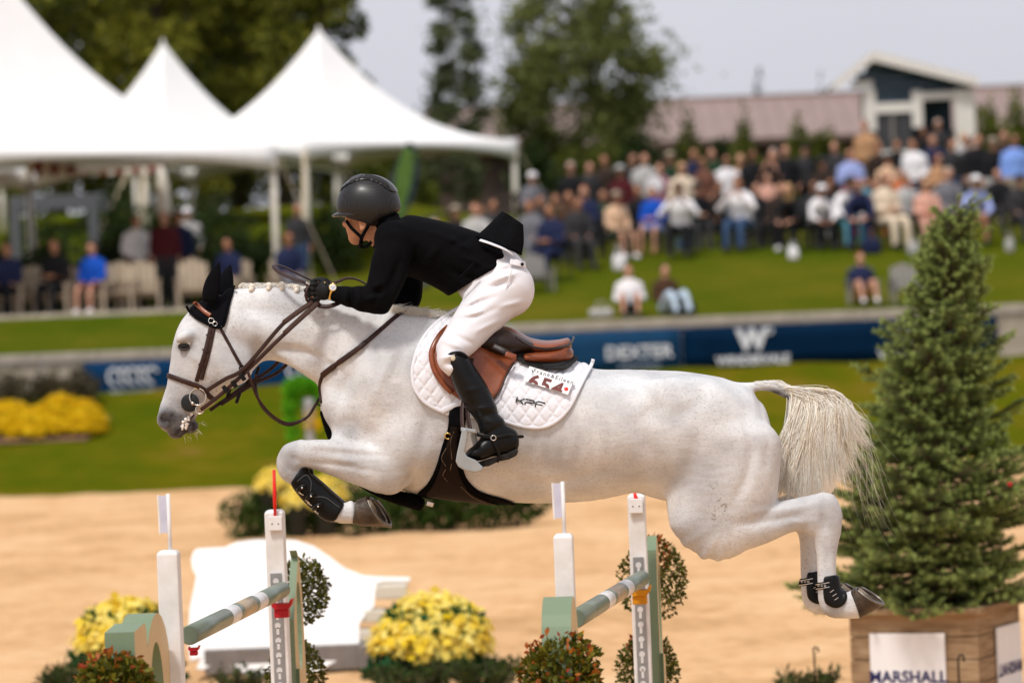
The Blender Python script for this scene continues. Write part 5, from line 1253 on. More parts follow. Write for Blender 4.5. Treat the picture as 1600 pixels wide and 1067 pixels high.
def tree(name, base, h, crown_r, label, leafm, barkm, seed, nl=7000, leaf=.22, loose=.4, trunk_r=.16, crown_from=.3, lobes_n=22, group=None, top_taper=.5, shell=.35):
    rr = random.Random(seed); r = empty(name, base, 0, label, 'tree', group)
    lean = (rr.uniform(-.03, .03)*h, rr.uniform(-.03, .03)*h)
    P = [(lean[0]*t*t, lean[1]*t*t, h*t*.95) for t in np.linspace(0, 1, 8)]
    mb = MB(); mb.tube(P, [trunk_r*(1-.9*t) for t in np.linspace(0, 1, 8)], 8); L_ = []
    for k in range(lobes_n):
        t = crown_from+(1-crown_from)*((k+.5)/lobes_n); prof = math.sin(math.pi*min(1, (t-crown_from)/(1-crown_from)*.82+.14))**.8; prof = prof*(1-top_taper*(t-crown_from)/(1-crown_from))+.08
        a = k*2.4+rr.uniform(-.5, .5); rad = crown_r*prof*rr.uniform(.35, .8); c = (lean[0]*t*t+math.cos(a)*rad, lean[1]*t*t+math.sin(a)*rad, h*t+rr.uniform(-.2, .2))
        s = crown_r*rr.uniform(.26, .44)*(1-.4*loose)*(.6+.5*prof); L_.append((c, (s, s, s*rr.uniform(.65, .95))))
        t0 = max(.12, t-.16); mb.tube([(lean[0]*t0*t0, lean[1]*t0*t0, h*t0), ((c[0]+lean[0]*t0*t0)*.55, (c[1]+lean[1]*t0*t0)*.55, (h*t0+c[2])/2), c], [trunk_r*.42*(1-t*.6), trunk_r*.25*(1-t*.6), trunk_r*.06], 6)
    mb.build('trunk', barkm, r, True)
    pts, u, k = lobe_points(L_, nl, seed, shell); tone = np.clip(np.random.RandomState(seed+1).beta(1.6, 2.4, nl)+(np.random.RandomState(seed+2).rand(len(L_))*.35-.17)[k], 0, 1)
    leaves('crown', pts, u, leaf, leafm, r, seed, .6, tone); return r
# dense wood behind the marquees, each tree its own crown
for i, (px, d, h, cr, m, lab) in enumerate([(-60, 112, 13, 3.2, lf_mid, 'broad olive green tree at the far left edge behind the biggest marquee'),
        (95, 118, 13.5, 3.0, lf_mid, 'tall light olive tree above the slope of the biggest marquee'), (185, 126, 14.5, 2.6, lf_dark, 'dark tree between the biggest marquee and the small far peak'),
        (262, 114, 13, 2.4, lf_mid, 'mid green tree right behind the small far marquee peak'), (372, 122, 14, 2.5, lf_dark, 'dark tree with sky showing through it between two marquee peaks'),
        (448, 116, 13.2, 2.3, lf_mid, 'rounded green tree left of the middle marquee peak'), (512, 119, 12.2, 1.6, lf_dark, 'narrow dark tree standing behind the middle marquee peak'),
        (20, 130, 15, 3.2, lf_dark, 'tallest dark tree deep behind the biggest marquee'), (320, 132, 14.5, 2.8, lf_deep, 'deep green tree at the back of the wood')]):
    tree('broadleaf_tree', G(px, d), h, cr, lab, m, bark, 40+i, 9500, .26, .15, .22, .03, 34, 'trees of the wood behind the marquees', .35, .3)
tree('birch_tree', G(720, 118), 7.6, 1.15, 'slim grey-green tree with open crown left of the rounder tree', lf_grey, bark_pale, 61, 5200, .20, .5, .05, .06, 46, None, .35, 0)
tree('maple_tree', G(908, 121), 7.3, 2.75, 'wide loose green tree rising in the middle above the barn roof', lf_mid2, bark_pale, 62, 15500, .21, .3, .08, .16, 60, None, .2, 0)
# shrubs in front of the barn
def shrub(name, base, rx, rz, label, m, seed, nl=1500, leaf=.14, group=None, cat='shrub', cone=False):
    r = empty(name, base, 0, label, cat, group); rr = random.Random(seed); L_ = []
    for k in range(9):
        t = (k+.5)/9; w_ = rx*((1-t)*.9+.12 if cone else math.sin(math.pi*(.2+.7*t)))*.62; a = k*2.4
        L_.append(((math.cos(a)*w_*.55, math.sin(a)*w_*.55, rz*(.08+.84*t)), (w_, w_, rz*.2)))
    MB().tube([(0, 0, 0), (0, 0, rz*.6)], [rx*.09, rx*.03], 6).build('stem', bark, r)
    pts, u, k = lobe_points(L_, nl, seed, .4); leaves('crown', pts, u, leaf, m, r, seed); return r
for i, (px, d, rx, rz, m, cone, lab) in enumerate([(838, 104, .75, 1.7, lf_deep, False, 'dark round shrub beside the right end of the white marquee'), (888, 106, .7, 1.5, lf_dark, False, 'low dark shrub below the wide loose tree'),
        (945, 106, .85, 1.7, lf_dark, False, 'olive shrub under the right half of the wide tree'), (1000, 104, .7, 1.9, lf_deep, False, 'tall dark shrub near the left end of the bare roof'),
        (1078, 104, .62, 2.35, lf_dark, True, 'pointed dark evergreen in front of the barn roof'), (1128, 106, .6, 1.45, lf_deep, False, 'low shrub between two pointed evergreens'), (1166, 103, .66, 2.15, lf_yel, True, 'yellow-green pointed evergreen left of the black-clad photographer'),
        (1252, 103, .7, 1.95, lf_yel, True, 'yellow-green evergreen right of the black-clad photographer'), (1292, 105, .55, 1.5, lf_dark, False, 'dark green shrub just left of the navy booth'), (1545, 104, .7, 1.9, lf_yel, False, 'yellow-green shrub behind the crowd at the far right'), (1592, 106, .7, 2.2, lf_yel, True, 'yellow-green evergreen at the right edge behind the blue polo shirt')]):
    shrub('evergreen_shrub' if cone else 'shrub', G(px, d), rx, rz, lab, m, 80+i, 1500, .15, 'shrubs between the crowd and the barn', 'shrub', cone)
for i, (px, d, h, r_, lab) in enumerate([(1193, 230, 7.7, .75, 'distant conifer tip poking above the barn roof'), (1290, 250, 7.9, .8, 'distant conifer tip just left of the booth gable')]):
    shrub('conifer_tree', G(px, d), r_, h, lab, lf_con, 99+i, 1800, .3, 'distant conifers', 'tree', True)
for i in range(7):
    shrub('far_tree', G(565+i*42, 205+5*i), 2.0, 5.6-.25*i, ['low far tree just right of the wood', 'second low far tree from the wood', 'third low far tree right of the wood', 'low far tree behind the slim grey-green tree', 'low far tree between the slim and the wide tree', 'low far tree behind the left half of the wide tree', 'low far tree behind the wide tree trunk'][i], lf_dark, 110+i, 1600, .4, 'far trees on the skyline', 'tree')
# shrubs and planting under the marquees
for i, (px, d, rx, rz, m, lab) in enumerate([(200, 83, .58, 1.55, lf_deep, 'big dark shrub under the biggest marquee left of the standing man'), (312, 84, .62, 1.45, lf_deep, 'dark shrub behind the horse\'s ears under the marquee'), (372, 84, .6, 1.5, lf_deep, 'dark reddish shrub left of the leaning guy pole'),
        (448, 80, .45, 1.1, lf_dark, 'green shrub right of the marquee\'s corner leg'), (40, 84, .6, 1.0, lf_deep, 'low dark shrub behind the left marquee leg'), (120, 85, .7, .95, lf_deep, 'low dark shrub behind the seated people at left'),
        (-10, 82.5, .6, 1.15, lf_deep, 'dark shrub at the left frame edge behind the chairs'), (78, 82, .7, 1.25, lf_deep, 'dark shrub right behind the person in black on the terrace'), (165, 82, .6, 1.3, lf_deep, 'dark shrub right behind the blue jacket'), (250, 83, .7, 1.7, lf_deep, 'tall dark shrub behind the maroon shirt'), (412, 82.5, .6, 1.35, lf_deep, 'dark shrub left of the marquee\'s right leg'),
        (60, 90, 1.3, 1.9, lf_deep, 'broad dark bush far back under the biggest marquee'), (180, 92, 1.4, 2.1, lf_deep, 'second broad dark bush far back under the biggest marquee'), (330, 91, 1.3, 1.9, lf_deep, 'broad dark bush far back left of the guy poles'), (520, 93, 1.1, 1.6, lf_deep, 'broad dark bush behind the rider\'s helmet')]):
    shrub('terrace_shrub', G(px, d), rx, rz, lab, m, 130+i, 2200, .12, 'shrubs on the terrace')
# ------------------------------------------------------------------ yellow flower bed by the wall, left
yel_fl = leafmat('yellow_blossom', (.72, .45, .003), (.86, .62, .01), .6, .4); yel_pale = leafmat('pale_yellow_blossom', (.90, .66, .015), (.95, .86, .30), .6, .4); mum_gr = leafmat('mum_leaf', (.008, .045, .014), (.035, .14, .045))
def flower_mound(name, base, rx, ry, rz, label, nf, fs, seed, mflower, mleaf, group=None, cat='flowers', green=.35, leafn=900, leafs=.05, petals=True):
    """heads are small domed clusters of petals over a leafy skirt"""
    r = empty(name, base, 0, label, cat, group); rs = np.random.RandomState(seed)
    th = rs.rand(leafn)*2*np.pi; hh = rs.rand(leafn)*rz*.8; rad = np.sqrt(np.clip(1-(hh/rz)**2*.6, 0, 1))*rs.uniform(.7, .98, leafn)
    leaves('leaf_skirt', np.stack([np.cos(th)*rx*rad, np.sin(th)*ry*rad, hh], 1), None, leafs, mleaf, r, seed+3)
    P = []; N_ = []
    while len(P) < nf:
        u = rs.normal(size=3); u /= np.linalg.norm(u); u[2] = abs(u[2])
        if u[2] < green+rs.uniform(-.08, .08): continue
        P.append(u*np.array((rx, ry, rz))*rs.uniform(.93, 1.05)); N_.append(u)
    P = np.array(P); N_ = np.array(N_); k = 9; pts = np.repeat(P, k, 0)+rs.normal(size=(nf*k, 3))*fs*.28; nn = np.repeat(N_, k, 0)
    t = np.clip(np.repeat(rs.beta(2, 2, nf), k)+rs.uniform(-.15, .15, nf*k), 0, 1)
    o = leaves('blossoms', pts, nn, fs, mflower, r, seed+7, .8, t, 0, True); tag(o, kind='stuff'); return r
for i, (px, d, rx, rz, lab) in enumerate([(12, 69.6, .52, .50, 'yellow flower clump cut by the left edge'), (58, 69.4, .50, .44, 'low yellow flower clump second from the left edge'), (96, 69.5, .46, .60, 'tallest yellow flower clump with rounded top'), (130, 69.5, .40, .50, 'yellow flower clump at the right end of the bed')]):
    flower_mound('flower_clump', G(px, d), rx, .45, rz, lab, 420, .07, 150+i, yel_fl, lf_mid, 'yellow clumps of the wall bed', 'flowers', .12, 700)
a = G(-80, 69.2); b = G(166, 69.2); mb = MB(); mb.add([(a.x, 68.85, gz(a.x, 68.85)+.03), (b.x-.3, 68.8, gz(b.x, 68.8)+.03), (b.x, 70.3, gz(b.x, 70.3)+.03), (a.x, 70.3, gz(a.x, 70.3)+.03)], [(0, 1, 2, 3)])
o = mb.build('flower_bed_soil', mat('bed_mulch', (.17, .095, .055), .95, .3, 8, .6, 40)); tag(o, kind='structure')
for i, (px, rx, rz, lab) in enumerate([(20, .55, .62, 'grey-brown leafy plant behind the left flower clumps'), (75, .5, .55, 'grey-brown leafy plant between flowers and wall'), (125, .45, .6, 'dull green plant at the left end of the navy banner')]):
    shrub('bedding_plant', G(px, 71.2), rx, rz, lab, leafmat('leaf_dull', (.045, .035, .018), (.13, .11, .055)), 170+i, 900, .09, 'dull plants behind the yellow bed', 'plant')
# ------------------------------------------------------------------ hedge with chrysanthemums in the arena
hg = empty('hedge', G(606, 49), 0, 'low dark green box hedge on the sand behind the horse\'s forelegs', 'hedge')
LH = []; rr = random.Random(7)
for k in range(34):
    t = k/33; LH.append((((t-.5)*3.35, rr.uniform(-.3, .3), .27+rr.uniform(-.03, .05)), (.24, .28, .25+.05*math.sin(k*1.7))))
pts, u, k = lobe_points(LH, 9000, 5, .6); leaves('foliage', pts, u, .075, leafmat('leaf_box', (.014, .034, .004), (.060, .105, .012)), hg, 5)
mb = MB()
for k in range(9): mb.tube([((k/8-.5)*3.0, 0, 0), ((k/8-.5)*3.0+.05, 0, .4)], [.02, .01], 5)
tag(mb.build('stems', bark, hg), kind='stuff')
for i, (px, py, rx, rz, lab) in enumerate([(424, 760, .17, .20, 'pale yellow chrysanthemum just left of the horse\'s raised knee'), (462, 786, .22, .24, 'yellow chrysanthemum behind the black tendon boot'), (508, 780, .24, .26, 'yellow chrysanthemum right of the black tendon boot')]):
    p = W(px, py, 48.6); flower_mound('chrysanthemum', (p.x, p.y, p.z-.02), rx, .2, rz, lab, 150, .06, 180+i, yel_pale, mum_gr, 'chrysanthemums on the box hedge', 'flowers', .05, 300)
    pt = MB().lathe([(.10, -.42), (.13, -.02), (.14, 0), (.12, 0)], 14).build('pot', mat('dark_pot', (.03, .035, .03), .7), bpy.data.objects[[o.name for o in bpy.data.objects if o.name.startswith('chrysanthemum')][-1]], True)
# ------------------------------------------------------------------ big chrysanthemum mounds by the jump
fern_m = leafmat('juniper_leaf', (.012, .026, .004), (.075, .105, .022))
def mum(px, d, py_top, wpx, label, seed):
    s = d/FPX; p = W(px, py_top, d); R_ = wpx/2*s; h = R_*.95; base = Vector((p.x, p.y, p.z-h))
    r = flower_mound('chrysanthemum_mound', base, R_, R_, h, label, 640, .078, seed, yel_pale, mum_gr, 'big chrysanthemum mounds beside the jump', 'flowers', .12, 2600, .07)
    MB().lathe([(R_*.55, -.45), (R_*.72, -.05), (R_*.75, 0), (R_*.6, .02)], 20).build('pot', mat('dark_pot', (.03, .035, .03), .7), r, True)
    L_ = [((R_*.95*math.cos(a), R_*.95*math.sin(a), -.20), (R_*.30, R_*.30, .18)) for a in np.linspace(0, 2*math.pi, 12)[:-1]]
    pts, u, k = lobe_points(L_, 700, seed+1, .6); leaves('leaf_skirt', pts, u, .09, mum_gr, r, seed+2); return r
mum(672, 29.5, 936, 172, 'big yellow chrysanthemum mound in the centre between the two jump rails', 200)
mum(193, 29.5, 944, 138, 'yellow chrysanthemum mound behind the left white jump post', 210)
def juniper(px, d, py, wpx, hpx, label, seed, n=2600, group='low feathery shrubs by the jump'):
    s = d/FPX; p = W(px, py, d); z0 = 0.0; top = p.z; r = empty('juniper', (p.x, p.y, z0), 0, label, 'shrub', group); rs = np.random.RandomState(seed); P = []; mb = MB()
    for k in range(46):
        a = rs.rand()*6.28; l = wpx/2*s*rs.uniform(.5, 1.05); hh = top*rs.uniform(.75, 1.04); b0 = np.array((0, 0, top-.45)); e = np.array((math.cos(a)*l, math.sin(a)*l, hh+.02*rs.normal()))
        q = [b0, b0+(e-b0)*np.array((.45, .45, .75)), e]; mb.tube(q, [.008, .005, .002], 4)
        for t in rs.rand(n//46): 
            c = np.array(q[0])*(1-t)**2+2*t*(1-t)*np.array(q[1])+t*t*np.array(q[2]); P.append(c+rs.normal(size=3)*.018*(1.4-t))
    mb.tube([(0, 0, 0), (0, 0, top-.4)], [.03, .02], 6); tag(mb.build('stems', bark, r), kind='stuff')
    leaves('foliage', np.array(P), np.tile(np.array((0, 0, .8)), (len(P), 1)), .062, fern_m, r, seed, .22); return r
juniper(640, 28.6, 1046, 165, 40, 'dark feathery juniper under the left half of the central yellow mound', 300)
juniper(755, 28.4, 1034, 165, 50, 'feathery juniper rising right of the central yellow mound', 301)
juniper(112, 27.5, 1046, 110, 40, 'feathery juniper in the bottom left corner', 302)
juniper(372, 27.5, 1050, 110, 40, 'dark juniper behind the near left jump post', 303, 1500)
juniper(1262, 26.5, 1054, 110, 30, 'feathery juniper just left of the wooden planter', 304, 1500)
# ------------------------------------------------------------------ barn with its long pinkish roof
def barn():
    d = 158; z0 = 6.0; a = G(690, d); b = G(1900, d); L_ = b.x-a.x; s = FPX/d
    ridge = W(1300, 148, d+5).z; eave = W(1300, 208, d).z
    r = empty('barn', (a.x, d, z0-.3), 0, 'long low barn with a dusty pink metal roof behind the crowd', 'barn'); R = r.location
    pink = mat('pink_metal_roof', (.27, .195, .175), .55, .06, .8); dark = mat('barn_wall', (.085, .055, .045), .8, .15, 1)
    mb = MB(); mb.box((0, 0, 0), (L_, 10, eave-R.z-.05)); mb.build('wall', dark, r)
    he, hr = eave-R.z, ridge-R.z; mb = MB()
    mb.prism([(0, 0)], 0, 0) if 0 else None
    v = [(-.6, -.7, he-.12), (L_+.6, -.7, he-.12), (L_+.6, 5, hr), (-.6, 5, hr), (-.6, 10.7, he-.12), (L_+.6, 10.7, he-.12)]
    v2 = [(x, y, z-.15) for x, y, z in v]
    mb.add(v+v2, [(0, 1, 2, 3), (3, 2, 5, 4), (6, 9, 8, 7), (9, 10, 11, 8), (0, 6, 7, 1), (4, 5, 11, 10), (0, 3, 9, 6), (3, 4, 10, 9), (1, 7, 8, 2), (2, 8, 11, 5)]); mb.build('roof', pink, r)
    me = None; x = 0.0                                         # standing seams
    while x < L_:
        o = obj('roof_seam', me or MB().tube([(0, -.68, he-.10), (0, 5, hr+.02)], .035, 4).mesh('roof_seam'), pink if me is None else None, r); me = o.data; o.location.x = x; x += .61
    MB().box((-.6, -.78, he-.32), (L_+.6, -.705, he-.10)).build('gutter', mat('gutter_brown', (.10, .06, .05), .5), r)
    MB().box((-.6, 4.85, hr-.02), (L_+.6, 5.15, hr+.10)).build('ridge_cap', pink, r)
    x = 2.0; me = None
    while x < L_-2:
        o = obj('door', me or MB().box((0, -.06, 0), (1.6, -.005, he-.45)).mesh('door'), mat('barn_door', (.05, .035, .03), .8) if me is None else None, r); me = o.data; o.location.x = x; x += 4.2
barn()
# ------------------------------------------------------------------ announcer's booth
def booth():
    d = 96; p = G(1425, d); s = d/FPX; r = empty('booth', (p.x, p.y, p.z), 0, 'small navy gabled judge booth with white trim standing above the crowd', 'booth')
    navyw = mat('booth_navy', (.022, .042, .062), .7, .08, 2); wt = mat('booth_trim', (.72, .68, .63), .55, .05, 3)
    def q(px, py): w_ = W(px, py, d); return (w_.x-p.x, w_.z-p.z)
    dep = 3.2
    # siding boards of the gable end, each its own piece
    ap, el, er = q(1362, 92), q(1310, 140), q(1518, 134); zb = q(1425, 205)[1]
    zs = np.arange(zb, ap[1], .17); lx, rx = q(1362, 130)[0], q(1508, 130)[0]
    for z in zs:
        z1 = min(z+.166, ap[1]-.03); zt = (z+z1)/2
        xl = lx if zt < el[1] else max(lx*0+el[0]+(ap[0]-el[0])*(zt-el[1])/(ap[1]-el[1])+.1, q(1330, 136)[0] if zt > q(1425, 136)[1] else lx)
        xr = rx if zt < er[1] else er[0]+(ap[0]-er[0])*(zt-er[1])/(ap[1]-er[1])-.15
        opens = []
        if z < q(1425, 152)[1]: opens.append((q(1432, 160)[0], q(1508, 160)[0]))
        if z < q(1425, 170)[1]: opens.append((q(1360, 170)[0], q(1432, 170)[0]))
        segs = [(xl, xr)]
        for a, b in opens: segs = [s2 for s1 in segs for s2 in ((s1[0], min(s1[1], a)), (max(s1[0], b), s1[1])) if s2[1]-s2[0] > .04]
        for a, b in segs: MB().box((a, .0, z), (b, .03, z1)).build('siding_board', navyw, r)
    MB().box((lx, dep-.1, -.6), (rx, dep, er[1])).build('rear_wall', navyw, r); MB().box((lx, .05, -.6), (lx+.08, dep-.1, el[1])).build('side_wall', navyw, r)
    MB().box((lx, .04, -.6), (rx, dep, .35)).build('floor_deck', mat('deck_boards', (.25, .2, .15), .8), r)
    MB().box((lx, .02, -.6), (rx, .06, q(1425, 262)[1])).build('skirt_wall', navyw, r)
    # roof planes
    for (e, name) in ((el, 'roof'), (er, 'roof')):
        ex = e[0]+(.12 if e is er else -.12); ez = e[1]+.02; n = np.array((ap[1]-ez, -(ap[0]-ex))); n = n/np.linalg.norm(n)*.10*(1 if e is el else -1); n = np.array((abs(n[0])*(-1 if e is el else 1), abs(n[1])))
        A = [(ap[0], ap[1]), (ex, ez), (ex+n[0]*0, ez+.10), (ap[0], ap[1]+.12)]
        MB().prism(A, -.30, dep+.2).build('roof', mat('booth_roof', (.40, .38, .36), .8, .1, 3), r)
        B = [(ap[0], ap[1]-.07), (ex, ez-.07), (ex, ez+.14), (ap[0], ap[1]+.16)]
        MB().prism(B, -.36, -.303).build('rake_board', wt, r)
    def board(x0, y0, x1, y1, name='trim_board', th=.06, off=-.05): a = q(x0, y1); b = q(x1, y0); return MB().box((a[0], off, a[1]), (b[0], off+th, b[1]), bev=.006).build(name, wt, r)
    board(1330, 126, 1363, 139); board(1350, 139, 1367, 206, off=-.052); board(1367, 160, 1426, 178); board(1426, 142, 1440, 200, off=-.053); board(1440, 143, 1494, 157)
    board(1494, 140, 1521, 232, 'corner_post', .2, -.10); board(1353, 234, 1440, 247, 'rail', .09, -.12); board(1353, 247, 1372, 276, 'rail_post', .09, -.12)
    gl = mat('booth_glass', (.035, .035, .037), .15, .2, 4, spec=.5); a = q(1367, 236); b = q(1426, 178)
    for k in range(2):
        x0 = a[0]+(b[0]-a[0])*k/2; x1 = a[0]+(b[0]-a[0])*(k+1)/2
        wn = MB().box((x0+.03, .035, a[1]), (x1-.03, .05, b[1])).build('window', gl, r); MB().box((x1-.045 if k == 0 else x0-.0, -.02, a[1]), ((x1+.045) if k == 0 else x0+.04, .034, b[1])).build('mullion', mat('grey_trim', (.30, .28, .26), .6), wn)
    # guest inside sits in the dark opening: dark interior comes from the closed shell
    MB().box((lx, .06, q(1425, 150)[1]), (rx, dep-.1, q(1425, 148)[1])).build('ceiling_panel', navyw, r)
booth()
# ------------------------------------------------------------------ marquees
tent_m = mat('marquee_canvas', (.80, .79, .78), .6, .02, 2, .05, 8); pole_m = mat('tent_pole', (.62, .58, .50), .45, .06, 4); strap_m = mat('beige_strap', (.52, .43, .30), .7, .1, 8)
def marquee(px, d, a, eave, peak, rot, label, valance=.34, leg_down=None, arch=True):
    c = G(px, d); g = leg_down if leg_down is not None else c.z
    r = empty('marquee', (c.x, c.y, g), math.radians(rot), label, 'marquee', 'white peaked marquees'); he, hp = eave-g, peak-g
    N = 22; v = []; f = []
    for i in range(N+1):
        t = i/N; sz = a*t; z = he+(hp-he)*((1-t)**2.2*.86+(1-t)*.14)
        for k in range(48):
            q = (k+.5)/48*4; side = int(q); u = (q-side)*2-1; x, y = [(u, -1), (1, u), (-u, 1), (-1, -u)][side]
            sag = .10*(1-u*u)*t*(a/2.4)*(1-t*.6); v.append((x*sz if t else 0, y*sz if t else 0, z-sag))
    for i in range(N):
        for k in range(48): f.append((i*48+k, (i+1)*48+k, (i+1)*48+(k+1) % 48, i*48+(k+1) % 48))
    o = obj('roof', mkmesh('roof', v, f), tent_m, r); md = o.modifiers.new('t', 'SOLIDIFY'); md.thickness = .012
    for side in range(4):
        v = []; f = []; n = 20
        for i in range(n+1):
            u = 2*i/n-1; x, y = [(u, -1), (1, u), (-u, 1), (-1, -u)][side]; e = 1.004
            zt = he-.10*(1-u*u)*(a/2.4)*.4+.01; dn = valance*(.75+.35*abs(u)**2.5) if arch else valance*(.9+.12*abs(math.sin(u*14)))
            lift = .18*(1-u*u) if arch else 0
            v += [(x*a*e, y*a*e, zt+.0), (x*a*e*1.004, y*a*e*1.004, zt-dn+lift)]
        for i in range(n): f.append((2*i, 2*i+1, 2*i+3, 2*i+2))
        o = obj('valance', mkmesh('valance', v, f), tent_m, r); md = o.modifiers.new('t', 'SOLIDIFY'); md.thickness = .01
    MB().lathe([(.08, -.2), (.04, .0), (.01, .06)], 12, Matrix.Translation((0, 0, hp))).build('peak_cap', tent_m, r, True)
    for sx in (-1, 1):
        for sy in (-1, 1):
            mb = MB(); zg = -.5; x, y = sx*(a-.05), sy*(a-.05); mb.tube([(x, y, zg), (x, y, he-.05)], .065, 10); lg = mb.build('leg', pole_m, r, True)
            MB().tube([(x, y, he-.5), (x, y, he-.28)], .085, 10).build('leg_collar', pole_m, lg, True)
            MB().ribbon([(x*1.02, y*1.02, he-.2), (x*1.02+sx*.9, y*1.02+sy*.9, -.3)], .07, .012, (sx, -1, 0)).build('guy_strap', strap_m, r)
    return r
marquee(-22, 80.0, 3.95, 5.68, 10.0, 42, 'biggest white marquee filling the top left corner', .42)
marquee(512, 96.8, 3.1, 6.30, W(515, 42, 96.2).z, 42, 'middle white marquee whose peak stands right of the wood', .42)
marquee(266, 106, 3.0, 6.4, W(265, 65, 106).z, 42, 'smallest white marquee peak showing between the two larger ones', .4)
# pergola, striped parasol and closed umbrella on the terrace
pg = empty('pergola', G(80, 88), 0, 'dark grey steel pergola seen under the biggest marquee', 'pergola'); gm = mat('pergola_grey', (.10, .105, .115), .5)
def seg(name, p0, p1, r_, parent, m): q0 = W(*p0)-parent.location; q1 = W(*p1)-parent.location; return MB().tube([q0, q1], r_, 8).build(name, m, parent, True)
q0 = W(20, 318, 88)-pg.location; q1 = W(148, 312, 88)-pg.location; MB().box((q0.x, -.08, q0.z-.16), (q1.x, .08, q1.z+.12), bev=.01).build('beam', gm, pg)
MB().box((q1.x-.14, -.09, -.3), (q1.x+.06, .09, q1.z+.121), bev=.01).build('post', gm, pg); MB().box((q0.x-.06, -.09, -.3), (q0.x+.14, .09, q0.z+.121), bev=.01).build('post', gm, pg)
q2 = W(148, 312, 91)-pg.location; MB().box((q1.x-.12, .1, q1.z-.14), (q1.x+.04, 3, q1.z+.10)).build('beam', gm, pg)
aw = empty('striped_awning', W(150, 262, 84.5), 0, 'red and white striped awning hanging in the shade of the biggest marquee', 'awning'); red_a = mat('awning_red', (.22, .03, .025), .7); wh_a = mat('awning_cream', (.62, .55, .48), .7)
for k in range(17):
    x0 = -1.36+k*.16
    MB().add([(x0, 0, .22), (x0+.158, 0, .22), (x0+.158, -.25, -.02), (x0+.12, -.26, -.16), (x0+.04, -.26, -.16), (x0, -.25, -.02), (x0, .02, .2), (x0+.158, .02, .2), (x0+.158, -.23, -.03), (x0+.12, -.24, -.15), (x0+.04, -.24, -.15), (x0, -.23, -.03)],
        [(0, 5, 4, 3, 2, 1), (6, 7, 8, 9, 10, 11), (0, 1, 7, 6), (0, 6, 11, 5), (1, 2, 8, 7), (5, 11, 10, 4), (4, 10, 9, 3), (3, 9, 8, 2)]).build('awning_strip', wh_a if k % 2 == 0 else red_a, aw)
MB().tube([(-1.4, .02, .2), (1.4, .02, .2)], .03, 8).build('awning_bar', gm, aw)
for x in (-1.35, 1.35): MB().tube([(x, .05, .2), (x, .05, -2.4)], .03, 8).build('awning_leg', gm, aw)
p = W(262, 332, 83); um = empty('closed_umbrella', G(262, 83), 0, 'closed white umbrella standing behind the group under the biggest marquee', 'umbrella'); zt = W(262, 262, 83).z-um.location.z; zb = p.z-um.location.z
MB().lathe([(.16, zb-.05), (.15, zb+.1), (.13, zb+.5), (.10, zt-.2), (.03, zt)], 14).build('canopy', mat('umbrella_cream', (.62, .58, .50), .7, .08, 6, .3, 20), um, True); MB().tube([(0, 0, 0), (0, 0, zb+.1)], .03, 8).build('pole', pole_m, um)
# feather flag
ff = empty('feather_flag', G(628, 86), 0, 'tall dark feather flag with green leaf pattern behind the rider\'s helmet', 'flag')
s = 86/FPX; fb = ff.location
out_ = [(648,228),(655,245),(656,268),(650,295),(640,322),(628,350),(618,372),(608,372),(606,345),(608,312),(612,280),(620,250),(632,228),(640,221)]
P = [(W(a, b, 86).x-fb.x, W(a, b, 86).z-fb.z) for a, b in out_]; cx_ = sum(a for a, _ in P)/len(P); cz_ = sum(b for _, b in P)/len(P)
MB().prism(P, -.008, .008).build('sail', mat('flag_navy', (.012, .022, .035), .7, .1, 4), ff)
fg_m = mat('flag_green', (.025, .075, .010), .7, .5, 30, col2=(.13, .23, .04)); fg2 = mat('flag_lime', (.11, .19, .035), .7)
MB().prism([(cx_+(a-cx_)*.62, cz_+(b-cz_)*.80+.10) for a, b in P], -.014, -.0085).build('printed_panel', fg_m, ff)
rr = random.Random(3)
for k in range(26):
    t = rr.random(); x = cx_-.10+.30*t+rr.uniform(-.12, .12); z = cz_-.55+1.25*t+rr.uniform(-.1, .12); a = rr.uniform(0, 3)
    MB().prism([(x+.07*math.cos(a), z+.07*math.sin(a)), (x+.03*math.cos(a+1.6), z+.03*math.sin(a+1.6)), (x-.07*math.cos(a), z-.07*math.sin(a)), (x-.03*math.cos(a+1.6), z-.03*math.sin(a+1.6))], -.018, -.0145).build('printed_leaf', fg2, ff)
MB().tube([(P[6][0]+.02, .01, -.1), (P[10][0]-.02, .01, P[10][1]), (P[13][0], .01, P[13][1])], .018, 6).build('pole', gm, ff)
# rail fence behind the crowd
fr = empty('rail_fence', G(1000, 91.5), 0, 'dark wooden rail fence behind the standing spectators', 'fence'); fm = mat('fence_dark', (.045, .032, .024), .8, .2, 5)
pts = [G(px, 91.5) for px in range(600, 1700, 105)]
for a, b in zip(pts[:-1], pts[1:]):
    A = a-fr.location; B = b-fr.location; MB().box((A.x-.05, -.05, A.z-.1), (A.x+.05, .05, A.z+1.12)).build('post', fm, fr)
    for h in (.35, .70, 1.03): MB().tube([A+Vector((0, -.06, h)), B+Vector((0, -.06, h))], .045, 6).build('rail', fm, fr)
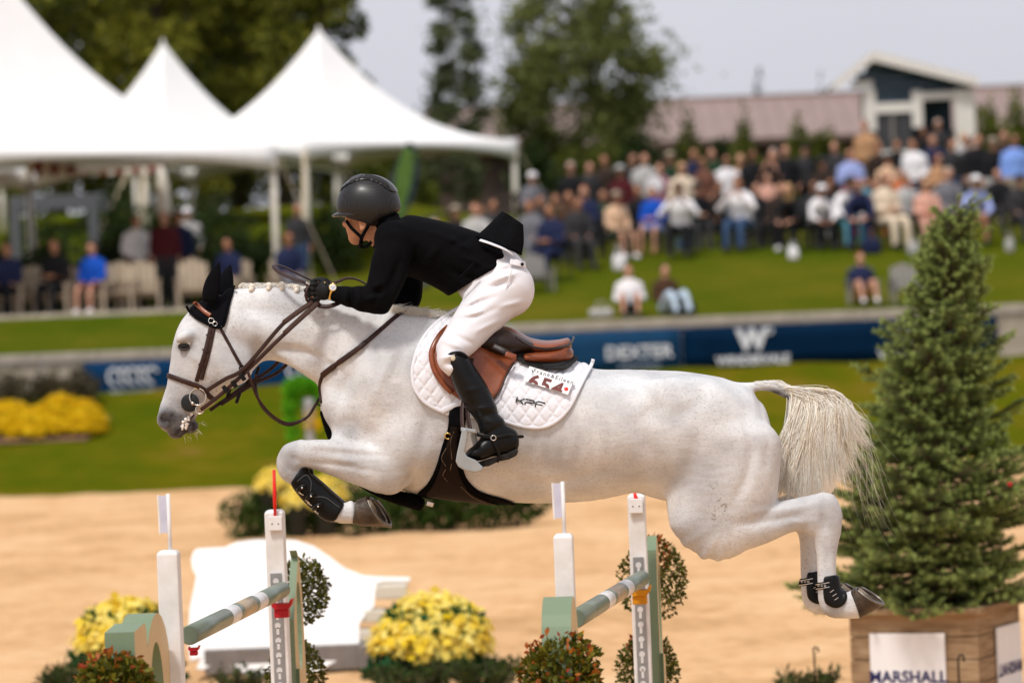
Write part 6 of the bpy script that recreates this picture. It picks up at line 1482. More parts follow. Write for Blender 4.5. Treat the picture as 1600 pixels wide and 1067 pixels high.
# ------------------------------------------------------------------ spectators: one body per pose, clothes as parts
def person_kit(pose):
    """local frame: feet on z=0, looks towards -y; returns meshes"""
    B = Sdf(); T = Sdf(); Q = Sdf(); H = Sdf(); SH = {-1: Sdf(), 1: Sdf()}; sit = pose.startswith('sit') or pose == 'ground'
    hip = {'ground': .14}.get(pose, .50 if sit else .92); lean = {'sit_lean': -.26, 'sit': -.03, 'sit_photo': -.12, 'sit_cross': -.03, 'ground': .04, 'stand': 0, 'stand_cross': 0, 'stand_photo': -.02, 'stand_turn': 0}[pose]
    sh = hip+.50-(.08 if pose == 'sit_lean' else 0); hy = .10 if sit else 0
    sy = hy+lean; head = (0, sy+lean*.4-.03, sh+.245)
    def ch(S_, P, r, k=.02, asp=1): S_.chain([(*p, q, q*asp) for p, q in zip(P, r)], k=k, n=3, cap=1)
    tors = [((0, hy, hip-.02), .125), ((0, hy+lean*.3, hip+.16), .120), ((0, hy+lean*.75, hip+.36), .130), ((0, sy, sh), .105)]
    for S_, e in ((B, -.012), (T, .008)):
        for p, r in tors: pass
        # trunk wide in x, flat in y
        for (p0, r0), (p1, r1) in zip(tors[:-1], tors[1:]):
            for t in (0, .5, 1):
                c = [p0[i]+(p1[i]-p0[i])*t for i in range(3)]; r = r0+(r1-r0)*t+e; S_.ell(tuple(c), (r*1.42, r*.92, .13), 0, k=.05, px=False)
    ch(B, [(0, sy, sh+.02), (0, sy-.01, sh+.12)], [.058, .052])
    B.ell(head, (.078, .098, .118), 0, k=.02, px=False); B.ell((head[0], head[1]-.095, head[2]-.01), (.016, .022, .022), 0, k=.015, px=False)
    H.ell((head[0], head[1]+.018, head[2]+.030), (.090, .100, .105), 0, k=.02, px=False)
    arms = {'stand': [(.20, .02, 0), (.245, .02, -.27), (.24, -.05, -.50)], 'stand_turn': [(.20, .02, 0), (.25, .06, -.26), (.20, -.12, -.42)], 'stand_cross': [(.20, .0, -.01), (.25, -.03, -.28), (-.04, -.22, -.24)], 'stand_photo': [(.19, -.02, 0), (.26, -.18, -.22), (.07, -.26, .10)],
            'sit': [(.20, 0, 0), (.245, -.06, -.27), (.10, -.27, -.40)], 'sit_cross': [(.20, 0, 0), (.25, -.04, -.27), (-.03, -.24, -.27)], 'sit_photo': [(.19, -.03, 0), (.34, -.20, -.20), (.07, -.27, .08)], 'sit_lean': [(.19, -.03, -.02), (.25, -.18, -.25), (.10, -.36, -.36)], 'ground': [(.20, 0, 0), (.27, .0, -.26), (.13, -.24, -.30)]}[pose]
    for s in (-1, 1):
        A = [(s*a, sy+b, sh-.02+c) for a, b, c in arms]
        ch(B, A, [.05, .042, .030], .03); ch(T, A[:2], [.066, .055], .03); ch(T, [A[1], tuple(A[1][i]*.35+A[2][i]*.65 for i in range(3))], [.052, .044], .03)
        w_ = A[2]; dv = Vector(A[2])-Vector(A[1]); dv.normalize(); ch(B, [w_, tuple(Vector(w_)+dv*.09)], [.034, .030], .015, .6)
        if pose == 'ground': Lg = [(s*.10, hy-.05, hip), (s*.15, -.36, .42), (s*.14, -.62, .06)]; ft = (s*.14, -.72, .035)
        elif sit: Lg = [(s*.10, hy-.02, hip-.02), (s*.13, -.36, .50), (s*.14, -.42, .07)]; ft = (s*.14, -.53, .035)
        else: Lg = [(s*.095, 0, hip), (s*.105, -.015, .49), (s*.11, .0, .07)]; ft = (s*.12, -.10, .035)
        ch(B, Lg, [.078, .052, .036], .03); ch(Q, Lg, [.104, .076, .058], .04)
        ch(SH[s], [Lg[2], ft], [.050, .042], .02, .9); ch(SH[s], [(Lg[2][0], Lg[2][1]+.03, .04), ft], [.045, .045], .02)
    Q.ell((0, hy, hip-.0), (.185, .130, .12), 0, k=.05, px=False)
    out = {}
    for n_, S_ in (('person', B), ('top', T), ('trousers', Q), ('hair', H), ('shoe', SH[-1]), ('shoe1', SH[1])):
        f, org = S_.grid(.026)
        if n_ == 'hair':
            X = org[0]+.026*np.arange(f.shape[0])[:, None, None]; Y = org[1]+.026*np.arange(f.shape[1])[None, :, None]; Z = org[2]+.026*np.arange(f.shape[2])[None, None, :]
            f = np.maximum(f, -((Z-head[2]-.035)*.8+(Y-head[1]+.01)*.9))
        v, q = surface_nets(f, org, .026, 0 if n_ == 'hair' else 1); out[n_] = mkmesh(n_.replace('1', ''), v, q)
    # bare-leg version: shorts, and a long hair version
    Hl = Sdf(); Hl.ell((head[0], head[1]+.03, head[2]+.02), (.095, .100, .110), 0, k=.02, px=False); Hl.ell((head[0], head[1]+.07, head[2]-.12), (.10, .055, .15), 0, k=.04, px=False)
    f, org = Hl.grid(.026); Y = org[1]+.026*np.arange(f.shape[1])[None, :, None]; Z = org[2]+.026*np.arange(f.shape[2])[None, None, :]
    f = np.maximum(f, -((Y-head[1]+.045)+(Z-head[2]-.03)*.35)); v, q = surface_nets(f, org, .026, 0); out['long_hair'] = mkmesh('hair', v, q)
    f, org = Q.grid(.026); X = org[0]+.026*np.arange(f.shape[0])[:, None, None]; Y = org[1]+.026*np.arange(f.shape[1])[None, :, None]; Z = org[2]+.026*np.arange(f.shape[2])[None, None, :]
    f = np.maximum(f, (-.30-Y)+0*Z+0*X) if sit and pose != 'ground' else np.maximum(f, (.55-Z)+0*X) if not sit else np.maximum(f, -.22-Y+0*Z+0*X); v, q = surface_nets(f, org, .026, 1); out['shorts'] = mkmesh('shorts', v, q)
    sgl = MB(); [sgl.box((head[0]+a-.028, head[1]-.108, head[2]-.002), (head[0]+a+.028, head[1]-.086, head[2]+.034)) for a in (-.034, .034)]; sgl.box((head[0]-.08, head[1]-.09, head[2]+.018), (head[0]+.08, head[1]-.08, head[2]+.030)); out['sunglasses'] = sgl.mesh('sunglasses')
    cap = MB(); cap.ball((head[0], head[1]+.012, head[2]+.055), (.098, .115, .085), 14, 8); cap.ball((head[0], head[1]-.12, head[2]+.045), (.085, .085, .016), 12, 6); out['cap'] = cap.mesh('cap', True)
    hat = MB(); hat.ball((head[0], head[1], head[2]+.07), (.095, .105, .085), 14, 8); hat.lathe([(.07, .0), (.19, .0), (.19, .012), (.07, .014)], 18, Matrix.Translation((head[0], head[1], head[2]+.065))); out['hat'] = hat.mesh('hat', True)
    return out
KITS = {}
def dye(c):
    key = 'cloth_%02x%02x%02x' % tuple(int(min(1, x)*255) for x in c)
    return mat(key, c, .8, .12, 6, .3, 40, spec=.15)
SK = [mat('skin_fair', (.52, .27, .18), .6, .08, 8), mat('skin_tan', (.40, .19, .11), .6, .08, 8), mat('skin_deep', (.20, .09, .05), .6, .08, 8)]
C = dict(black=(.010, .010, .012), navy=(.014, .020, .060), white=(.78, .76, .78), cream=(.70, .58, .44), maroon=(.075, .010, .014), grey=(.16, .16, .18), lgrey=(.42, .41, .40), mauve=(.24, .11, .14), brown=(.065, .032, .018), blue=(.008, .075, .45), lblue=(.32, .38, .68), sky=(.20, .33, .75), red=(.68, .01, .02), khaki=(.34, .28, .21), jeans=(.045, .085, .17), pjeans=(.45, .55, .66), tan=(.45, .25, .13), pink=(.62, .34, .26), orange=(.50, .12, .03), peach=(.70, .46, .30), dgreen=(.015, .04, .02), plaid=(.14, .06, .04), dbrown=(.035, .022, .016), charcoal=(.035, .034, .037), teal=(.10, .28, .36))
HC = dict(dark=(.018, .011, .008), brown=(.07, .035, .018), blond=(.45, .29, .13), grey=(.38, .34, .31), red=(.16, .05, .02), black=(.008, .007, .007))
chair_proto = {}
def chair(kind, loc, rz, label, group):
    if kind not in chair_proto:
        r = empty('chair', loc, rz)
        if kind == 'fold':
            m = mat('chair_dark', (.03, .03, .033), .6); MB().box((-.24, -.22, .42), (.24, .22, .45), bev=.008).build('seat', m, r); MB().box((-.24, .20, .60), (.24, .235, .92), bev=.008).build('backrest', m, r)
            for sx in (-1, 1):
                MB().tube([(sx*.22, -.20, 0), (sx*.22, -.20, .42)], .016, 6).build('leg', m, r); MB().tube([(sx*.22, .20, 0), (sx*.22, .22, .92)], .016, 6).build('leg', m, r)
        else:
            m = mat('wood_'+kind, (.42, .34, .25) if kind == 'beige' else (.23, .22, .205), .75, .15, 6)
            for k in range(5): MB().box((-.27+.11*k, .17, .30), (-.27+.11*k+.10, .195, .98-.03*abs(k-2)**1.5), Matrix.Rotation(-.16, 4, 'X'), .006).build('back_slat', m, r)
            for k in range(5): MB().box((-.28, -.34+.11*k, .36-.02*k), (.28, -.24+.11*k, .385-.02*k), bev=.005).build('seat_slat', m, r)
            for sx in (-1, 1):
                MB().box((sx*.31-.04, -.38, .55), (sx*.31+.06, .30, .58), bev=.008).build('armrest', m, r); MB().box((sx*.31-.015, -.36, 0), (sx*.31+.03, -.27, .55), bev=.006).build('leg', m, r); MB().box((sx*.31-.015, .20, 0), (sx*.31+.03, .29, .55), bev=.006).build('leg', m, r)
        chair_proto[kind] = r
    else:
        r = copy_tree(chair_proto[kind]); r.location = loc; r.rotation_euler = (0, 0, rz)
    tag(r, label, 'chair', group); return r
def person(px, d, pose, top, bot, hair, label, skin_=0, turn=0, head=None, scale=1.0, group=None, chair_=None, dz=0, shoes='charcoal', seat=None):
    if pose not in KITS: KITS[pose] = person_kit(pose)
    K = KITS[pose]; p = G(px, d); p.z += dz; col = lambda c: dye(C[c] if isinstance(c, str) else c)
    r = bpy.data.objects.new('person', K['person']); COL.objects.link(r); r.location = p; r.rotation_euler = (0, 0, math.radians(turn)); r.scale = (scale,)*3
    def part(name, me, m):
        o = bpy.data.objects.new(name, me); COL.objects.link(o); o.parent = r
        if not me.materials: me.materials.append(m)
        o.material_slots[0].link = 'OBJECT'; o.material_slots[0].material = m; return o
    if not K['person'].materials: K['person'].materials.append(SK[0])
    r.material_slots[0].link = 'OBJECT'; r.material_slots[0].material = SK[skin_]
    part('top', K['top'], col(top))
    if bot.startswith('shorts:'): part('shorts', K['shorts'], col(bot[7:]))
    else: part('trousers', K['trousers'], col(bot))
    lg = hair.startswith('long:'); part('hair', K['long_hair' if lg else 'hair'], dye(HC[hair.replace('long:', '')])); part('shoe', K['shoe'], col(shoes)); part('shoe', K['shoe1'], col(shoes))
    if head: kind, c = head.split(':'); part(kind, K[kind], col(c))
    if px % 3 == 0: part('sunglasses', K['sunglasses'], col('black'))
    if not head and px % 7 == 2: part('hat', K['hat'], col(['khaki', 'cream', 'charcoal', 'lgrey'][px % 4]))
    tag(r, label, 'person', group or 'spectators')
    if pose.startswith('sit'):
        k = chair_ or 'fold'; a = math.radians(turn); off = Vector((-math.sin(a)*.12, math.cos(a)*.12, 0))*1
        chair(k, p+off, a, seat or 'chair of the '+' '.join(label.split()[:13]), {'fold': 'dark chairs of the front spectator row', 'grey': 'grey slatted garden chairs', 'beige': 'beige slatted garden chairs'}[k])
    return r
FR, BK = 'spectators seated on the hill', 'spectators standing on the hill'
PEOPLE = [
 # px, depth, pose, top, bottom, hair, label, extra
 (836, 88.5, 'stand_cross', 'grey', 'black', 'dark', 'man in white cap and grey tee with folded arms beside the marquee leg', dict(head='cap:white', skin_=1)),
 (897, 89, 'stand', 'black', 'black', 'grey', 'grey haired man in black jacket over pale blue shirt', {}),
 (975, 88, 'stand', 'maroon', 'khaki', 'red', 'person in maroon tee standing at the left end of the standing row', dict(skin_=1)),
 (1012, 90, 'stand_turn', 'lgrey', 'charcoal', 'brown', 'tall person in light grey shirt behind the mauve top', dict(scale=1.06)),
 (1037, 88, 'stand', 'mauve', 'charcoal', 'brown', 'man in dusty mauve shirt holding a white round fan', {}),
 (1071, 87, 'stand', 'cream', 'jeans', 'long:blond', 'woman in bright cream blouse and jeans standing in the back row', {}),
 (1104, 88.5, 'stand_turn', 'plaid', 'grey', 'brown', 'man in reddish brown shirt right of the cream blouse', dict(skin_=1)),
 (1118, 91, 'stand', 'dgreen', 'black', 'black', 'person in dark green coat half hidden behind the brown shirt', {}),
 (1140, 89, 'stand_turn', 'white', 'khaki', 'dark', 'woman in white top with a black strap standing', dict(skin_=1)),
 (1162, 90, 'stand', 'tan', 'charcoal', 'blond', 'fair haired person in tan top peering past the white top', {}),
 (1216, 88, 'stand_photo', 'black', 'charcoal', 'grey', 'photographer in black raising a camera in front of the evergreen', dict(scale=1.08)),
 (1204, 86.5, 'stand_cross', 'pink', 'black', 'brown', 'person in pale pink top with crossed arms below the photographer', dict(scale=.9)),
 (1290, 88, 'stand', 'dbrown', 'white', 'dark', 'man in dark brown jacket and white trousers', {}),
 (1309, 90, 'stand', 'charcoal', 'charcoal', 'long:brown', 'long haired woman in charcoal between brown jacket and blue shirt', {}),
 (1333, 88, 'stand_cross', 'lblue', 'red', 'dark', 'man in pale blue shirt and bright red trousers with folded arms', dict(skin_=1)),
 (1357, 93, 'stand', 'tan', 'brown', 'red', 'person in tan jacket leaning by the booth\'s left wall', dict(dz=.15)),
 (1355, 86, 'stand', 'teal', 'pink', 'brown', 'child in blue patterned tee in front of the red trousers', dict(scale=.72)),
 (1392, 87, 'stand_cross', 'peach', 'orange', 'brown', 'person in peach top and orange skirt wearing a black cap', dict(head='cap:black', scale=.93)),
 (1412, 86.5, 'stand', 'orange', 'brown', 'red', 'person in rust orange top behind the cream dress', dict(scale=.78)),
 (1432, 88.5, 'stand_turn', 'white', 'navy', 'dark', 'person in white shirt sideways below the booth rail', dict(skin_=1)),
 (1447, 93, 'stand', 'black', 'black', 'dark', 'dark clothed person inside the booth window', dict(skin_=2, dz=.1)),
 (1462, 89.5, 'stand', 'navy', 'navy', 'dark', 'man in navy blazer with open white shirt by the booth opening', {}),
 (1470, 94.5, 'stand', 'charcoal', 'charcoal', 'grey', 'pale faced official inside the dark booth opening', dict(dz=.1)),
 (1492, 89, 'stand', 'charcoal', 'jeans', 'brown', 'man in charcoal jacket in front of the white booth corner post', dict(scale=1.04)),
 (1470, 86.6, 'stand_cross', 'tan', 'lgrey', 'long:red', 'red haired woman in tan top below the charcoal jacket', dict(scale=.86)),
 (1532, 88.5, 'stand', 'black', 'lgrey', 'brown', 'man in black jacket and pale grey trousers near the right edge', {}),
 (1556, 88, 'stand', 'black', 'lgrey', 'grey', 'grey haired man in black jacket over white collar at the far right', dict(scale=1.04)),
 (1590, 87.5, 'stand', 'sky', 'khaki', 'dark', 'man in bright blue polo shirt and khaki trousers at the right edge', dict(skin_=1, scale=1.03)),
 (1510, 91, 'stand', 'lgrey', 'black', 'blond', 'person in pale grey shirt between the charcoal and black jackets', {}),
 # front seated row
 (968, 82.5, 'sit', 'peach', 'shorts:dgreen', 'long:brown', 'woman in peach top with bare legs seated left of the blue tee', dict(shoes='white')),
 (1022, 83, 'sit_cross', 'blue', 'shorts:lblue', 'brown', 'man in vivid blue tee with bare legs seated', dict(shoes='tan', turn=-18)),
 (1065, 82, 'sit_photo', 'white', 'black', 'dark', 'man in white shirt and black trousers lifting a phone with wide elbows', dict(skin_=2)),
 (1160, 82.3, 'sit_photo', 'white', 'jeans', 'dark', 'man in white sleeves and jeans seated with wide elbows', dict(skin_=1)),
 (1159, 84.5, 'sit', 'grey', 'charcoal', 'black', 'person in grey jacket and black cap seated behind the jeans', dict(head='cap:black')),
 (1243, 82, 'sit_lean', 'black', 'black', 'long:blond', 'blond woman in black leaning forward on her seat', dict(shoes='white')),
 (1281, 82.2, 'sit_lean', 'white', 'black', 'dark', 'person in white shirt and white cap bending forward', dict(head='cap:white', skin_=1)),
 (1318, 82.4, 'sit_lean', 'white', 'teal', 'brown', 'broad man in loose white shirt bending forward', dict(scale=1.1, turn=25)),
 (1350, 82.2, 'sit_lean', 'navy', 'navy', 'brown', 'person in slate navy seated right of the loose white shirt', dict(turn=-15)),
 (1390, 82.3, 'sit_cross', 'cream', 'cream', 'long:brown', 'woman in cream dress seated beside the slate navy', dict(scale=1.05)),
 (1452, 82.6, 'sit_cross', 'pink', 'pink', 'long:blond', 'blond woman in rose pink outfit seated left of the spruce tip', {}),
 (1527, 82.4, 'sit_lean', 'lblue', 'shorts:tan', 'brown', 'man in pale blue shirt and white sun hat seated right of the spruce tip', dict(head='hat:white', skin_=1)),
 (1598, 82.3, 'sit', 'charcoal', 'charcoal', 'brown', 'person in charcoal seated at the right edge below the blue polo', {}),
 # middle, behind the rider
 (660, 83, 'sit', 'lgrey', 'grey', 'red', 'person in pale grey shirt seated behind the rider\'s back', dict(turn=25)),
 (684, 84, 'sit', 'white', 'grey', 'grey', 'person in white shirt with grey strap seated second behind the rider', {}),
 (716, 83.5, 'sit_cross', 'black', 'jeans', 'blond', 'man in black sweater and jeans seated behind the rider', dict(scale=1.03)),
 (755, 84, 'sit_cross', 'navy', 'charcoal', 'brown', 'person in navy jacket seated with folded arms near the marquee leg', dict(skin_=1)),
 (746, 81, 'sit', 'lgrey', 'grey', 'red', 'person whose red face shows just above the rider\'s coat tails', {}),
 (830, 81, 'sit', 'grey', 'grey', 'red', 'person in grey seated right of the flying coat tails', dict(skin_=1)),
 (862, 79, 'sit_cross', 'navy', 'navy', 'brown', 'person in dark navy seated lowest, right of the rider\'s seat', dict(skin_=1)),
 (892, 82.5, 'sit', 'brown', 'charcoal', 'brown', 'person in brown seated in front of the black jacket man', dict(skin_=1)),
 (916, 83.5, 'sit_cross', 'navy', 'black', 'red', 'man in navy shirt clapping seated beside the brown top', dict(turn=-20)),
 (908, 81, 'sit', 'charcoal', 'charcoal', 'dark', 'person in charcoal seated low with hands together', dict(skin_=1)),
 # lower hill
 (985, 72.9, 'ground', 'white', 'shorts:charcoal', 'red', 'woman in white sweater sitting on the grass above the wall', dict(scale=.9)),
 (1046, 73.0, 'ground', 'brown', 'pjeans', 'brown', 'woman in brown cardigan and pale jeans sitting on the grass above the wall', dict(scale=.9, turn=25)),
 (1349, 73.3, 'ground', 'navy', 'shorts:tan', 'red', 'person in navy tee and bare legs seated in a grey garden chair', dict(shoes='white', scale=.88, dz=.04)),
 # terrace under the marquees
 (14, 77, 'sit', 'navy', 'black', 'brown', 'person in dark navy seated left of the marquee leg', dict(chair_='beige', skin_=1, seat='beige garden chair cut by the left edge')),
 (88, 77, 'sit_cross', 'black', 'black', 'brown', 'person in black with folded hands seated right of the marquee leg', dict(chair_='beige', skin_=1, seat='beige garden chair right of the marquee leg')),
 (146, 77, 'sit', 'blue', 'shorts:maroon', 'brown', 'person in blue jacket with crossed bare legs seated on the terrace', dict(chair_='beige', shoes='white', turn=-20, seat='beige garden chair under the blue jacket')),
 (358, 79, 'sit', 'navy', 'cream', 'dark', 'person in navy seated near the horse\'s ears', dict(chair_='beige', skin_=1, seat='pale garden chair near the horse\'s ears')),
 (218, 80.5, 'stand_turn', 'white', 'black', 'dark', 'person in white top and black trousers standing with back to a dark shrub', dict(skin_=1)),
 (262, 80, 'stand', 'maroon', 'charcoal', 'grey', 'man in maroon shirt and grey trousers standing under the marquee', {}),
 (285, 80.8, 'stand', 'navy', 'black', 'dark', 'man in navy jacket standing right of the maroon shirt', dict(skin_=1)),
 (299, 86, 'stand', 'lgrey', 'grey', 'grey', 'person in white cap and pale shirt further back under the marquee', dict(head='cap:white', dz=.25)),
 (470, 88, 'stand', 'charcoal', 'jeans', 'red', 'person in charcoal jacket standing between marquee leg and guy pole', dict(skin_=1)),
 (456, 76.8, 'sit', 'navy', 'grey', 'red', 'person in navy and grey low behind the horse\'s plaits', dict(skin_=1, chair_='beige', seat='beige garden chair low behind the horse\'s plaits')),
 # second and third standing rows
 (925, 90, 'stand', 'charcoal', 'charcoal', 'dark', 'person in charcoal coat between the black jacket and the maroon tee', {}),
 (950, 91, 'stand_turn', 'dbrown', 'black', 'dark', 'person in very dark brown at the rail left of the maroon tee', dict(skin_=1)),
 (993, 91, 'stand', 'black', 'black', 'dark', 'person in black between the maroon tee and the tall grey shirt', {}),
 (1052, 90.5, 'stand', 'dgreen', 'black', 'brown', 'person in dark green just behind the mauve shirt', {}),
 (1088, 91, 'stand', 'navy', 'navy', 'dark', 'person in navy behind the cream blouse', dict(skin_=1)),
 (1180, 89.5, 'stand', 'black', 'charcoal', 'dark', 'person in black with dark trousers left of the photographer', dict(skin_=2)),
 (1232, 90, 'stand', 'black', 'black', 'brown', 'person in black right behind the photographer', {}),
 (1262, 90.2, 'stand_turn', 'charcoal', 'black', 'black', 'person in charcoal with black cap left of the dark brown jacket', dict(head='cap:black')),
 (1275, 86.8, 'sit_cross', 'charcoal', 'black', 'dark', 'person in charcoal seated in the second row left of the white trousers', dict(skin_=1)),
 (1186, 85.5, 'sit', 'black', 'black', 'dark', 'person in black seated in the second row behind the white sleeves', {}),
 (1128, 85.5, 'sit', 'dbrown', 'black', 'brown', 'person in dark brown seated in the second row behind the grass gap', dict(skin_=1)),
 (1094, 84.8, 'sit_cross', 'black', 'charcoal', 'dark', 'person in black seated in the second row right of the phone man', {}),
 (1000, 85, 'sit', 'black', 'black', 'black', 'person in black seated in the second row behind the blue tee', dict(skin_=1)),
 (946, 84.5, 'sit_cross', 'dgreen', 'black', 'dark', 'person in dark green seated in the second row left of the peach top', dict(skin_=1)),
 (1222, 84.5, 'sit', 'dbrown', 'charcoal', 'brown', 'person in dark brown seated behind the blond woman in black', {}),
 (1302, 85, 'sit', 'black', 'black', 'dark', 'person in black seated behind the loose white shirt', dict(skin_=1)),
 (1334, 84.6, 'sit', 'navy', 'black', 'brown', 'person in navy seated behind the slate navy', {}),
 (1372, 84.4, 'sit_cross', 'tan', 'brown', 'red', 'red haired person in tan seated behind the cream dress', {}),
 (1420, 84.4, 'sit', 'lgrey', 'charcoal', 'dark', 'person in pale grey seated behind the gap right of the cream dress', dict(skin_=1)),
 (1487, 84.6, 'sit', 'grey', 'grey', 'grey', 'grey haired person in grey seated behind the spruce tip', {}),
 (1562, 84.5, 'sit', 'black', 'charcoal', 'dark', 'person in black seated in the second row right of the white sun hat', {}),
 (1518, 90.5, 'stand', 'charcoal', 'black', 'dark', 'person in charcoal behind the white booth post', dict(skin_=1)),
 (1573, 90.5, 'stand', 'dbrown', 'charcoal', 'dark', 'person in dark brown behind the blue polo', {}),
 (1376, 90, 'stand', 'dbrown', 'black', 'brown', 'person in dark brown under the booth\'s left end', dict(skin_=1)),
 (1405, 90.5, 'stand_turn', 'black', 'black', 'dark', 'person in black in front of the booth\'s rail', dict(skin_=1)),
 (872, 85.5, 'sit', 'dgreen', 'black', 'dark', 'person in dark green seated in the back row right of the marquee leg', dict(skin_=1)),
 (848, 83.5, 'sit_cross', 'charcoal', 'charcoal', 'dark', 'person in charcoal seated below the white cap and grey tee', dict(skin_=1)),
 (775, 82.5, 'sit', 'charcoal', 'black', 'dark', 'person in charcoal seated left of the grey seated person', dict(skin_=1)),
]
rp = random.Random(77)
for q in PEOPLE:
    kw = dict(q[7]); kw.setdefault('turn', rp.uniform(-32, 32)); kw['scale'] = kw.get('scale', 1)*rp.uniform(.95, 1.06); person(*q[:7], group=None, **kw)
for (px, d, a, lab) in ((1418, 73.2, 6, 'empty grey slatted garden chair left of the spruce'), (185, 77.2, -6, 'empty beige garden chair right of the blue jacket'), (222, 77.4, 4, 'second empty beige garden chair right of the blue jacket'), (52, 77.2, 0, 'empty beige garden chair partly behind the marquee leg'), (305, 78, 8, 'pale empty garden chair in front of the dark shrub')):
    chair('grey' if px > 1000 else 'beige', G(px, d), math.radians(a), lab, 'empty garden chairs')
c_ = chair('grey', G(1349, 73.45), 0, 'grey slatted garden chair behind the person in navy tee', 'grey slatted garden chairs'); c_.scale = (.8, .8, .72)
for o_ in bpy.data.objects:
    if o_.get('label') == 'empty grey slatted garden chair left of the spruce': o_.scale = (.85, .85, .75)
chair('grey', G(838, 77.5), .2, 'grey garden chair right of the rider\'s breeches', 'empty garden chairs')
# bags, cups and the round fan
def bag(px, d, w_, h, c, label):
    r = empty('bag', G(px, d), random.uniform(-.4, .4), label, 'bag', 'bags on the grass'); o = MB().box((-w_/2, -.09, 0), (w_/2, .09, h), bev=.05).build('body', dye(C[c]), r, True); MB().tube([(-w_*.25, 0, h-.01), (-w_*.15, 0, h+.12), (w_*.15, 0, h+.12), (w_*.25, 0, h-.01)], .012, 6).build('handle', dye(C[c]), r)
bag(940, 72.9, .42, .16, 'lgrey', 'pale bag lying on the grass left of the white sweater'); bag(968, 80.6, .24, .30, 'white', 'white bag at the feet of the woman in peach'); bag(1074, 72.9, .3, .2, 'black', 'black bag beside the pale jeans on the grass')
bag(1240, 80.6, .2, .22, 'white', 'white bag at the feet of the blond woman in black'); bag(1427, 81, .22, .25, 'lgrey', 'light bag left of the rose pink outfit'); bag(1362, 81.2, .34, .30, 'navy', 'navy bag between the slate navy and the cream dress'); bag(1578, 81, .16, .26, 'lgrey', 'pale bottle bag right of the spruce tip')
p = W(1023, 288, 86.5); fa = empty('hand_fan', p, 0, 'white round paper fan held in front of the mauve shirt', 'fan'); MB().lathe([(.001, -.008), (.16, -.006), (.165, 0), (.16, .006), (.001, .008)], 20, Matrix.Rotation(math.pi/2, 4, 'X')).build('fan_leaf', dye(C['white']), fa); MB().tube([(0, 0, -.15), (0, 0, -.32)], .012, 6).build('handle', fm, fa)
p = W(1216, 232, 87.6); ca = empty('camera_body', p, 0, 'black camera held up to the photographer\'s face', 'camera'); MB().box((-.07, -.05, -.05), (.07, .03, .06), bev=.01).build('body', blk_leather, ca); MB().lathe([(.035, 0), (.045, .16), (.04, .17)], 14, Matrix.Rotation(math.pi/2, 4, 'X')).build('lens', blk_leather, ca)
# ------------------------------------------------------------------ the jump: four white posts, two rails, wing panels
sage = mat('sage_paint', (.175, .235, .145), .5, .07, 4, .12, 30); sage_dk = mat('deep_green_paint', (.085, .135, .075), .55, .08, 4, .12, 30); tanp = mat('tan_paint', (.60, .44, .235), .5, .05, 5, .08, 30)
rail_g = mat('rail_green', (.135, .175, .125), .36, .12, 6, .08, 40, coat=.2); gold_t = mat('rail_gold', (.44, .32, .18), .4, .1, 20, .08, 40, coat=.2); wht_t = mat('rail_white', (.74, .73, .73), .38, .04, 8, coat=.2)
track_m = mat('track_metal', (.30, .31, .32), .42, .08, 20, metal=.5); hole_m = mat('track_hole', (.62, .62, .62), .6)
red_p = mat('red_plastic', (.42, .012, .02), .4); yel_p = mat('yellow_plastic', (.62, .26, .008), .4)
def at(px, py, d): return W(px, py, d)
JA = math.radians(4.6)        # the jump's own angle to the view
JX = Vector((math.cos(JA), -math.sin(JA), 0)); JY = Vector((math.sin(JA), math.cos(JA), 0))
def jmat(p): return Matrix(((JX.x, JY.x, 0, p.x), (JX.y, JY.y, 0, p.y), (0, 0, 1, p.z), (0, 0, 0, 1)))
def post(px, py, d, wpx, label, track, lean=.0):
    p = at(px, py, d); w_ = wpx*d/FPX/2; r = empty('jump_post', (p.x, p.y, 0), 0, label, 'jump post', 'white uprights of the jump'); r.matrix_world = jmat(Vector((p.x, p.y, 0))) @ Matrix.Rotation(lean, 4, 'Y'); H = p.z
    bm = MB(); bm.add([(-w_, -w_, 0), (w_, -w_, 0), (w_, w_, 0), (-w_, w_, 0), (-w_, -w_, H-.012), (w_, -w_, H-.012), (w_, w_, H-.012), (-w_, w_, H-.012), (-w_*.72, -w_*.72, H), (w_*.72, -w_*.72, H), (w_*.72, w_*.72, H), (-w_*.72, w_*.72, H)],
        [(0, 1, 5, 4), (1, 2, 6, 5), (2, 3, 7, 6), (3, 0, 4, 7), (4, 5, 9, 8), (5, 6, 10, 9), (6, 7, 11, 10), (7, 4, 8, 11), (8, 9, 10, 11), (3, 2, 1, 0)])
    o = bm.build('upright', white_paint, r); b_ = o.modifiers.new('soft', 'BEVEL'); b_.width = .005; b_.segments = 2; b_.limit_method = 'ANGLE'
    if track:
        z1 = H-track; tr = MB().box((-w_*.60, -w_-.007, .25), (w_*.60, -w_-.001, z1), bev=.001).build('track', track_m, r); z = z1-.035; me = None
        while z > .3:
            if me is None:
                mb = MB(); mb.lathe([(.0001, 0), (.0135, 0), (.0135, .002), (.0001, .002)], 14, Matrix.Rotation(math.pi/2, 4, 'X')); mb.box((-.006, -.002, -.040), (.006, .0, -.008)); me = mb.mesh('keyhole')
            k = obj('keyhole', me, hole_m if not me.materials else None, tr); k.location = (0, -w_-.0072, z)
            k = obj('keyhole_shadow_rim', None, None) if 0 else None
            z -= .066
        MB().ring((0, -w_-.010, z1-.50), .004, .0015, (0, 1, 0), 8, 4).build('bolt', steel, tr)
    return r, w_, H
P_NL, w1, h1 = post(263, 859, 15.55, 33, 'near left white jump post with a thin white flag on top', 0)
P_FL, w2, h2 = post(429, 796, 19.0, 29, 'far left white jump post with metal keyhole track and red flag', .28)
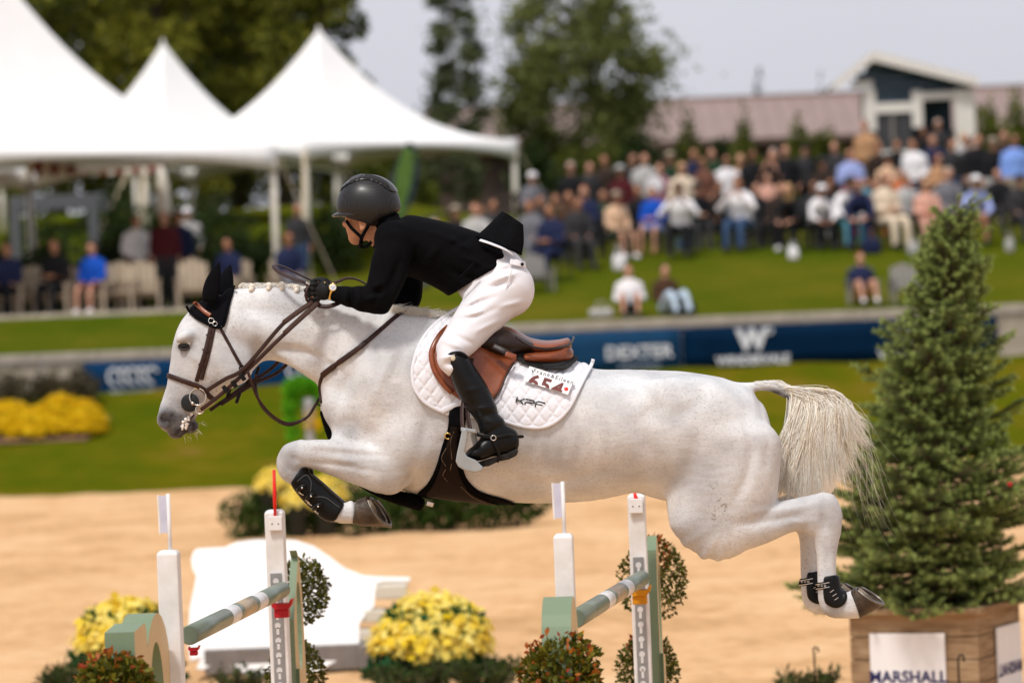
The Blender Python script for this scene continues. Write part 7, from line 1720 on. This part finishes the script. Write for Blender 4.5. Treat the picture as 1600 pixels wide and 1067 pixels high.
P_NR, w3, h3 = post(880, 833, 15.5, 30, 'near right white jump post behind the red-tipped bush', 0)
P_FR, w4, h4 = post(994, 771, 19.0, 27, 'far right white jump post with metal keyhole track under the horse\'s flank', .28)
def flag_white(P, H, px, py0, py1, d, label):
    p = at(px, py1, d); r = empty('white_flag', p, 0, label, 'flag', 'thin white flags on the near posts'); L_ = at(px, py0, d)-p
    MB().tube([Vector((0, 0, -.05)), Vector((.0, 0, L_.z))], .0075, 8).build('stick', white_paint, r, True)
    MB().box((-.033, -.003, L_.z*.30), (-.006, .003, L_.z*.97)).build('flag_sheet', mat('flag_pale', (.55, .55, .66), .5), r); MB().tube([(-.034, 0, L_.z*.28), (-.036, 0, L_.z*.98)], .005, 6).build('flag_edge', white_paint, r)
flag_white(P_NL, h1, 266, 771, 858, 15.55, 'thin white flag on the near left post'); flag_white(P_NR, h3, 882, 752, 833, 15.5, 'thin white flag on the near right post, below the horse\'s belly')
def flag_red(px, py0, py1, d, w_, label):
    p = at(px, py1, d); r = empty('red_flag', p, 0, label, 'flag', 'red flags on the far posts'); top = at(px-2, py0, d)-p
    MB().box((-.030, -w_-.022, -.045), (.030, -w_-.006, .02), bev=.003).build('clamp', white_paint, r)
    for x in (-.014, .014): MB().ball((x, -w_-.0225, -.014), (.0035, .002, .0035), 8, 5).build('bolt', gm, r)
    MB().tube([(0, -w_-.012, .0), (.002, -w_-.012, top.z*.45), (top.x, -w_-.012, top.z)], [.006, .0085, .007], 8).build('flag_stick', mat('flag_red', (.72, .02, .012), .45), r, True); MB().ball((0, -w_-.012, .01), (.011, .009, .016), 8, 6).build('flag_foot', mat('flag_red', (.72, .02, .012), .45), r, True)
flag_red(431, 733, 812, 19.0, w2, 'red flag stick on the far left post'); flag_red(993, 769, 785, 19.0, w4, 'red flag stick on the far right post against the horse\'s flank')
def rail(p0, p1, r_, label, cupm):
    A, B = at(*p0), at(*p1); d = B-A; L_ = d.length; r = empty('jump_rail', A, 0, label, 'jump rail', 'striped rails of the jump'); q = d.to_track_quat('Z', 'Y').to_matrix().to_4x4()
    bands = [(0, .34, rail_g), (.34, .43, wht_t), (.43, .465, rail_g), (.465, .60, gold_t), (.60, .635, rail_g), (.635, .73, wht_t), (.73, 1.0, rail_g)]
    for a, b, m in bands:
        z0, z1 = a*L_, b*L_; prof = [(r_*.9, z0), (r_, z0+.006), (r_, z1-.001), (r_*.985, z1)] if a == 0 else ([(r_*.985, z0), (r_, z0+.001), (r_, z1-.008), (r_*.88, z1)] if b == 1 else [(r_*.985, z0), (r_, z0+.0015), (r_, z1-.0015), (r_*.985, z1)])
        MB().lathe(prof, 28, q).build('rail_band', m, r, True).data
    for o_ in r.children: shade_angle(o_, 40)
    return A, B
R1 = rail((296, 992, 15.75), (441, 921, 18.9), .0365, 'striped green and gold rail between the two left posts', red_p)
R2 = rail((900, 966, 15.7), (1003, 903, 18.9), .0355, 'striped green and gold rail between the two right posts', yel_p)
def cup(p, m, label, s=1):
    r = empty('jump_cup', p, 0, label, 'jump cup', 'plastic cups holding the rails'); r.matrix_world = jmat(p); mb = MB()
    mb.prism([(-.040*s, .014*s), (-.045*s, -.004*s), (-.03*s, -.022*s), (.03*s, -.022*s), (.045*s, -.004*s), (.052*s, .022*s), (.042*s, .022*s), (.034*s, .004*s), (-.034*s, .004*s), (-.034*s, .014*s)], -.04*s, .03*s); mb.build('cradle', m, r); MB().box((-.034*s, -.03*s, -.060*s), (.030*s, .03*s, -.0225*s), bev=.004).build('holder', m, r)
cup(at(441, 943, 18.85), red_p, 'red cup under the far end of the left rail'); cup(at(303, 1012, 15.75), red_p, 'red cup under the near end of the left rail', .45)
cup(at(1000, 922, 18.85), yel_p, 'yellow cup under the far end of the right rail'); cup(at(903, 989, 15.7), yel_p, 'yellow cup under the near end of the right rail', .45)
# wing panels: sawn boards with oval openings, green edges and tan faces
def extrude_holes(outer, holes, x0, x1, edge_m, face_m, name, parent):
    """outline in (u,z) extruded along local x from x0 to x1, holes open all the way through"""
    c = bpy.data.curves.new('w', 'CURVE'); c.dimensions = '2D'; c.fill_mode = 'BOTH'; c.extrude = (x1-x0)/2
    for ring in [outer]+holes:
        s_ = c.splines.new('POLY'); s_.points.add(len(ring)-1); s_.use_cyclic_u = True
        for pt, (a, b) in zip(s_.points, ring): pt.co = (a, b, 0, 1)
    o = bpy.data.objects.new('w', c); COL.objects.link(o); dg = bpy.context.evaluated_depsgraph_get(); me = bpy.data.meshes.new_from_object(o.evaluated_get(dg)); bpy.data.objects.remove(o); bpy.data.curves.remove(c)
    me.transform(Matrix(((0, 0, 1, (x0+x1)/2), (1, 0, 0, 0), (0, 1, 0, 0), (0, 0, 0, 1)))); me.name = name
    o = obj(name, me, [edge_m, face_m], parent); me.update()
    for p in me.polygons: p.material_index = 1 if abs(p.normal.x) > .9 else 0; p.use_smooth = False
    return o
def ell_ring(cu, cz, a, b, n=26): return [(cu+a*math.cos(2*math.pi*k/n), cz+b*math.sin(2*math.pi*k/n)) for k in range(n)]
def wing(p, label, outer, holes, x0, x1, frames=()):
    r = empty('wing_panel', p, 0, label, 'jump wing', 'green and tan wing panels'); r.matrix_world = jmat(p); extrude_holes(outer, holes, x0, x1, sage, tanp, 'panel', r)
    for (o2, h2, a, b) in frames: extrude_holes(o2, h2, a, b, sage_dk, tanp, 'inner_panel', r)
    return r
def arch(u0, u1, ztop, zsh, n=16): return [(u1-(u1-u0)*(.5-.5*math.cos(math.pi*k/n)), zsh+(ztop-zsh)*math.sin(math.pi*k/n)**.8) for k in range(n+1)]
p = at(252, 1000, 15.35); p.z = 0; zt = at(250, 962, 15.1).z
wing(p, 'near left wing panel with rounded top and oval opening', [(.20, .05)]+arch(-.36, .20, zt, zt-.34, 14)[0:12]+[(-.315, zt-.035), (-.34, zt-.015), (-.56, zt-.03), (-.60, .05)], [ell_ring(-.12, zt-.33, .145, .23)], -.105, .0)
p = at(877, 1000, 15.3); p.z = 0; zt = at(870, 935, 15.1).z
wing(p, 'near right wing panel mostly behind the red-tipped bush', [(.12, .05)]+arch(-.30, .12, zt, zt-.3, 14)+[(-.30, .05)], [ell_ring(-.09, zt-.46, .10, .22)], -.050, .055)
p = at(446, 900, 19.12); p.z = 0; zt = at(452, 862, 19.2).z
wing(p, 'far left wing panel seen edge-on behind the left post', [(.02, .05), (.02, zt-.30)]+[(.02+.5*math.sin(a)*.5, zt-.30*(1-math.sin(a))) for a in (.3, .7, 1.1)]+[(.20, zt), (.27, zt-.04), (.33, zt-.20), (.36, zt-.5), (.38, .05)], [ell_ring(.20, zt-.34, .08, .20)], -.005, .028, [([(.01, .05), (.01, zt-.52), (.14, zt-.54), (.14, .05)], [], .029, .045)])
p = at(1014, 900, 19.12); p.z = 0; zt = at(1018, 838, 19.2).z
wing(p, 'far right wing panel with oval opening seen edge-on behind the right post', [(.02, .05), (.02, zt-.24), (.06, zt-.06), (.15, zt), (.25, zt-.05), (.32, zt-.25), (.35, zt-.6), (.36, .05)], [ell_ring(.19, zt-.36, .085, .23)], -.008, .034, [([(.01, .05), (.01, zt-.52), (.20, zt-.54), (.20, .05)], [], .035, .05)])
# ------------------------------------------------------------------ topiaries and bushes at the jump
topi = leafmat('topiary_leaf', (.018, .030, .004), (.16, .15, .022), .45, .2); redtip = leafmat('red_tip_leaf', (.30, .035, .018), (.40, .17, .02), .45, .2); bush_g = leafmat('bush_leaf', (.022, .040, .004), (.24, .20, .02), .45, .2)
def topiary(balls, d, label, seed, red=0):
    p = at(balls[0][0], 1067, d); r = empty('topiary', (p.x, p.y, 0), 0, label, 'topiary', 'ball topiaries behind the far posts'); tops = []
    for k, (px, py, rp) in enumerate(balls):
        c = at(px, py, d)-r.location; R_ = rp*d/FPX; pts, u, kk = lobe_points([(tuple(c), (R_, R_, R_*1.12)), (tuple(c+Vector((R_*.1, 0, R_*.25))), (R_*.8, R_*.8, R_))], 2300, seed+k, .62)
        leaves('crown', pts, u, .022, topi, r, seed+k, .6); tops.append(c)
        if red: pts2, u2, _ = lobe_points([(tuple(c+Vector((0, 0, R_*.75))), (R_*.55, R_*.55, R_*.55))], 140*red, seed+9, .7); tag(leaves('red_tips', pts2, u2, .024, redtip, r, seed+9, .6), kind='stuff')
    mb = MB(); mb.tube([(tops[-1].x, 0, 0)]+[tuple(c) for c in reversed(tops)], .011, 8); mb.build('trunk', bark, r, True); MB().lathe([(.11, 0), (.14, .24), (.15, .26), (.12, .26)], 16).build('pot', mat('dark_pot', (.03, .035, .03), .7), r, True)
topiary([(470, 925, 44), (462, 1056, 46)], 20.0, 'two-ball topiary beside the far left post', 400); topiary([(1020, 908, 54), (1010, 1050, 50)], 20.1, 'two-ball topiary beside the far right post', 410, 2)
def jbush(px, py, d, rx, rz, label, seed, n=3600):
    p = at(px, py, d); r = empty('red_tip_bush', (p.x, p.y, 0), 0, label, 'bush', 'red-tipped bushes in front of the jump'); c = p-r.location; X, Z = rx*d/FPX, rz*d/FPX; L_ = [(tuple(c), (X, X, Z))]; rr = random.Random(seed)
    for k in range(12): a = rr.uniform(0, 6.28); L_.append(((c.x+X*.7*math.cos(a), c.y+X*.7*math.sin(a), c.z+Z*rr.uniform(-.2, .75)), (X*.32, X*.32, Z*.36)))
    pts, u, k = lobe_points(L_, n, seed, .6); leaves('crown', pts, u, .028, bush_g, r, seed, .58)
    pts, u, k = lobe_points([((c.x, c.y, c.z+Z*.25), (X*.98, X*.98, Z*.95))], 260, seed+1, .9); ok = pts[:, 2] > c.z+Z*.1; tag(leaves('red_tips', pts[ok], u[ok], .026, redtip, r, seed+1, .58), kind='stuff')
    mb = MB()
    for k in range(10): a = k*.63; mb.tube([(0, 0, 0), (X*.3*math.cos(a), X*.3*math.sin(a), c.z*.6), (X*.7*math.cos(a), X*.7*math.sin(a), c.z+Z*.5)], [.012, .008, .003], 5)
    mb.build('branches', bark, r)
jbush(872, 1072, 15.0, 62, 72, 'red-tipped green bush in front of the near right post', 420); jbush(178, 1085, 14.7, 62, 56, 'red-tipped green bush in the bottom left before the wing panel', 430)
# ------------------------------------------------------------------ white cut-out panel lying behind the jump
d = 30.0; co = [(302,863),(345,861),(364,853),(394,849),(425,849),(456,850),(486,859),(511,875),(536,893),(566,904),(600,906),(640,907),(638,913),(596,913),(586,917),(583,951),(571,962),(560,978),(561,1006),(536,1028),(500,1048),(470,1058),(420,1062),(392,1060),(372,1046),(352,1037),(336,1038),(316,1048),(306,1046),(314,1030),(296,1034),(292,1000),(293,955),(299,925),(302,905),(295,893),(293,880),(296,868)]
P = [at(a, b, d) for a, b in co]; base = at(460, 1060, d); r = empty('cutout_panel', (base.x, base.y, 0), 0, 'white cut-out panel shaped like a bull lying behind the left rail', 'jump filler')
Q = [(p.x-base.x, p.z) for p in P]
LE = math.radians(-24); zb_ = min(b for a, b in Q); MB().prism([(a, (b-zb_)/math.cos(LE)) for a, b in Q], -.02, .02, Matrix.Translation((0, 0, zb_)) @ Matrix.Rotation(LE, 4, 'X')).build('front_panel', mat('filler_white', (.88, .87, .86), .5, .02, 4), r)
wsh = mat('filler_white_shaded', (.66, .60, .50), .6, .05, 4)  # darker white: shade on the panel's right end, put into the colour
for (a, b, c2, d2) in ((586, 917, 634, 940), (566, 955, 600, 975), (560, 985, 590, 1005)):
    q0 = at(a, d2, d); q1 = at(c2, b, d); MB().box((q0.x-base.x, .025+.40*(q0.z-zb_), q0.z), (q1.x-base.x, .30+.40*(q0.z-zb_), q1.z), bev=.01).build('step_block', wsh, r)
q0 = at(320, 1060, d); q1 = at(560, 1006, d); MB().box((q0.x-base.x, .03, 0.0), (q1.x-base.x, .34, q1.z), bev=.01).build('base', mat('filler_base_shade', (.20, .18, .17), .7), r)
q0 = at(560, 1030, d); q1 = at(622, 1003, d); MB().box((q0.x-base.x, -.05, 0), (q1.x-base.x, .35, q1.z), bev=.02).build('base', mat('filler_base_shade', (.20, .18, .17), .7), r)  # dark block stands in for the shadow by the panel's foot
# ------------------------------------------------------------------ lime green plant far behind, seen under the reins
d = 58; p = G(475, d); r = empty('lime_plant', p, 0, 'lime green leafy plant in a grey urn blurred behind the martingale loop', 'plant'); sc_ = d/FPX
lobes = [(tuple(at(a, b, d)-p), (w_*sc_, w_*sc_, h_*sc_)) for a, b, w_, h_ in ((456,606,11,10),(472,600,13,9),(488,606,12,9),(452,630,8,16),(466,625,8,8),(497,622,7,8),(454,655,7,10),(458,680,8,7))]
pts, u, k = lobe_points(lobes, 1500, 55, .5); leaves('crown', pts, u, .075, leafmat('lime_leaf', (.05, .22, .006), (.20, .62, .02), .5, .35), r, 55)
pts, u, k = lobe_points([(tuple(at(488, 655, d)-p), (.10, .10, .16))], 160, 56, .5); leaves('blossoms', pts, u, .06, yel_fl, r, 56)
q0 = at(484, 690, d)-p; q1 = at(482, 622, d)-p; MB().lathe([(.10, q0.z-.3), (.07, q0.z), (.05, q0.z+.15), (.085, q1.z-.12), (.09, q1.z), (.07, q1.z)], 16, Matrix.Translation((q1.x, 0, 0))).build('urn', mat('urn_grey', (.30, .30, .31), .6), r, True)
# ------------------------------------------------------------------ wooden planter, signs and spruce
pd = 25.2; cr = at(1526, 950, pd); PA = math.radians(24); PX = Vector((-math.cos(PA), math.sin(PA), 0)); PY = Vector((math.sin(PA), math.cos(PA), 0)); side = .80
pl = empty('planter', (cr.x, cr.y, 0), 0, 'square weathered timber planter holding the spruce', 'planter')
wood = ramp_mat('weathered_pine', [(.25, (.17, .10, .055)), (.5, (.36, .245, .145)), (.75, (.46, .33, .21))], [(2.2, .7), (9, .6)], .75, .35, 18, (.6, .6, 7))
ztop = at(1526, 950, pd).z
pm = Matrix(((PX.x, PY.x, 0, cr.x), (PX.y, PY.y, 0, cr.y), (0, 0, 1, 0), (0, 0, 0, 1))); pl.matrix_world = pm
zz = ztop-.035; hgt = .135; rr = random.Random(2)
while zz > .02:
    lo_ = max(.02, zz-hgt+.006); e = rr.uniform(-.003, .003)
    MB().box((.0, e, lo_), (side, .035+e, zz), bev=.004).build('plank', wood, pl); MB().box((e, .036, lo_), (.035+e, side, zz), bev=.004).build('plank', wood, pl)
    MB().box((.0, side+.001, lo_), (side, side+.036, zz), bev=.004).build('plank', wood, pl); MB().box((side-.035, .036, lo_), (side-e, side, zz), bev=.004).build('plank', wood, pl); zz -= hgt
for (a, b) in (((-.04, -.05), (side+.04, .06)), ((-.041, .061), (.062, side-.03)), ((-.04, side-.029), (side+.04, side+.075)), ((side-.06, .061), (side+.041, side-.03))): MB().box((a[0], a[1], ztop-.034), (b[0], b[1], ztop+.006), bev=.006).build('rim_board', wood, pl)
MB().box((.037, .037, .05), (side-.037, side-.0, ztop-.06)).build('soil', mat('soil', (.045, .03, .02), .95, .3, 20, .6, 60), pl)
sg = empty('sign_board', (0, 0, 0), 0, 'white sign reading MARSHALL on the planter\'s left face', 'sign', 'white signs on the planter'); x0 = .165; zt = at(1430, 992, pd).z
sg.matrix_world = pm @ Matrix(((-1, 0, 0, .44), (0, -1, 0, -.008), (0, 0, 1, zt), (0, 0, 0, 1))) if 0 else pm @ Matrix.Translation((.435, -.012, zt))
SM = lambda x, z: Matrix(((-1, 0, 0, x), (0, 0, -1, -.010), (0, 1, 0, z), (0, 0, 0, 1)))
sign_m = mat('sign_white', (.80, .79, .80), .45, .02, 6); blue_ink = mat('blue_ink', (.018, .020, .10), .5)
MB().box((-.235, -.008, -.62), (.235, .004, 0), bev=.002).build('board', sign_m, sg); text('sign_text', 'MARSHALL', SM(0, -.262), .098, blue_ink, sg, bold=.003, spacing=1.02); text('sign_text', 'STERLING', SM(0, -.375), .098, blue_ink, sg, bold=.003)
s2 = empty('sign_board', (0, 0, 0), 0, 'white sign cut off by the right edge, on the planter\'s right face', 'sign', 'white signs on the planter')
s2.matrix_world = pm @ Matrix(((0, 1, 0, -.012), (1, 0, 0, .55), (0, 0, 1, zt), (0, 0, 0, 1))) if 0 else pm @ Matrix.Translation((-.012, .55, zt)) @ Matrix.Rotation(-math.pi/2, 4, 'Z') @ Matrix.Rotation(math.pi, 4, 'Z')
MB().box((-.235, -.004, -.62), (.235, .008, 0), bev=.002).build('board', sign_m, s2); text('sign_text', 'MARSHALL', Matrix(((1, 0, 0, 0), (0, 0, 1, .010), (0, 1, 0, -.262), (0, 0, 0, 1))) if 0 else Matrix(((-1, 0, 0, 0), (0, 0, 1, .010), (0, 1, 0, -.262), (0, 0, 0, 1))), .098, blue_ink, s2, bold=.003)
# spruce
sp = empty('spruce_tree', pm @ Vector((.46, .42, ztop-.06)), 0, 'young blue-green spruce growing in the timber planter', 'tree'); apex = at(1500, 304, 25.6)-sp.location
leanv = Vector((apex.x, apex.y, 0)); H = apex.z; rs = np.random.RandomState(12); tw = []; mb = MB(); NP = []; ND = []; NT = []; tips = []
trunk = lambda t: np.array((leanv.x*t**1.5, leanv.y*t**1.5, H*t))
def radius(t): return np.interp(t, [0, .06, .2, .35, .5, .62, .72, .82, .92, 1], [.56, .67, .67, .58, .45, .34, .27, .20, .12, .03])
nbr = 350
for k in range(nbr):
    t = .012+.93*((k+rs.rand())/nbr)**1.12; a = k*2.39996+rs.uniform(-.3, .3); Rr = radius(t)*rs.uniform(.52, 1.22); b0 = trunk(t); dr = np.array((math.cos(a), math.sin(a), 0)); up = .18+.62*t
    e = b0+dr*Rr+np.array((0, 0, Rr*(up-.26)+.02)); m_ = b0+dr*Rr*.55+np.array((0, 0, Rr*(up-.34)*.4)); q = catmull([b0, m_, e], 4); mb.tube(q, np.linspace(.010, .003, len(q)), 4, False)
    nt = int(4+17*Rr); base = np.array(q)
    for j in range(nt):
        f_ = (j+.6)/nt*.70+.30; i = f_*(len(q)-1); i0 = min(int(i), len(q)-2); c = base[i0]+(base[i0+1]-base[i0])*(i-i0); sgn = 1 if j % 2 else -1; pr = np.array((-dr[1], dr[0], 0)); l = Rr*(.34*(1-f_)+.12)*rs.uniform(.7, 1.15)+.035
        tp = c+(dr*.6+pr*sgn*.72+np.array((0, 0, rs.uniform(.02, .45))))*l; tw.append((c, tp)); tips.append(tp)
    tw.append((base[-3], e+(e-m_)*.12))
tw.append((trunk(.95), trunk(1.0))); tw.append((trunk(.955), trunk(.99)+np.array((.10, 0, .02)))); tw.append((trunk(.955), trunk(.985)+np.array((.19, .05, .02)))); tw.append((trunk(.93), trunk(.96)+np.array((-.07, 0, .0)))); tw.append((trunk(.87), trunk(.92)+np.array((.22, 0, .0))))
mb.tube([trunk(x) for x in np.linspace(-.05, 1, 10)], np.linspace(.035, .006, 10), 8); 
for c, tp in tw: mb.tube([c, tp], [.004, .0022], 3, False)
mb.build('trunk', mat('spruce_bark', (.10, .065, .045), .9, .3, 10, .5, 60), sp, True)
for c, tp in tw:
    L_ = np.linalg.norm(tp-c); n = int(L_/.0026)+16; ax = (tp-c)/(L_+1e-9); ff_ = rs.rand(n)**.8; u = rs.normal(size=(n, 3)); u -= (u@ax)[:, None]*ax; u /= np.linalg.norm(u, axis=1)[:, None]
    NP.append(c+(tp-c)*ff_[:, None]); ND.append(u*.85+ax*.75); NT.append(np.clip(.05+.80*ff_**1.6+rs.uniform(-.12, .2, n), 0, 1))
NP = np.concatenate(NP); ND = np.concatenate(ND); NT = np.concatenate(NT); ND /= np.linalg.norm(ND, axis=1)[:, None]; n = len(NP); ln = rs.uniform(.024, .040, n)[:, None]; sd_ = np.cross(ND, rs.normal(size=(n, 3))); sd_ /= np.linalg.norm(sd_, axis=1)[:, None]
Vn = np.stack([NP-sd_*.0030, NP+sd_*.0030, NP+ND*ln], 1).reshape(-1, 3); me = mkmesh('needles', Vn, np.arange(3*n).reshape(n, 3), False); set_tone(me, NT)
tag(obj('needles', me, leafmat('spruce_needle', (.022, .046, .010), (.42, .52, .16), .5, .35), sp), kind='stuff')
MB().ball(at(1578, 756, 25.0)-sp.location, .014, 10, 8).build('red_bauble', red_p, sp, True)
for (px, py, d, lab) in ((1497, 1030, 24.6, 'black shepherd hook by the MARSHALL sign'), (1272, 1018, 25.5, 'black shepherd hook left of the planter')):
    p = at(px, py, d); r = empty('shepherd_hook', (p.x, p.y, 0), 0, lab, 'garden hook', 'black shepherd hooks'); h = p.z; MB().tube([(0, 0, 0), (0, 0, h), (.006, 0, h+.022), (.02, 0, h+.028), (.033, 0, h+.015), (.034, 0, h-.012)] if px > 1400 else [(0, 0, 0), (0, 0, h), (-.006, 0, h+.018), (.01, 0, h+.03), (.025, 0, h+.018), (.024, 0, h-.002)], .006, 8).build('rod', blk_leather, r, True)
